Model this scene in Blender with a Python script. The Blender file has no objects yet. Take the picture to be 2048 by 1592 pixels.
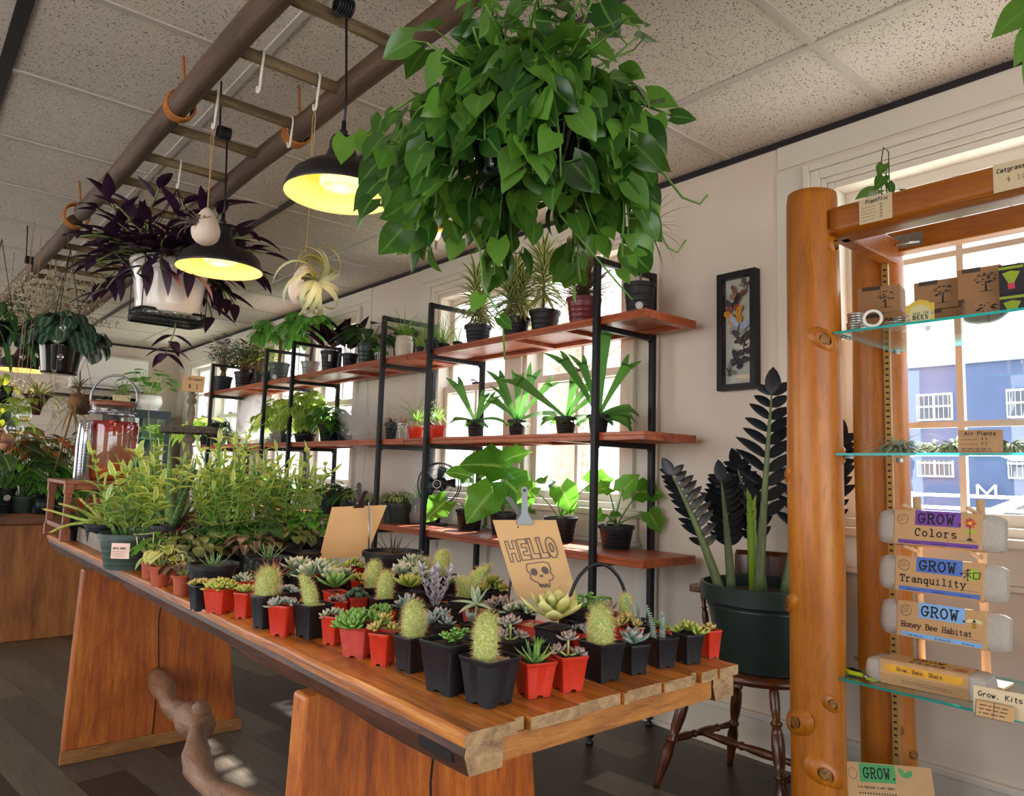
import bpy, bmesh, math, random
from math import sin, cos, pi, sqrt, radians, tan, exp
from mathutils import Vector as V, Matrix

S = bpy.context.scene
C = S.collection
# ------------------------------------------------------------------ camera
CAM_H = 1.14
FPX = 1464.67
_yaw, _pit, _rol = radians(40.406), radians(5.8546), radians(1.6421)
_f = V((sin(_yaw)*cos(_pit), cos(_yaw)*cos(_pit), sin(_pit)))
_r = V((cos(_yaw), -sin(_yaw), 0)); _u = _r.cross(_f)
_R = _r*cos(_rol)+_u*sin(_rol); _U = _u*cos(_rol)-_r*sin(_rol)
cam = bpy.data.cameras.new('camera'); camo = bpy.data.objects.new('camera', cam); C.objects.link(camo)
cam.sensor_fit = 'HORIZONTAL'; cam.sensor_width = 36; cam.lens = FPX/2048*36; cam.clip_start = .02; cam.clip_end = 200
camo.matrix_world = Matrix(((_R.x, _U.x, -_f.x, 0), (_R.y, _U.y, -_f.y, 0), (_R.z, _U.z, -_f.z, CAM_H), (0, 0, 0, 1)))
S.camera = camo
# ------------------------------------------------------------------ view, world, sun
S.view_settings.view_transform = 'Standard'
S.view_settings.look = 'None'
S.view_settings.gamma = 1
S.view_settings.use_curve_mapping = False
S.view_settings.exposure = 2.15
try:
    S.cycles.use_denoising = True
    S.cycles.max_bounces = 10; S.cycles.diffuse_bounces = 5; S.cycles.transparent_max_bounces = 24
    S.cycles.transmission_bounces = 8; S.cycles.volume_bounces = 8; S.cycles.sample_clamp_indirect = 6; S.cycles.caustics_reflective = False; S.cycles.caustics_refractive = False
    S.cycles.volume_step_rate = 1.0; S.cycles.volume_max_steps = 128
except Exception:
    pass
world = bpy.data.worlds.new('sky'); S.world = world; world.use_nodes = True
_nt = world.node_tree; _bg = _nt.nodes['Background']
_tc = _nt.nodes.new('ShaderNodeTexCoord'); _sp = _nt.nodes.new('ShaderNodeSeparateXYZ'); _cr = _nt.nodes.new('ShaderNodeValToRGB')
_nt.links.new(_tc.outputs['Generated'], _sp.inputs[0]); _nt.links.new(_sp.outputs['Z'], _cr.inputs[0]); _nt.links.new(_cr.outputs[0], _bg.inputs[0])
_cr.color_ramp.elements[0].position = 0.0; _cr.color_ramp.elements[0].color = (1, 1, 1, 1)
_cr.color_ramp.elements[1].position = .7; _cr.color_ramp.elements[1].color = (.62, .8, 1, 1)
_bg.inputs[1].default_value = 1.25
SUN_E = 5.5
def light(kind, name, loc, energy, color=(1, 1, 1), rot=None, **kw):
    d = bpy.data.lights.new(name, kind); d.energy = energy; d.color = color
    for k, v in kw.items(): setattr(d, k, v)
    o = bpy.data.objects.new(name, d); o.location = loc
    if rot is not None: o.rotation_euler = rot
    C.objects.link(o); return o
sun = light('SUN', 'sun', (20, 12, 20), SUN_E, (1, .95, .86), angle=radians(1.2))
sun.rotation_euler = V((-1.0, -.42, -1.05)).to_track_quat('-Z', 'Y').to_euler()
def daylight(name, loc, normal, w, h, energy):
    o = light('AREA', name, loc, energy, (1, 1, 1), shape='RECTANGLE', size=w, size_y=h)
    o.rotation_euler = V(normal).to_track_quat('-Z', 'Z').to_euler()
    if energy == 0:
        o.data.energy = 1
        try: o.data.cycles.is_portal = True
        except Exception: pass
    return o
# daylight openings: the three window groups of the window wall, and unseen openings added behind and left of the camera for fill light
WX = 2.85
for _y0, _y1 in ((.5, 1.39), (2.46, 4.17), (5.32, 7.03), (7.87, 9.6)):
    daylight('window_portal', (WX+.16, (_y0+_y1)/2, 1.68), (-1, 0, 0), _y1-_y0, 1.4, 0)
daylight('added_back_portal', (.3, -2.62, 1.3), (0, 1, 0), 4.4, 2.2, 0)
daylight('added_side_portal', (-2.32, 1.6, 1.45), (1, 0, 0), 3.4, 1.5, 0)
daylight('added_far_side_portal', (-2.32, 7.5, 1.4), (1, 0, 0), 4.6, 2.2, 0)  # far opening added to brighten the far wall

# ------------------------------------------------------------------ helpers
rnd = random.Random(7)
U = rnd.uniform
def _ray(px, py):
    a, b = (px-1024)/FPX, (796-py)/FPX
    return _R*a+_U*b+_f
def atz(px, py, z):
    d = _ray(px, py); t = (z-CAM_H)/d.z; return V((0, 0, CAM_H))+d*t
def atx(px, py, x):
    d = _ray(px, py); return V((0, 0, CAM_H))+d*(x/d.x)
def aty(px, py, y):
    d = _ray(px, py); return V((0, 0, CAM_H))+d*(y/d.y)
def dep(p): return (V(p)-V((0, 0, CAM_H))).dot(_f)
def atd(px, py, dd): return V((0, 0, CAM_H))+_ray(px, py)*dd
def mpp(p): return dep(p)/FPX            # metres per reference pixel at p

def lin(h):
    if not isinstance(h, str): return tuple(h[:3])
    h = h.lstrip('#'); o = []
    for i in (0, 2, 4):
        c = int(h[i:i+2], 16)/255
        o.append(c/12.92 if c <= .04045 else ((c+.055)/1.055)**2.4)
    return tuple(o)

class MB:
    def __init__(s): s.v = []; s.f = []; s.uv = []; s.t = []; s.m = []
    def add(s, p, uv=(0, 0), t=.5):
        s.v.append((p[0], p[1], p[2])); s.uv.append(uv); s.t.append(t); return len(s.v)-1
    def face(s, idx, m=0): s.f.append(idx); s.m.append(m)
    def box(s, lo, hi, m=0, M=None, t=.5):
        b = len(s.v)
        for z in (lo[2], hi[2]):
            for x, y in ((lo[0], lo[1]), (hi[0], lo[1]), (hi[0], hi[1]), (lo[0], hi[1])):
                p = V((x, y, z)); s.add(M @ p if M else p, t=t)
        for q in ((3, 2, 1, 0), (4, 5, 6, 7), (0, 1, 5, 4), (1, 2, 6, 5), (2, 3, 7, 6), (3, 0, 4, 7)): s.face([b+i for i in q], m)
    def rings(s, rs, closed=True, cap0=False, cap1=False, m=0, t=.5, loop=False):
        n = len(rs[0]); ids = []
        for k, r in enumerate(rs):
            ids.append([s.add(p, (i/n, k/max(1, len(rs)-1)), t) for i, p in enumerate(r)])
        R = list(range(len(rs)-1))
        for k in R+([len(rs)-1] if loop else []):
            a, b = ids[k], ids[(k+1) % len(rs)]
            for i in range(n if closed else n-1):
                j = (i+1) % n; s.face([a[i], a[j], b[j], b[i]], m)
        if cap0: s.face(ids[0][::-1], m)
        if cap1: s.face(ids[-1], m)
    def tube(s, pts, r, n=6, m=0, t=.5, cap=True, closed=False):
        pts = [V(p) for p in pts]; rs = []
        up = None
        for i, p in enumerate(pts):
            if closed: d = pts[(i+1) % len(pts)]-pts[i-1]
            else: d = pts[min(i+1, len(pts)-1)]-pts[max(i-1, 0)]
            if d.length < 1e-9: d = V((0, 0, 1))
            d.normalize()
            if up is None: up = d.orthogonal().normalized()
            up = (up-d*up.dot(d)); up = up.normalized() if up.length > 1e-6 else d.orthogonal().normalized()
            sd = d.cross(up); rr = r(i/(max(1, len(pts)-1))) if callable(r) else (r[i] if isinstance(r, (list, tuple)) else r)
            rs.append([p+(up*cos(2*pi*k/n)+sd*sin(2*pi*k/n))*rr for k in range(n)])
        s.rings(rs, True, cap and not closed, cap and not closed, m, t, loop=closed)
    def lathe(s, prof, n=24, o=(0, 0, 0), m=0, t=.5, cap0=False, cap1=False, sx=1, sy=1, M=None):
        o = V(o); rs = []
        for r, z in prof:
            rr = []
            for k in range(n):
                p = V((r*cos(2*pi*k/n)*sx, r*sin(2*pi*k/n)*sy, z))
                rr.append((M @ p if M else p)+o)
            rs.append(rr)
        s.rings(rs, True, cap0, cap1, m, t)
    def poly(s, pts, m=0, t=.5, h=None):
        """flat polygon, or a prism when h (a vector) is given"""
        a = [s.add(p, t=t) for p in pts]
        if h is None: s.face(a, m); return
        b = [s.add(V(p)+V(h), t=t) for p in pts]; n = len(a)
        s.face(a[::-1], m); s.face(b, m)
        for i in range(n): s.face([a[i], a[(i+1) % n], b[(i+1) % n], b[i]], m)
    def build(s, name, mats, parent=None, smooth=True, loc=None, bevel=0, auto=None, sub=0):
        me = bpy.data.meshes.new(name); me.from_pydata(s.v, [], s.f)
        if not isinstance(mats, (list, tuple)): mats = [mats]
        for m in mats: me.materials.append(m)
        me.polygons.foreach_set('material_index', s.m)
        ul = me.uv_layers.new(name='UVMap'); li = [0]*len(me.loops); me.loops.foreach_get('vertex_index', li)
        flat = [c for i in li for c in s.uv[i]]; ul.data.foreach_set('uv', flat)
        at = me.attributes.new('tint', 'FLOAT', 'POINT'); at.data.foreach_set('value', s.t)
        if smooth: me.polygons.foreach_set('use_smooth', [True]*len(me.polygons))
        me.update()
        if smooth == 'auto' or auto:
            me.set_sharp_from_angle(angle=radians(auto or 35))
        o = bpy.data.objects.new(name, me); C.objects.link(o)
        if parent: o.parent = parent
        if loc is not None: o.location = loc
        if bevel:
            b = o.modifiers.new('b', 'BEVEL'); b.width = bevel; b.segments = 2; b.limit_method = 'ANGLE'; b.angle_limit = radians(40)
        if sub:
            b = o.modifiers.new('s', 'SUBSURF'); b.levels = sub; b.render_levels = sub
        return o
def thing(name, label, cat, loc=(0, 0, 0), rz=0, group=None):
    o = bpy.data.objects.new(name, None); C.objects.link(o); o.location = loc; o.rotation_euler = (0, 0, rz)
    o.empty_display_size = .05
    o['label'] = label; o['category'] = cat
    if group: o['group'] = group
    return o
def tag(o, label, cat, group=None, kind=None):
    o['label'] = label; o['category'] = cat
    if group: o['group'] = group
    if kind: o['kind'] = kind
    return o
def struct(o): o['kind'] = 'structure'; return o
def dup(root, loc, rz=0, sc=1, label=None, group=None):
    kids = {}
    for o in bpy.data.objects:
        if o.parent: kids.setdefault(o.parent.name, []).append(o)
    r = root.copy(); C.objects.link(r); r.location = loc; r.rotation_euler = (0, 0, rz); r.scale = (sc, sc, sc)
    if label: r['label'] = label
    if group: r['group'] = group
    for ch in kids.get(root.name, []):
        c = ch.copy(); C.objects.link(c); c.parent = r
        for g in kids.get(ch.name, []):
            d = g.copy(); C.objects.link(d); d.parent = c
    return r
def lab(o, text): o['label'] = text; return o
def simple(name, fn, mats, label, cat, group=None, smooth='auto', **k):
    mb = MB(); fn(mb); return tag(mb.build(name, mats, smooth=smooth, **k), label, cat, group)

# ------------------------------------------------------------------ materials
def nm(name):
    m = bpy.data.materials.new(name); m.use_nodes = True; return m, m.node_tree, m.node_tree.nodes['Principled BSDF']
def nd(nt, typ, ins=None, **attrs):
    n = nt.nodes.new('ShaderNode'+typ)
    for k, v in attrs.items(): setattr(n, k, v)
    for k, v in (ins or {}).items():
        if isinstance(v, bpy.types.NodeSocket): nt.links.new(v, n.inputs[k])
        else: n.inputs[k].default_value = v
    return n
def rgba(c): c = lin(c); return (c[0], c[1], c[2], 1)
def math_(nt, op, a, b=0, clamp=False):
    n = nt.nodes.new('ShaderNodeMath'); n.operation = op; n.use_clamp = clamp
    for i, v in enumerate((a, b)):
        if isinstance(v, bpy.types.NodeSocket): nt.links.new(v, n.inputs[i])
        else: n.inputs[i].default_value = v
    return n.outputs[0]
def ramp(nt, fac, stops, interp='LINEAR'):
    n = nt.nodes.new('ShaderNodeValToRGB'); nt.links.new(fac, n.inputs[0]); e = n.color_ramp.elements; n.color_ramp.interpolation = interp
    while len(e) < len(stops): e.new(.5)
    for i, (p, c) in enumerate(stops): e[i].position = p; e[i].color = rgba(c) if not isinstance(c, (int, float)) else (c, c, c, 1)
    return n.outputs[0]
def mix(nt, f, a, b, typ='MIX'):
    n = nt.nodes.new('ShaderNodeMix'); n.data_type = 'RGBA'; n.blend_type = typ
    for i, v in ((0, f), (6, a), (7, b)):
        if isinstance(v, bpy.types.NodeSocket): nt.links.new(v, n.inputs[i])
        else: n.inputs[i].default_value = v if i == 0 else rgba(v)
    return n.outputs[2]
def coords(nt, scale=(1, 1, 1), kind='Object', rot=(0, 0, 0)):
    t = nt.nodes.new('ShaderNodeTexCoord'); mp = nt.nodes.new('ShaderNodeMapping'); nt.links.new(t.outputs[kind], mp.inputs[0])
    mp.inputs['Scale'].default_value = scale; mp.inputs['Rotation'].default_value = rot; return mp.outputs[0]
def noise(nt, vec, scale, detail=4, rough=.6, dist=0):
    n = nd(nt, 'TexNoise', {'Vector': vec, 'Scale': scale, 'Detail': detail, 'Roughness': rough, 'Distortion': dist}); return n.outputs[0]
def bump(nt, bsdf, h, strength=.3, dist=.01):
    b = nd(nt, 'Bump', {'Height': h, 'Strength': strength, 'Distance': dist}); nt.links.new(b.outputs[0], bsdf.inputs['Normal'])
_mc = {}
def pbr(name, col, rough=.5, metal=0, var=.15, vs=20, bs=0, spec=.5, coat=0, trans=0):
    if name in _mc: return _mc[name]
    m, nt, b = nm(name); c = lin(col)
    vec = coords(nt); f = noise(nt, vec, vs)
    k = ramp(nt, f, [(.25, tuple(x*(1-var) for x in c)), (.75, tuple(min(1, x*(1+var)) for x in c))])
    nt.links.new(k, b.inputs['Base Color']); b.inputs['Roughness'].default_value = rough; b.inputs['Metallic'].default_value = metal
    b.inputs['Specular IOR Level'].default_value = spec; b.inputs['Coat Weight'].default_value = coat
    if bs: bump(nt, b, f, bs, .004)
    if trans: translu(nt, b, k, trans)
    _mc[name] = m; return m
def translu(nt, b, col, w):
    t = nd(nt, 'BsdfTranslucent', {'Color': col}); ms = nd(nt, 'MixShader', {0: w, 1: b.outputs[0], 2: t.outputs[0]})
    nt.links.new(ms.outputs[0], nt.nodes['Material Output'].inputs[0])
def leafm(name, c1, c2=None, edge=None, ew=.6, rib=None, rough=.38, tr=.45, back=None, vein=None, stripe=None, speck=None):
    """leaf: tint picks between c1 and c2, uv.x runs -1..1 across the blade, uv.y along it"""
    m, nt, b = nm(name)
    t = nd(nt, 'Attribute', attribute_name='tint').outputs['Fac']
    uv = nd(nt, 'UVMap', uv_map='UVMap').outputs[0]; sx = nd(nt, 'SeparateXYZ', {0: uv})
    au = math_(nt, 'ABSOLUTE', sx.outputs[0])
    vec = coords(nt); nz = noise(nt, vec, 60, 3)
    col = ramp(nt, t, [(0, c1), (1, c2 or c1)])
    col = mix(nt, math_(nt, 'MULTIPLY', nz, .35), col, tuple(x*.6 for x in lin(c1)))
    if speck: col = mix(nt, ramp(nt, noise(nt, vec, 120, 2), [(.52, 0), (.58, 1)]), col, speck)
    if stripe:
        col = mix(nt, ramp(nt, math_(nt, 'ABSOLUTE', math_(nt, 'SUBTRACT', au, .45)), [(.1, 1), (.2, 0)]), col, stripe)
    if edge:
        w = math_(nt, 'ADD', au, math_(nt, 'MULTIPLY', math_(nt, 'SUBTRACT', nz, .5), .9))
        col = mix(nt, ramp(nt, w, [(ew-.06, 0), (ew+.06, 1)]), col, edge)
    if vein:
        vv = math_(nt, 'ABSOLUTE', math_(nt, 'SINE', math_(nt, 'MULTIPLY', math_(nt, 'SUBTRACT', sx.outputs[1], math_(nt, 'MULTIPLY', au, .25)), 30)))
        col = mix(nt, ramp(nt, vv, [(0, .8), (.2, 0)]), col, vein)
    if rib: col = mix(nt, ramp(nt, au, [(.03, 1), (.12, 0)]), col, rib)
    if back:
        g = nd(nt, 'NewGeometry'); col = mix(nt, g.outputs['Backfacing'], col, back)
    nt.links.new(col, b.inputs['Base Color']); b.inputs['Roughness'].default_value = rough
    b.inputs['Specular IOR Level'].default_value = .4
    if tr: translu(nt, b, mix(nt, .5, col, tuple(min(1, x*1.9+.02) for x in lin(c2 or c1))), tr)
    return m
def woodm(name, c1, c2, c3=None, sc=(1, 1, 1), rough=.5, grain=14, bs=.25, knots=0, coat=0, planks=None):
    m, nt, b = nm(name); vec = coords(nt, sc)
    n1 = noise(nt, vec, grain, 8, .65, .8); n2 = noise(nt, vec, grain*.22, 3, .5, 1.5); n3 = noise(nt, vec, grain*6, 3)
    f = math_(nt, 'ADD', math_(nt, 'MULTIPLY', n1, .55), math_(nt, 'MULTIPLY', n2, .45))
    col = ramp(nt, f, [(.32, c1), (.52, c2), (.7, c3 or c2)])
    col = mix(nt, math_(nt, 'MULTIPLY', ramp(nt, n3, [(.55, 0), (.75, 1)]), .5), col, tuple(x*.4 for x in lin(c1)))
    if knots:
        vo = nd(nt, 'TexVoronoi', {'Vector': coords(nt, tuple(knots*(1 if x < 1e9 else x) for x in (1, 1, .7))), 'Scale': 1.0, 'Randomness': 1.0})
        col = mix(nt, ramp(nt, vo.outputs[0], [(.06, 1), (.1, .55), (.16, 0)]), col, tuple(x*.3 for x in lin(c1)))
    if planks:
        col = mix(nt, .5, col, planks, 'MULTIPLY')
    nt.links.new(col, b.inputs['Base Color']); b.inputs['Roughness'].default_value = rough; b.inputs['Coat Weight'].default_value = coat
    b.inputs['Coat Roughness'].default_value = .2
    bump(nt, b, math_(nt, 'ADD', n1, math_(nt, 'MULTIPLY', n3, .4)), bs, .006); return m
def glassm(name, tint=(1, 1, 1), gloss=.06, rough=0.0, dens=0):
    """thin clear pane: transparent with a fresnel reflection"""
    m, nt, b = nm(name); nt.nodes.remove(b)
    lw = nd(nt, 'LayerWeight', {'Blend': .5}); fr = math_(nt, 'ADD', math_(nt, 'MULTIPLY', math_(nt, 'POWER', lw.outputs['Facing'], 5), .9), .035); tr = nd(nt, 'BsdfTransparent', {'Color': rgba(tint)}); gl = nd(nt, 'BsdfGlossy', {'Color': (1, 1, 1, 1), 'Roughness': rough})
    fac = math_(nt, 'ADD', fr, gloss, True)
    ms = nd(nt, 'MixShader', {0: fac, 1: tr.outputs[0], 2: gl.outputs[0]}); nt.links.new(ms.outputs[0], nt.nodes['Material Output'].inputs[0]); return m
def emitm(name, col, st):
    m, nt, b = nm(name); b.inputs['Base Color'].default_value = rgba(col); b.inputs['Emission Color'].default_value = rgba(col); b.inputs['Emission Strength'].default_value = st; return m

BLACKP = pbr('black_plastic', '#121317', .42, var=.25, vs=60, spec=.4)
BLACKR = pbr('black_nursery_plastic', '#15161b', .5, var=.3, vs=40, bs=.05, spec=.4)
REDP = pbr('red_plastic', '#c8321c', .42, var=.16, vs=50, trans=.12)
REDP2 = pbr('faded_red_plastic', '#b23a30', .5, var=.25, vs=60)
TERRA = pbr('terracotta_plastic', '#a8482a', .5, var=.12)
GREENP = pbr('green_nursery_plastic', '#3a4a42', .5, var=.15)
DKGREENP = pbr('dark_green_plastic', '#22302c', .38, var=.15)
WHITEP = pbr('white_glaze', '#e6e0d8', .3, var=.04)
METALB = pbr('black_steel', '#16171a', .45, .4, var=.2)
STEEL = pbr('brushed_steel', '#8d8d90', .35, .9, var=.1)
GREYM = pbr('grey_painted_metal', '#7d7f84', .45, .3, var=.06)
SOIL = pbr('soil', '#3a2a1e', .95, var=.6, vs=120, bs=.8)
PEB = pbr('pebbles', '#b89a80', .85, var=.5, vs=90, bs=1)
KRAFT = pbr('kraft_card', '#c49a6c', .8, var=.06, vs=30)
KRAFTD = pbr('kraft_box', '#a97f58', .8, var=.08, vs=30)
PULP = pbr('grey_paper_pulp', '#b5aca2', .95, var=.1, vs=120, bs=.3)
CREAM = pbr('cream_card', '#d8c4a0', .8, var=.04)
INK = pbr('black_ink', '#1c1a1c', .7, var=.05)
WHITE = pbr('white_plastic', '#eeeae4', .4, var=.03)
STEMG = pbr('green_stem', '#5f8a35', .5, var=.2, trans=.1)
STEMB = pbr('brown_stem', '#6b4f38', .7, var=.3, vs=80, bs=.2)
STEMP = pbr('pale_stem', '#a8b46a', .5, var=.2)
TWINE = pbr('jute_twine', '#a98a62', .9, var=.3, vs=200)
ROPE = pbr('orange_rope', '#a9672e', .9, var=.4, vs=150, bs=.6)
STICKER = pbr('sticker_white', '#e8e8e4', .5, var=.03)
CLEAR = glassm('clear_glass', (.93, .97, .96), .04)
PANE = glassm('window_pane', (.98, .99, 1), .0)
# ================================================================== the room
CEIL = 2.613; YF = 10.1; YB = -2.7; XL = -2.4
def wallmat(name, col, rough=.75):
    m, nt, b = nm(name); vec = coords(nt); n1 = noise(nt, vec, 3, 3); n2 = noise(nt, vec, 45, 5)
    c = lin(col); col2 = ramp(nt, n1, [(.3, tuple(x*.95 for x in c)), (.7, c)])
    nt.links.new(col2, b.inputs['Base Color']); b.inputs['Roughness'].default_value = rough; bump(nt, b, n2, .12, .004); return m
WALLM = wallmat('wall_paint', '#dacdbf'); TRIMM = wallmat('trim_paint', '#d8d2c6', .5)
TRIMD = pbr('trim_black', '#17141a', .5)
# floor: dark grey-brown vinyl planks
m, nt, b = nm('vinyl_planks'); vec = coords(nt, (1, 1, 1), rot=(0, 0, radians(83)))
br = nd(nt, 'TexBrick', {'Vector': vec, 'Color1': (0, 0, 0, 1), 'Color2': (1, 1, 1, 1), 'Mortar': (.02, .02, .02, 1), 'Scale': 1.0, 'Mortar Size': .0012, 'Brick Width': 1.25, 'Row Height': .165, 'Bias': 0.0}, offset=.37)
gr = noise(nt, coords(nt, (16, 1.2, 1), rot=(0, 0, radians(-7))), 4, 6, .65, .6)
f = math_(nt, 'ADD', math_(nt, 'MULTIPLY', br.outputs[0], .5), math_(nt, 'MULTIPLY', gr, .5))
col = ramp(nt, f, [(.2, '#231d1b'), (.45, '#3a322d'), (.62, '#4f463d'), (.85, '#6c6253')])
col = mix(nt, br.outputs['Fac'], col, '#141110')
nt.links.new(col, b.inputs['Base Color']); b.inputs['Roughness'].default_value = .42; bump(nt, b, gr, .12, .003)
FLOORM = m
# ceiling tiles: off-white mineral fibre with dark flecks
m, nt, b = nm('ceiling_tile'); vec = coords(nt, (1, 1, 1))
n1 = noise(nt, coords(nt, (1, 2.1, 1), rot=(0, 0, .5)), 115, 1.5, .5); n2 = noise(nt, vec, 1.3, 3); n3 = noise(nt, coords(nt, (2.0, 1, 1), rot=(0, 0, -.4)), 95, 1.5, .5)
sp = math_(nt, 'MAXIMUM', ramp(nt, n1, [(.635, 0), (.675, 1)]), ramp(nt, n3, [(.66, 0), (.7, 1)]))
col = mix(nt, sp, ramp(nt, n2, [(.35, '#cfc5b9'), (.65, '#d8cec2')]), '#3c332f')
nt.links.new(col, b.inputs['Base Color']); b.inputs['Roughness'].default_value = .95; bump(nt, b, sp, -.5, .004)
CEILM = m
mb = MB(); mb.box((XL-.1, YB-.1, -.12), (WX+.2, YF+.1, 0)); struct(mb.build('floor', FLOORM, smooth=False))
mb = MB(); mb.box((XL-.1, YB-.1, CEIL), (WX+.2, YF+.1, CEIL+.12)); struct(mb.build('ceiling', CEILM, smooth=False))
TBAR = pbr('ceiling_grid', '#bdb5ab', .5, var=.03); TBARD = pbr('ceiling_runner_dark', '#3d3538', .5)
n = 1
for x, w, mt in ((.22, .045, TRIMD), (.915, .026, TBAR), (1.605, .036, TBARD), (2.268, .026, TBAR), (-.46, .026, TBAR), (-1.15, .026, TBAR), (-1.84, .026, TBAR)):
    mb = MB(); mb.box((x-w/2, YB, CEIL-.008), (x+w/2, YF, CEIL)); struct(mb.build('trim_%d' % n, mt, smooth=False)); n += 1
y = 1.14-.71*5
while y < YF:
    mb = MB(); mb.box((XL, y-.013, CEIL-.007), (WX, y+.013, CEIL)); struct(mb.build('trim_%d' % n, TBAR, smooth=False)); n += 1; y += .71
# the window wall, with its seven openings
WZ0, WZ1 = .985, 2.36
OPEN = [(.50, 1.386), (2.466, 3.25), (3.40, 4.166), (5.325, 6.10), (6.25, 7.03), (7.875, 8.66), (8.81, 9.60)]
mb = MB(); X0, X1 = WX, WX+.15
mb.box((X0, YB, 0), (X1, YF, WZ0)); mb.box((X0, YB, WZ1), (X1, YF, CEIL))
ys = [YB]+[q for o in OPEN for q in o]+[YF]
for i in range(0, len(ys), 2): mb.box((X0, ys[i], WZ0), (X1, ys[i+1], WZ1))
struct(mb.build('wall_right', WALLM, smooth=False))
mb = MB(); mb.box((XL-.1, YF, 0), (WX+.15, YF+.1, CEIL)); struct(mb.build('wall_far', WALLM, smooth=False))
mb = MB(); mb.box((XL-.1, YB-.1, 0), (-1.95, YB, CEIL)); mb.box((2.55, YB-.1, 0), (WX+.15, YB, CEIL)); mb.box((-1.95, YB-.1, 2.42), (2.55, YB, CEIL)); mb.box((-1.95, YB-.1, 0), (2.55, YB, .2))  # unseen back wall, its wide opening added for fill daylight
struct(mb.build('wall_back', WALLM, smooth=False))
mb = MB(); mb.box((XL-.1, YB, 0), (XL, 5.2, .5)); mb.box((XL-.1, 5.2, 0), (XL, YF, .3)); mb.box((XL-.1, YB, 2.45), (XL, YF, CEIL)); mb.box((XL-.1, YB, .5), (XL, -.1, 2.45)); mb.box((XL-.1, 3.3, .5), (XL, 5.2, 2.45)); mb.box((XL-.1, 9.8, .3), (XL, YF, 2.45))  # unseen left wall, both openings added to brighten the room
struct(mb.build('wall_left', WALLM, smooth=False))
# trims along the wall
def trimbox(lo, hi, mt=TRIMM, bev=.004):
    global n
    mb = MB(); mb.box(lo, hi); struct(mb.build('trim_%d' % n, mt, smooth=False, bevel=bev)); n += 1
trimbox((WX-.012, YB, CEIL-.032), (WX, YF, CEIL-.006), TRIMD, 0); trimbox((XL, YF-.012, CEIL-.032), (WX-.012, YF, CEIL-.006), TRIMD, 0)
mb = MB(); mb.box((WX-.018, YB, 0), (WX, YF, .16)); mb.box((WX-.028, YB, .16), (WX, YF, .185)); mb.box((WX-.032, YB, 0), (WX, YF, .022))
struct(mb.build('baseboard_right', TRIMM, smooth=False, bevel=.004))
mb = MB(); mb.box((XL, YF-.018, 0), (WX-.03, YF, .185)); struct(mb.build('baseboard_far', TRIMM, smooth=False, bevel=.004))
trimbox((XL, YF-.03, 1.72), (WX, YF, 1.80)); trimbox((XL, YF-.02, 1.55), (WX, YF, 1.58))
# windows: casing with stepped moulding, jamb, two sashes of four panes, sill and apron
LATCH = pbr('dark_latch', '#4a3f36', .4, .5)
def sash(mb, x, y0, y1, z0, z1, s=.042, mu=.022):
    t = .017
    mb.box((x-t, y0, z0), (x+t, y0+s, z1)); mb.box((x-t, y1-s, z0), (x+t, y1, z1)); mb.box((x-t, y0+s, z0), (x+t, y1-s, z0+s)); mb.box((x-t, y0+s, z1-s), (x+t, y1-s, z1))
    yc, zc = (y0+y1)/2, (z0+z1)/2
    mb.box((x-t*.8, yc-mu/2, z0+s), (x+t*.8, yc+mu/2, z1-s)); mb.box((x-t*.7, y0+s, zc-mu/2), (x+t*.7, y1-s, zc+mu/2))
def casing(mb, y0, y1, left=True, right=True):
    # three stepped bands round the opening; y grows away from the camera
    for a, b, d in ((0, .022, .014), (.022, .062, .024), (.062, .09, .036)):
        if left: mb.box((WX-d, y1+a, WZ0), (WX, y1+b, WZ1+b))
        if right: mb.box((WX-d, y0-b, WZ0), (WX, y0-a, WZ1+b))
        mb.box((WX-d, y0-(a if right else 0), WZ1+a), (WX, y1+(a if left else 0), WZ1+b))
wn = 0
GROUPS = [[0], [1, 2], [3, 4], [5, 6]]
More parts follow.
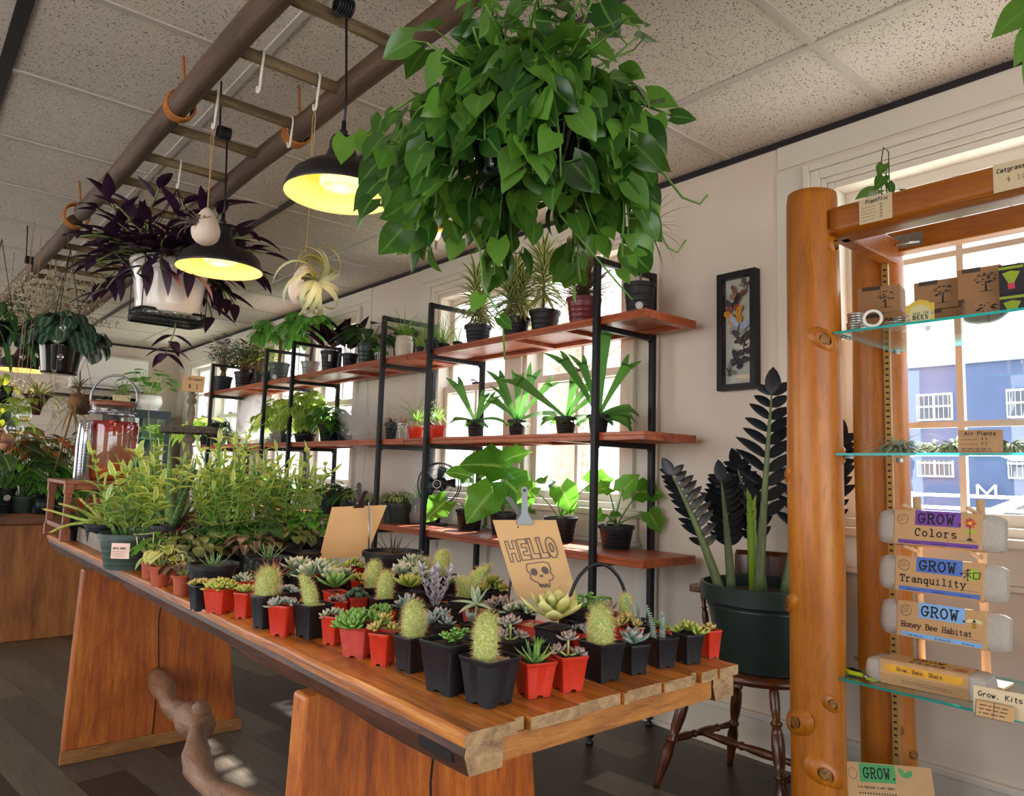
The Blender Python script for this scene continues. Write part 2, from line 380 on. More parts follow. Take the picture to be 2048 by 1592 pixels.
for g in GROUPS:
    ya, yb = OPEN[g[0]][0], OPEN[g[-1]][1]
    # wide flat boards at both sides up to the ceiling and over the head
    trimbox((WX-.008, yb+.09, .185), (WX, yb+.225, 2.47)); trimbox((WX-.008, ya-.225, .185), (WX, ya-.09, 2.47))
    trimbox((WX-.007, ya-.22, 2.478), (WX, yb+.22, CEIL-.03))
    mb = MB(); mb.box((WX-.065, ya-.15, WZ0-.045), (WX+.06, yb+.15, WZ0-.012)); struct(mb.build('windowsill_%d' % (wn+1), TRIMM, smooth=False, bevel=.008))
    trimbox((WX-.02, ya-.11, WZ0-.165), (WX, yb+.11, WZ0-.045)); trimbox((WX-.03, ya-.12, WZ0-.185), (WX, yb+.12, WZ0-.165))
    for k, i in enumerate(g):
        y0, y1 = OPEN[i]; wn += 1
        mb = MB(); casing(mb, y0, y1, k == len(g)-1, k == 0)
        if len(g) == 2 and k == 0: mb.box((WX-.02, y1, WZ0), (WX, OPEN[g[1]][0], WZ1))
        j = .028
        for lo, hi in (((WX, y0, WZ0), (X1, y0+j, WZ1)), ((WX, y1-j, WZ0), (X1, y1, WZ1)), ((WX, y0+j, WZ1-j), (X1, y1-j, WZ1)), ((WX-.01, y0+j, WZ0-.012), (X1+.04, y1-j, WZ0+.02))): mb.box(lo, hi)
        w = struct(mb.build('window_%d' % wn, TRIMM, smooth=False, bevel=.003))
        mb = MB(); sash(mb, WX+.112, y0+j, y1-j, 1.665, WZ1-j); mb.build('sash', TRIMM, w, smooth=False)
        mb = MB(); sash(mb, WX+.072, y0+j, y1-j, WZ0+.02, 1.715); mb.build('sash', TRIMM, w, smooth=False)
        mb = MB(); mb.box((WX+.111, y0+j+.03, 1.69), (WX+.113, y1-j-.03, WZ1-j-.03)); mb.build('pane', PANE, w, smooth=False)
        mb = MB(); mb.box((WX+.071, y0+j+.03, WZ0+.05), (WX+.073, y1-j-.03, 1.69)); mb.build('pane', PANE, w, smooth=False)
        mb = MB(); yc = (y0+y1)/2; mb.box((WX+.045, yc-.03, 1.715), (WX+.075, yc+.03, 1.727)); mb.tube([(WX+.06, yc, 1.727), (WX+.055, yc+.01, 1.74), (WX+.05, yc+.045, 1.744)], .005); mb.build('latch', LATCH, w)
# bars of the unseen back and side openings, added to let fill daylight in
mb = MB()
for x in (-1.95, -.8, .3, 1.4, 2.5): mb.box((x, YB-.07, .2), (x+.05, YB-.02, 2.42))
mb.box((-1.95, YB-.07, 1.95), (2.55, YB-.02, 2.0)); struct(mb.build('window_8', TRIMM, smooth=False))
mb = MB()
for y in (-.1, 1.6, 3.25, 5.2, 7.5, 9.75): mb.box((XL-.07, y, .5), (XL-.02, y+.05, 2.45))
struct(mb.build('window_9', TRIMM, smooth=False))
# ================================================================== outside the windows
ASPH = pbr('asphalt', '#84868a', .9, var=.15, vs=8); CONC = pbr('concrete', '#bdb2a9', .9, var=.1, vs=6)
LAWN = pbr('lawn_grass', '#7d9a3c', .9, var=.45, vs=14, bs=.5); BLUEW = pbr('blue_render', '#56627c', .85, var=.12, vs=1.2, spec=.1); BLUEL = pbr('pale_roof_band', '#c9d6e6', .8)
BARK = pbr('tree_bark', '#9c8878', .9, var=.4, vs=14, bs=1); WINB = pbr('dark_window_glass', '#55585e', .5, var=.3, vs=2, spec=.15); CARM = pbr('silver_car_paint', '#c4ccd6', .25, .3, var=.03)
GZ = -.35
mb = MB(); mb.box((3.0, -12, GZ), (6.6, 30, GZ+.025)); struct(mb.build('bounce_strip', pbr('pale_bounce_ground', '#d2cdc2', .9, var=.06, vs=4), smooth=False))  # pale strip added outside to bounce sunlight onto the ceiling
mb = MB(); mb.box((3.0, -30, GZ-.1), (60, 60, GZ)); struct(mb.build('ground', ASPH, smooth=False))
mb = MB(); mb.box((XL-30, -40, GZ-.12), (3.0, 60, GZ-.02)); struct(mb.build('ground_street', CONC, smooth=False))
mb = MB(); mb.box((6.6, -12, GZ), (8.2, 30, GZ+.03)); g = mb.build('lawn', LAWN, smooth=False); struct(g)
BX = 17.0
b = thing('blue_building', 'blue rendered two-storey building across the street, seen through the window panes', 'building', (0, 0, 0))
mb = MB(); mb.box((BX, -14, GZ), (BX+6, 12.5, 3.68)); mb.build('wall', BLUEW, b, smooth=False)
mb = MB(); mb.box((BX-.08, -14.05, 3.68), (BX+6, 12.55, 3.76)); mb.build('roof_edge', BLUEL, b, smooth=False)
for (yy, zz) in ((6.0, 2.5), (4.32, 2.5), (2.6, 2.5), (.9, 2.5), (6.02, 1.3), (4.34, 1.3), (2.62, 1.3), (.92, 1.3), (7.8, 2.5), (9.5, 2.5)):
    w_, h_ = .35, .29
    mb = MB(); mb.box((BX-.06, yy-w_, zz-h_+.3), (BX, yy+w_, zz+h_+.3)); f = mb.build('window', WHITE, b, smooth=False)
    mb = MB()
    for q in (-1, 1): mb.box((BX-.075, yy+q*w_/2-w_*.42, zz-h_*.85+.3), (BX-.058, yy+q*w_/2+w_*.42, zz+h_*.85+.3))
    mb.build('pane', WINB, f, smooth=False)
    mb = MB(); mb.box((BX-.09, yy-w_, zz+.29), (BX-.07, yy+w_, zz+.33))
    for q in range(-3, 4): mb.box((BX-.08, yy+q*w_*.27-.005, zz-h_*.85+.3), (BX-.07, yy+q*w_*.27+.005, zz+h_*.85+.3))
    mb.build('bars', WHITE, f, smooth=False)
def letterM(mb):
    x = BX-.16; z = .92; h = .26
    for a, c in (((0, 0), (0, 1)), ((0, 1), (.5, .3)), ((.5, .3), (1, 1)), ((1, 1), (1, 0))):
        mb.tube([(x, 5.2-a[0]*.32, z+a[1]*h), (x, 5.2-c[0]*.32, z+c[1]*h)], .03, 4)
_l = MB(); letterM(_l); lab(_l.build('letter_sign', WHITE, b), 'white letter M')
# white deck railing and a white box seat just outside
def rail(mb):
    for z in (.87, .98, 1.07): mb.tube([(5.9, -3, z), (5.9, 2.28, z)], .012, 8)
    for y in (-2.5, -1, .5, 2.27): mb.box((5.88, y-.02, GZ), (5.92, y+.02, 1.09))
simple('deck_railing', rail, WHITE, 'white three bar deck railing outside the window', 'railing')
def seat(mb):
    mb.box((5.15, 1.0, GZ), (5.6, 1.45, .80)); mb.box((5.5, 1.0, .80), (5.6, 1.45, .96))
simple('garden_seat', seat, WHITE, 'white boxy garden chair outside behind the panes', 'chair', bevel=.02)
# parked car: its underside view is what the glass shelf mirrors
def car():
    c = thing('parked_car', 'silver hatchback parked in the street outside the window', 'car', (9.6, 1.3, GZ), 0)
    prof = [(-2.1, .35), (-2.15, .7), (-1.9, .95), (-1.1, 1.02), (-.5, 1.42), (.9, 1.47), (1.7, 1.1), (2.0, 1.0), (2.1, .6), (2.05, .35)]
    mb = MB()
    mb.rings([[(-.85+.0*k, y, z) if s == 0 else (x, y, z) for (y, z) in prof] for s, x in enumerate((-.85, -.8, .8, .85))][1:3], True, True, True)
    mb.build('body', CARM, c, smooth='auto', bevel=.06)
    for x in (-.803, .803):
        mb = MB(); mb.poly([(x, -.95, 1.03), (x, -.42, 1.36), (x, .85, 1.4), (x, 1.5, 1.06)], h=(-.004 if x < 0 else .004, 0, 0)); mb.build('side_window', WINB, c, smooth=False)
    for x in (-.72, .72):
        for y in (-1.35, 1.3):
            mb = MB(); mb.tube([(x-.1, y, .32), (x+.1, y, .32)], .32, 20); mb.build('wheel', BLACKP, c, smooth='auto')
car()
def trunk(x, y, r, h, label, s):
    rr = random.Random(s); t = thing('street_tree', label, 'tree', (x, y, GZ))
    mb = MB(); mb.tube([(0, 0, 0), (.02, .03, h*.3), (-.05, .05, h*.6), (.1, -.1, h)], lambda q: r*(1.25-.5*q), 14); mb.build('trunk', BARK, t)
    mb = MB()
    for i in range(26):
        z0 = h*(.55+.45*rr.random()); a = rr.uniform(0, 6.28); p = V((0, 0, z0)); pts = [p]
        d = V((cos(a), sin(a), .7)).normalized(); L = rr.uniform(.5, 1.6)
        for k in range(5): d = (d+V((rr.uniform(-.3, .3), rr.uniform(-.3, .3), rr.uniform(-.25, .2)))).normalized(); p = p+d*L/5; pts.append(p)
        mb.tube(pts, lambda q: .02*(1.1-q), 4)
    mb.build('branches', BARK, t)
trunk(7.0, 6.94, .24, 4.6, 'thick rough tree trunk outside, behind the staghorn ferns', 1)
trunk(12.5, 2.9, .12, 6, 'bare street tree outside in front of the blue wall', 2)
# ================================================================== plant and pot builders
def perp(d):
    d = V(d).normalized(); return d.orthogonal().normalized()
def sph(a, e): return V((cos(a)*cos(e), sin(a)*cos(e), sin(e)))
P_OVAL = lambda t: max(0, sin(pi*min(1, t**.8)))**.75
P_LANCE = lambda t: max(0, sin(pi*min(1, t**.62)))**.9
P_STRAP = lambda t: min(1, .45+3*t)*max(0, 1-t**4)**.6
P_GRASS = lambda t: (1-t**2)*.9+.1
P_HEART = lambda t: [.66, 1.0, .98, .84, .6, .3, 0][min(6, int(t*6+.01))]
P_ROUND = lambda t: max(0, 1-(2*t-1)**2)**.5
P_OBOV = lambda t: max(0, sin(pi*min(1, t**1.35)))**.8
def leaf(mb, p, d, up, L, W, prof=P_OVAL, bend=.4, cup=.2, t=None, n=5, heart=0, wave=0, m=0, fold=0):
    p = V(p); d = V(d).normalized(); up = V(up); s = d.cross(up)
    if s.length < 1e-4: s = perp(d)
    s.normalize(); u = s.cross(d).normalized()
    if t is None: t = rnd.random()
    st = L/n; prev = None
    for i in range(n+1):
        q = i/n; w = W/2*prof(q)
        if i == n and w < W*.05:
            k = mb.add(p, (0, 1), t); a, c, b = prev
            mb.face([a, c, k], m); mb.face([c, b, k], m); break
        wv = wave*W*sin(i*2.4)
        off = d*(-heart*L) if (heart and i == 0) else V((0, 0, 0))
        a = mb.add(p-s*w+u*(cup*w+wv)+off, (-1, q), t); c = mb.add(p, (0, q), t); b = mb.add(p+s*w+u*(cup*w-wv)+off, (1, q), t)
        if prev:
            mb.face([prev[0], prev[1], c, a], m); mb.face([prev[1], prev[2], b, c], m)
        prev = (a, c, b); last = V(p)
        R = Matrix.Rotation(-bend/n, 3, s); d = R @ d; u = R @ u
        p = p+d*st
    return last
def fleshy(mb, p, d, up, L, W, T, prof=P_OBOV, bend=-.3, t=None, n=4, m=0):
    """thick succulent leaf"""
    p = V(p); d = V(d).normalized(); up = V(up); s = d.cross(up)
    if s.length < 1e-4: s = perp(d)
    s.normalize(); u = s.cross(d).normalized()
    if t is None: t = rnd.random()
    rs = []
    for i in range(n):
        q = i/n; w = max(.2, prof(q))*W/2; h = T/2*max(.35, prof(q))
        ring = []
        for k, (x, y) in enumerate(((-1, .25), (-.5, .75), (.5, .75), (1, .25), (.55, -.9), (-.55, -.9))):
            ring.append(mb.add(p+s*w*x+u*(h*y), ((-1, -.5, .5, 1, .5, -.5)[k], q), t))
        rs.append(ring)
        R = Matrix.Rotation(-bend/n, 3, s); d = R @ d; u = R @ u; p = p+d*L/n
    tip = mb.add(p+u*T*.1, (0, 1), t)
    for a, b in zip(rs, rs[1:]):
        for k in range(6): j = (k+1) % 6; mb.face([a[k], a[j], b[j], b[k]], m)
    for k in range(6): mb.face([rs[-1][k], rs[-1][(k+1) % 6], tip], m)
def rosette(mb, o, n, R, W, T, e0=.15, e1=1.35, prof=P_OBOV, bend=-.35, tint=(0, 1), m=0, axis=None, inner=.35, rr=rnd):
    o = V(o); ax = V(axis).normalized() if axis else V((0, 0, 1)); Q = V((0, 0, 1)).rotation_difference(ax).to_matrix(); a = rr.uniform(0, 6)
    for i in range(n):
        q = i/(n-1); a += 2.39996+rr.uniform(-.1, .1); e = e0+(e1-e0)*q**1.1+rr.uniform(-.07, .07)
        L = R*(1-(1-inner)*q)*rr.uniform(.9, 1.1)
        d = Q @ sph(a, e)
        up = Q @ sph(a, e+pi/2)
        fleshy(mb, o+ax*(R*.16*q)+d*R*.06, d, up, L, W*(1-.45*q), T*(1-.35*q), prof, bend, tint[0]+(tint[1]-tint[0])*min(1, max(0, q+rr.uniform(-.15, .15))), m=m)
def round_pot(mb, rt, rb, h, rim=.012, lip=.004, o=(0, 0, 0), n=24, m=0, ridges=False):
    p = [(0, 0), (rb, 0), (rb+(rt-rb)*.03, .004)]
    if ridges:
        for k in range(1, 5): z = h*k/6; r = rb+(rt-rb)*z/h; p += [(r, z-.002), (r+.0015, z), (r, z+.002)]
    p += [(rt-(rt-rb)*rim/h, h-rim), (rt+lip, h-rim+.001), (rt+lip*1.2, h-.002), (rt+lip*.8, h), (rt-.003, h), (rt-.004, h*.8), (rt*.96-.004, h*.76)]
    mb.lathe(p, n, o, m)
def square_pot(mb, wt, wb, h, o=(0, 0, 0), m=0):
    """moulded square nursery pot: chamfered corners, rolled lip and notched foot"""
    o = V(o)
    def ring(w, z, c=.18, foot=0):
        pts = []; a = w/2; k = a*c*1.0
        for sx, sy in ((1, 1), (-1, 1), (-1, -1), (1, -1)):
            A = [(sx*a, sy*(a-k)), (sx*(a-k*.3), sy*(a-k*.3)), (sx*(a-k), sy*a)]
            if sx*sy < 0: A = A[::-1]
            pts += A
        R = []
        for i in range(12):
            x, y = pts[i]; R.append(o+V((x, y, z)))
            if i % 3 == 2:       # middle of a side: the notch
                x2, y2 = pts[(i+1) % 12]
                for q in (.28, .4, .6, .72): R.append(o+V((x+(x2-x)*q, y+(y2-y)*q, z+(foot if q in (.4, .6) else 0))))
        return R
    mb.rings([ring(wb*.9, .004), ring(wb, 0, foot=h*.07), ring(wb*1.004, .003, foot=h*.075), ring(wb+(wt-wb)*.86, h*.88), ring(wt*1.0, h*.9), ring(wt*1.035, h*.985), ring(wt*1.02, h), ring(wt*.95, h), ring(wt*.93, h*.86)], True, True, False, m)
def soil_disc(mb, r, z, o=(0, 0, 0), square=False, m=0, rr=rnd, bumpy=.004):
    o = V(o); c = mb.add(o+V((0, 0, z+bumpy)), t=.5); pr = None; n = 16
    for k in range(1, 4):
        ring = []
        for i in range(n):
            a = 2*pi*i/n; q = r*k/3
            if square: q = q*min(1.24, 1/max(abs(cos(a)), abs(sin(a))))
            ring.append(mb.add(o+V((q*cos(a), q*sin(a), z+rr.uniform(-1, 1)*bumpy*(k < 3))), t=rr.random()))
        for i in range(n):
            j = (i+1) % n
            if pr is None: mb.face([c, ring[i], ring[j]], m)
            else: mb.face([pr[i], ring[i], ring[j], pr[j]], m)
        pr = ring
def gravel(mb, r, z, n=40, sz=.005, o=(0, 0, 0), square=True, rr=rnd, m=0):
    o = V(o)
    for i in range(n):
        x, y = rr.uniform(-r, r), rr.uniform(-r, r); s = sz*rr.uniform(.6, 1.4); q = rr.uniform(0, 3)
        mb.lathe([(0, -s*.6), (s*.8, -s*.3), (s, .0), (s*.6, s*.5), (0, s*.6)], 5, o+V((x, y, z+s*.2)), m, rr.random(), M=Matrix.Rotation(q, 3, 'Z') @ Matrix.Diagonal((1, .7, 1)))
def pot(t, kind, w, h, mat, soil='soil', n=24, sticker=None, ridges=True):
    """adds pot and soil parts to thing t, returns the soil level"""
    mb = MB()
    if kind == 'sq': square_pot(mb, w, w*.74, h)
    else: round_pot(mb, w/2, w/2*.76, h, rim=min(.02, h*.16), n=n, ridges=ridges)
    po = mb.build('pot', mat, t, smooth='auto')
    z = h*.9; mb = MB(); soil_disc(mb, w*.46*(1 if kind != 'sq' else .98), z, square=kind == 'sq')
    if soil == 'gravel': gravel(mb, w*.4, z, 46, w*.05, square=kind == 'sq')
    mb.build('soil' if soil == 'soil' else 'gravel_topping', SOIL if soil == 'soil' else PEB, t)
    if sticker is not None:
        a, zz, s = sticker; mb = MB(); r = (w/2*.76+(w/2-w/2*.76)*zz/h)+.0012
        c = V((cos(a)*r, sin(a)*r, zz)); sd = V((-sin(a), cos(a), 0)); up = V((cos(a)*.12, sin(a)*.12, 1)).normalized()
        mb.poly([c+sd*cos(q*pi/8)*s+up*sin(q*pi/8)*s for q in range(16)], h=V((cos(a), sin(a), 0))*.0008); mb.build('sticker', STICKER, po, smooth=False)
        mb = MB(); c2 = c+V((cos(a), sin(a), 0))*.0012
        for q in (.75, .4): mb.tube([c2+sd*cos(k*pi/8)*s*q+up*sin(k*pi/8)*s*q for k in range(16)], s*.05, 4, closed=True)
        mb.build('sticker_print', INK, po)
    return z
def cactus_mesh(H, r, lean=(0, 0), seed=1, spines=1000):
    rr = random.Random(seed); b = MB(); pts = []
    for i in range(9):
        q = i/8; pts.append(V((lean[0]*H*q*q, lean[1]*H*q*q, H*q)))
    rs = []
    for i, p in enumerate(pts):
        q = i/8; w = r*(.86+.22*sin(pi*min(1, q*1.25)))*(1 if q < .8 else max(.05, sqrt(max(0, 1-((q-.8)/.2)**2))))
        rs.append([p+V((cos(2*pi*k/28), sin(2*pi*k/28), 0))*w*(1+.05*(k % 2)) for k in range(28)])
    b.rings(rs, True, True, True); s = MB()
    for i in range(spines):
        q = rr.random()**.8; a = rr.uniform(0, 2*pi); i0 = min(7, int(q*8)); f = q*8-i0
        p = pts[i0].lerp(pts[i0+1], f); w = r*(.86+.22*sin(pi*min(1, q*1.25)))*(1 if q < .8 else max(.05, sqrt(max(0, 1-((q-.8)/.2)**2))))
        e = max(-.2, (q-.55)*2.4) if q > .55 else rr.uniform(-.4, .4); nrm = sph(a, min(1.5, e))
        o = p+V((cos(a), sin(a), 0))*w; d = (nrm+V((rr.uniform(-.6, .6), rr.uniform(-.6, .6), rr.uniform(-.5, .6)))).normalized()
        L = r*rr.uniform(.3, .75); sd = d.orthogonal().normalized()*r*.02; tt = rr.random()
        x = s.add(o-sd, t=tt); y = s.add(o+sd, t=tt); z = s.add(o+d*L, t=tt); s.face([x, y, z])
    return b, s
m, nt, b = nm('cactus_skin'); vec = coords(nt); tt = ramp(nt, noise(nt, vec, 260, 2), [(.35, '#7f9648'), (.55, '#a5ad5c'), (.68, '#d2c68c')])
nt.links.new(tt, b.inputs['Base Color']); b.inputs['Roughness'].default_value = .7; CACT = m
SPINE = pbr('golden_spines', '#e0cc92', .6, var=.2, trans=.3)

# ---- leaf materials
L_PHIL = leafm('philodendron_leaf', '#1c4018', '#5f8f2e', rib='#567f34', rough=.24, tr=.26)
L_LIME = leafm('lime_leaf', '#6f9a2c', '#a9c84a', rib='#c6dc80', rough=.4, tr=.5)
L_DARK = leafm('dark_green_leaf', '#1f3d22', '#3d6a34', rib='#5c8a4c', rough=.35, tr=.25)
L_GREEN = leafm('mid_green_leaf', '#3a6e28', '#5f9a3a', rib='#83b35a', rough=.38, tr=.45)
L_PURP = leafm('purple_leaf', '#261726', '#3a2340', rib='#4a2c55', rough=.45, tr=.12, back='#33182f')
L_BLACK = leafm('black_zz_leaf', '#14161a', '#23262b', rough=.3, tr=.03)
L_RUBB = leafm('burgundy_rubber_leaf', '#1a1016', '#2a171f', rib='#5a2630', rough=.25, tr=.05)
L_PEDI = leafm('variegated_yellow_leaf', '#7fa244', '#a9c25a', edge='#e8e8ac', ew=.66, rib='#b8cc78', tr=.42)
L_SONG = leafm('song_leaf', '#4c6a34', '#6a8444', edge='#d8d48c', ew=.5, rough=.4, tr=.35)
L_MARG = leafm('marginata_leaf', '#4a5230', '#7a7a4a', edge='#8c4a44', ew=.75, rough=.45, tr=.25)
L_GRASS = leafm('fine_grass_leaf', '#4f7f2c', '#8cb64c', tr=.45)
L_STAG = leafm('staghorn_frond', '#3a6b34', '#5d9440', rough=.5, tr=.5)
L_PEPE = leafm('peperomia_leaf', '#20352a', '#3a5a44', stripe='#5f8068', rough=.35, tr=.12)
L_POTH = leafm('golden_pothos_leaf', '#6f9a30', '#a8c24a', edge='#dbe39a', ew=.8, rib='#c8d880', tr=.55)
L_CREAM = leafm('cream_green_leaf', '#e2dc8a', '#6f9a3c', edge='#eee39a', ew=.75, tr=.35)
L_FITT = leafm('bronze_leaf', '#35421f', '#5f6a36', vein='#a9ab70', rough=.45, tr=.15, back='#6a2f3a')
L_BRON = leafm('dark_bronze_leaf', '#3a2a24', '#5d4a38', rib='#8c7a55', rough=.4, tr=.1)
L_BEGO = leafm('begonia_leaf', '#33552c', '#4f7a3c', vein='#8fae6a', rough=.35, tr=.3)
L_TRAD = leafm('striped_leaf', '#2f4a35', '#4a6a4a', stripe='#b8c4b0', rough=.35, tr=.2)
L_ALOE = leafm('aloe_leaf', '#4d7040', '#6c8c50', rough=.45, tr=.12, speck='#8aa568')
L_HOYA = leafm('rope_leaf', '#6f8a3c', '#a4b45a', edge='#d9dca0', ew=.75, tr=.3)
L_RED = leafm('maroon_leaf', '#3a1420', '#5c2230', rib='#8a4a55', tr=.2)
L_YELL = leafm('yellowed_leaf', '#c59a1e', '#d8b43a', tr=.5)
L_AIR = leafm('silver_air_leaf', '#8c9a80', '#b4bda0', rough=.7, tr=.25)
L_AIRP = leafm('grey_pink_air_leaf', '#7d7270', '#a89a92', rough=.7, tr=.2)
L_XERO = leafm('curly_yellow_leaf', '#a89a3c', '#cdbd62', rough=.55, tr=.3, back='#b7bfa4')
L_BROM = leafm('bromeliad_leaf', '#8a4a3a', '#c07a3c', rough=.5, tr=.3)
def succ(name, c1, c2, tip=None, rough=.5):
    m, nt, b = nm(name); t = nd(nt, 'Attribute', attribute_name='tint').outputs['Fac']
    uv = nd(nt, 'UVMap', uv_map='UVMap').outputs[0]; sx = nd(nt, 'SeparateXYZ', {0: uv})
    col = ramp(nt, t, [(0, c1), (1, c2)]); col = mix(nt, math_(nt, 'MULTIPLY', noise(nt, coords(nt), 90, 3), .4), col, tuple(x*.6 for x in lin(c1)))
    if tip: col = mix(nt, ramp(nt, sx.outputs[1], [(.62, 0), (1, 1)]), col, tip)
    nt.links.new(col, b.inputs['Base Color']); b.inputs['Roughness'].default_value = rough; b.inputs['Subsurface Weight'].default_value = .15
    b.inputs['Subsurface Radius'].default_value = (.01, .012, .005); return m
S_PALE = succ('pale_green_succulent', '#8fa583', '#b9c9a4', '#cfc0b0')
S_BLUE = succ('blue_green_succulent', '#7f9c90', '#a9c0ae', '#b59aa0')
S_LIME = succ('lime_succulent', '#8aa83c', '#b9c865', '#c8b060')
S_GREEN = succ('green_succulent', '#5f8f3a', '#8fb856', '#7fa84a')
S_YELL = succ('yellow_green_succulent', '#a8a24a', '#cdbf6a', '#d8b07a')
S_DARK = succ('dark_green_succulent', '#3f5f4a', '#5a7a5a', '#4a6a50')
S_GREY = succ('grey_lavender_succulent', '#9a929a', '#c4bcc0', '#b4a8b4', .7)
S_PINK = succ('pink_grey_succulent', '#8d8a80', '#a9a294', '#b08078')
S_RED = succ('red_spiny_leaf', '#8a4a3c', '#b0705a', '#a05040')
S_VARI = succ('yellow_edged_succulent', '#d6d27a', '#7f9a4a', '#e4da92')

def stemtube(mb, p, q, r, sag=0, n=5, t=.5):
    p, q = V(p), V(q); pts = [p.lerp(q, i/4)+V((0, 0, sag*4*(i/4)*(1-i/4))) for i in range(5)]; mb.tube(pts, r, n, t=t)
def clampx(mb, t, lim=WX-.04):
    """leaves of a plant by the window wall bend off the wall instead of passing through it"""
    X, Y = t.location.x, t.location.y; c, s = cos(t.rotation_euler.z), sin(t.rotation_euler.z)
    if X < 2.3 or Y > 9: return
    for i, (x, y, z) in enumerate(mb.v):
        d = X+c*x-s*y-lim
        if d > 0: d *= .96; mb.v[i] = (x-c*d, y+s*d, z)
def bush(t, fo_mat, st_mat, n, R, H, L, W, z0, prof=P_OVAL, heart=0, bend=.7, droop=0, rr=rnd, spread=1.0, name='foliage', cup=.2, stems=True, base_r=.25, leafn=5, minel=.2, wave=0, sr=.0018, tint=(0, 1), up=0, face=0):
    """a leafy clump: stalks fan out of the soil and each carries a leaf"""
    f = MB(); s = MB()
    for i in range(n):
        a = 2.39996*i+rr.uniform(-.3, .3); q = sqrt((i+.5)/n)
        el = max(minel, (1-q*spread)*1.45+rr.uniform(-.15, .15)); l = rr.uniform(.6, 1.0)
        p0 = V((cos(a)*R*base_r*q, sin(a)*R*base_r*q, z0)); tip = p0+V((cos(a)*R*q*l, sin(a)*R*q*l, H*(1-.55*q*q)*rr.uniform(.7, 1.05)-droop*q*q))
        if stems: stemtube(s, p0, tip, sr, sag=.05*H)
        d = (V((cos(a+rr.uniform(-.5, .5)), sin(a+rr.uniform(-.5, .5)), .25-q*.6-droop*2+up-face*q))).normalized()
        leaf(f, tip, d, V((cos(a)*face, sin(a)*face, 1)), L*rr.uniform(.7, 1.15), W*rr.uniform(.75, 1.1), prof, bend, cup, tint[0]+(tint[1]-tint[0])*rr.random(), leafn, heart, wave)
    clampx(f, t); clampx(s, t); f.build(name, fo_mat, t)
    if stems: s.build('stems', st_mat, t)
def tuft(t, mat, n, L, W, z0, e0=.5, e1=1.4, bend=1.2, prof=P_GRASS, r=.01, rr=rnd, name='foliage', o=(0, 0), cup=.15, leafn=6):
    f = MB()
    for i in range(n):
        a = 2.39996*i+rr.uniform(-.4, .4); q = (i+.5)/n; e = e1+(e0-e1)*q+rr.uniform(-.12, .12)
        leaf(f, (o[0]+cos(a)*r*q, o[1]+sin(a)*r*q, z0), sph(a, e), sph(a, e+pi/2), L*rr.uniform(.7, 1.1), W*rr.uniform(.8, 1.1), prof, bend*rr.uniform(.5, 1.2), cup, rr.random(), leafn)
    clampx(f, t); f.build(name, mat, t)
def vinecurve(p, d, L, droop=.25, wob=.25, n=8, rr=rnd):
    p = V(p); d = V(d).normalized(); pts = [p]
    for i in range(n):
        d = (d+V((rr.uniform(-wob, wob), rr.uniform(-wob, wob), rr.uniform(-wob, wob)-droop))).normalized(); p = p+d*L/n; pts.append(p)
    return pts
# ------------------------------------------------------------------ lettering made of strokes
def _arc(cx, cy, rx, ry, a0, a1, n=12): return [(cx+rx*cos(radians(a0+(a1-a0)*i/n)), cy+ry*sin(radians(a0+(a1-a0)*i/n))) for i in range(n+1)]
def _g(s):
    o = []
    for w in s.split(';'):
        w = w.strip()
        if not w: continue
        ser = w[0] == '|'; w = w.lstrip('|'); pts = []
        for k in w.split():
            if k[0] == 'a': pts += _arc(*[float(x) for x in k[1:].split(',')])
            else: pts.append(tuple(float(x) for x in k.split(',')))
        o.append((ser, pts))
    return o
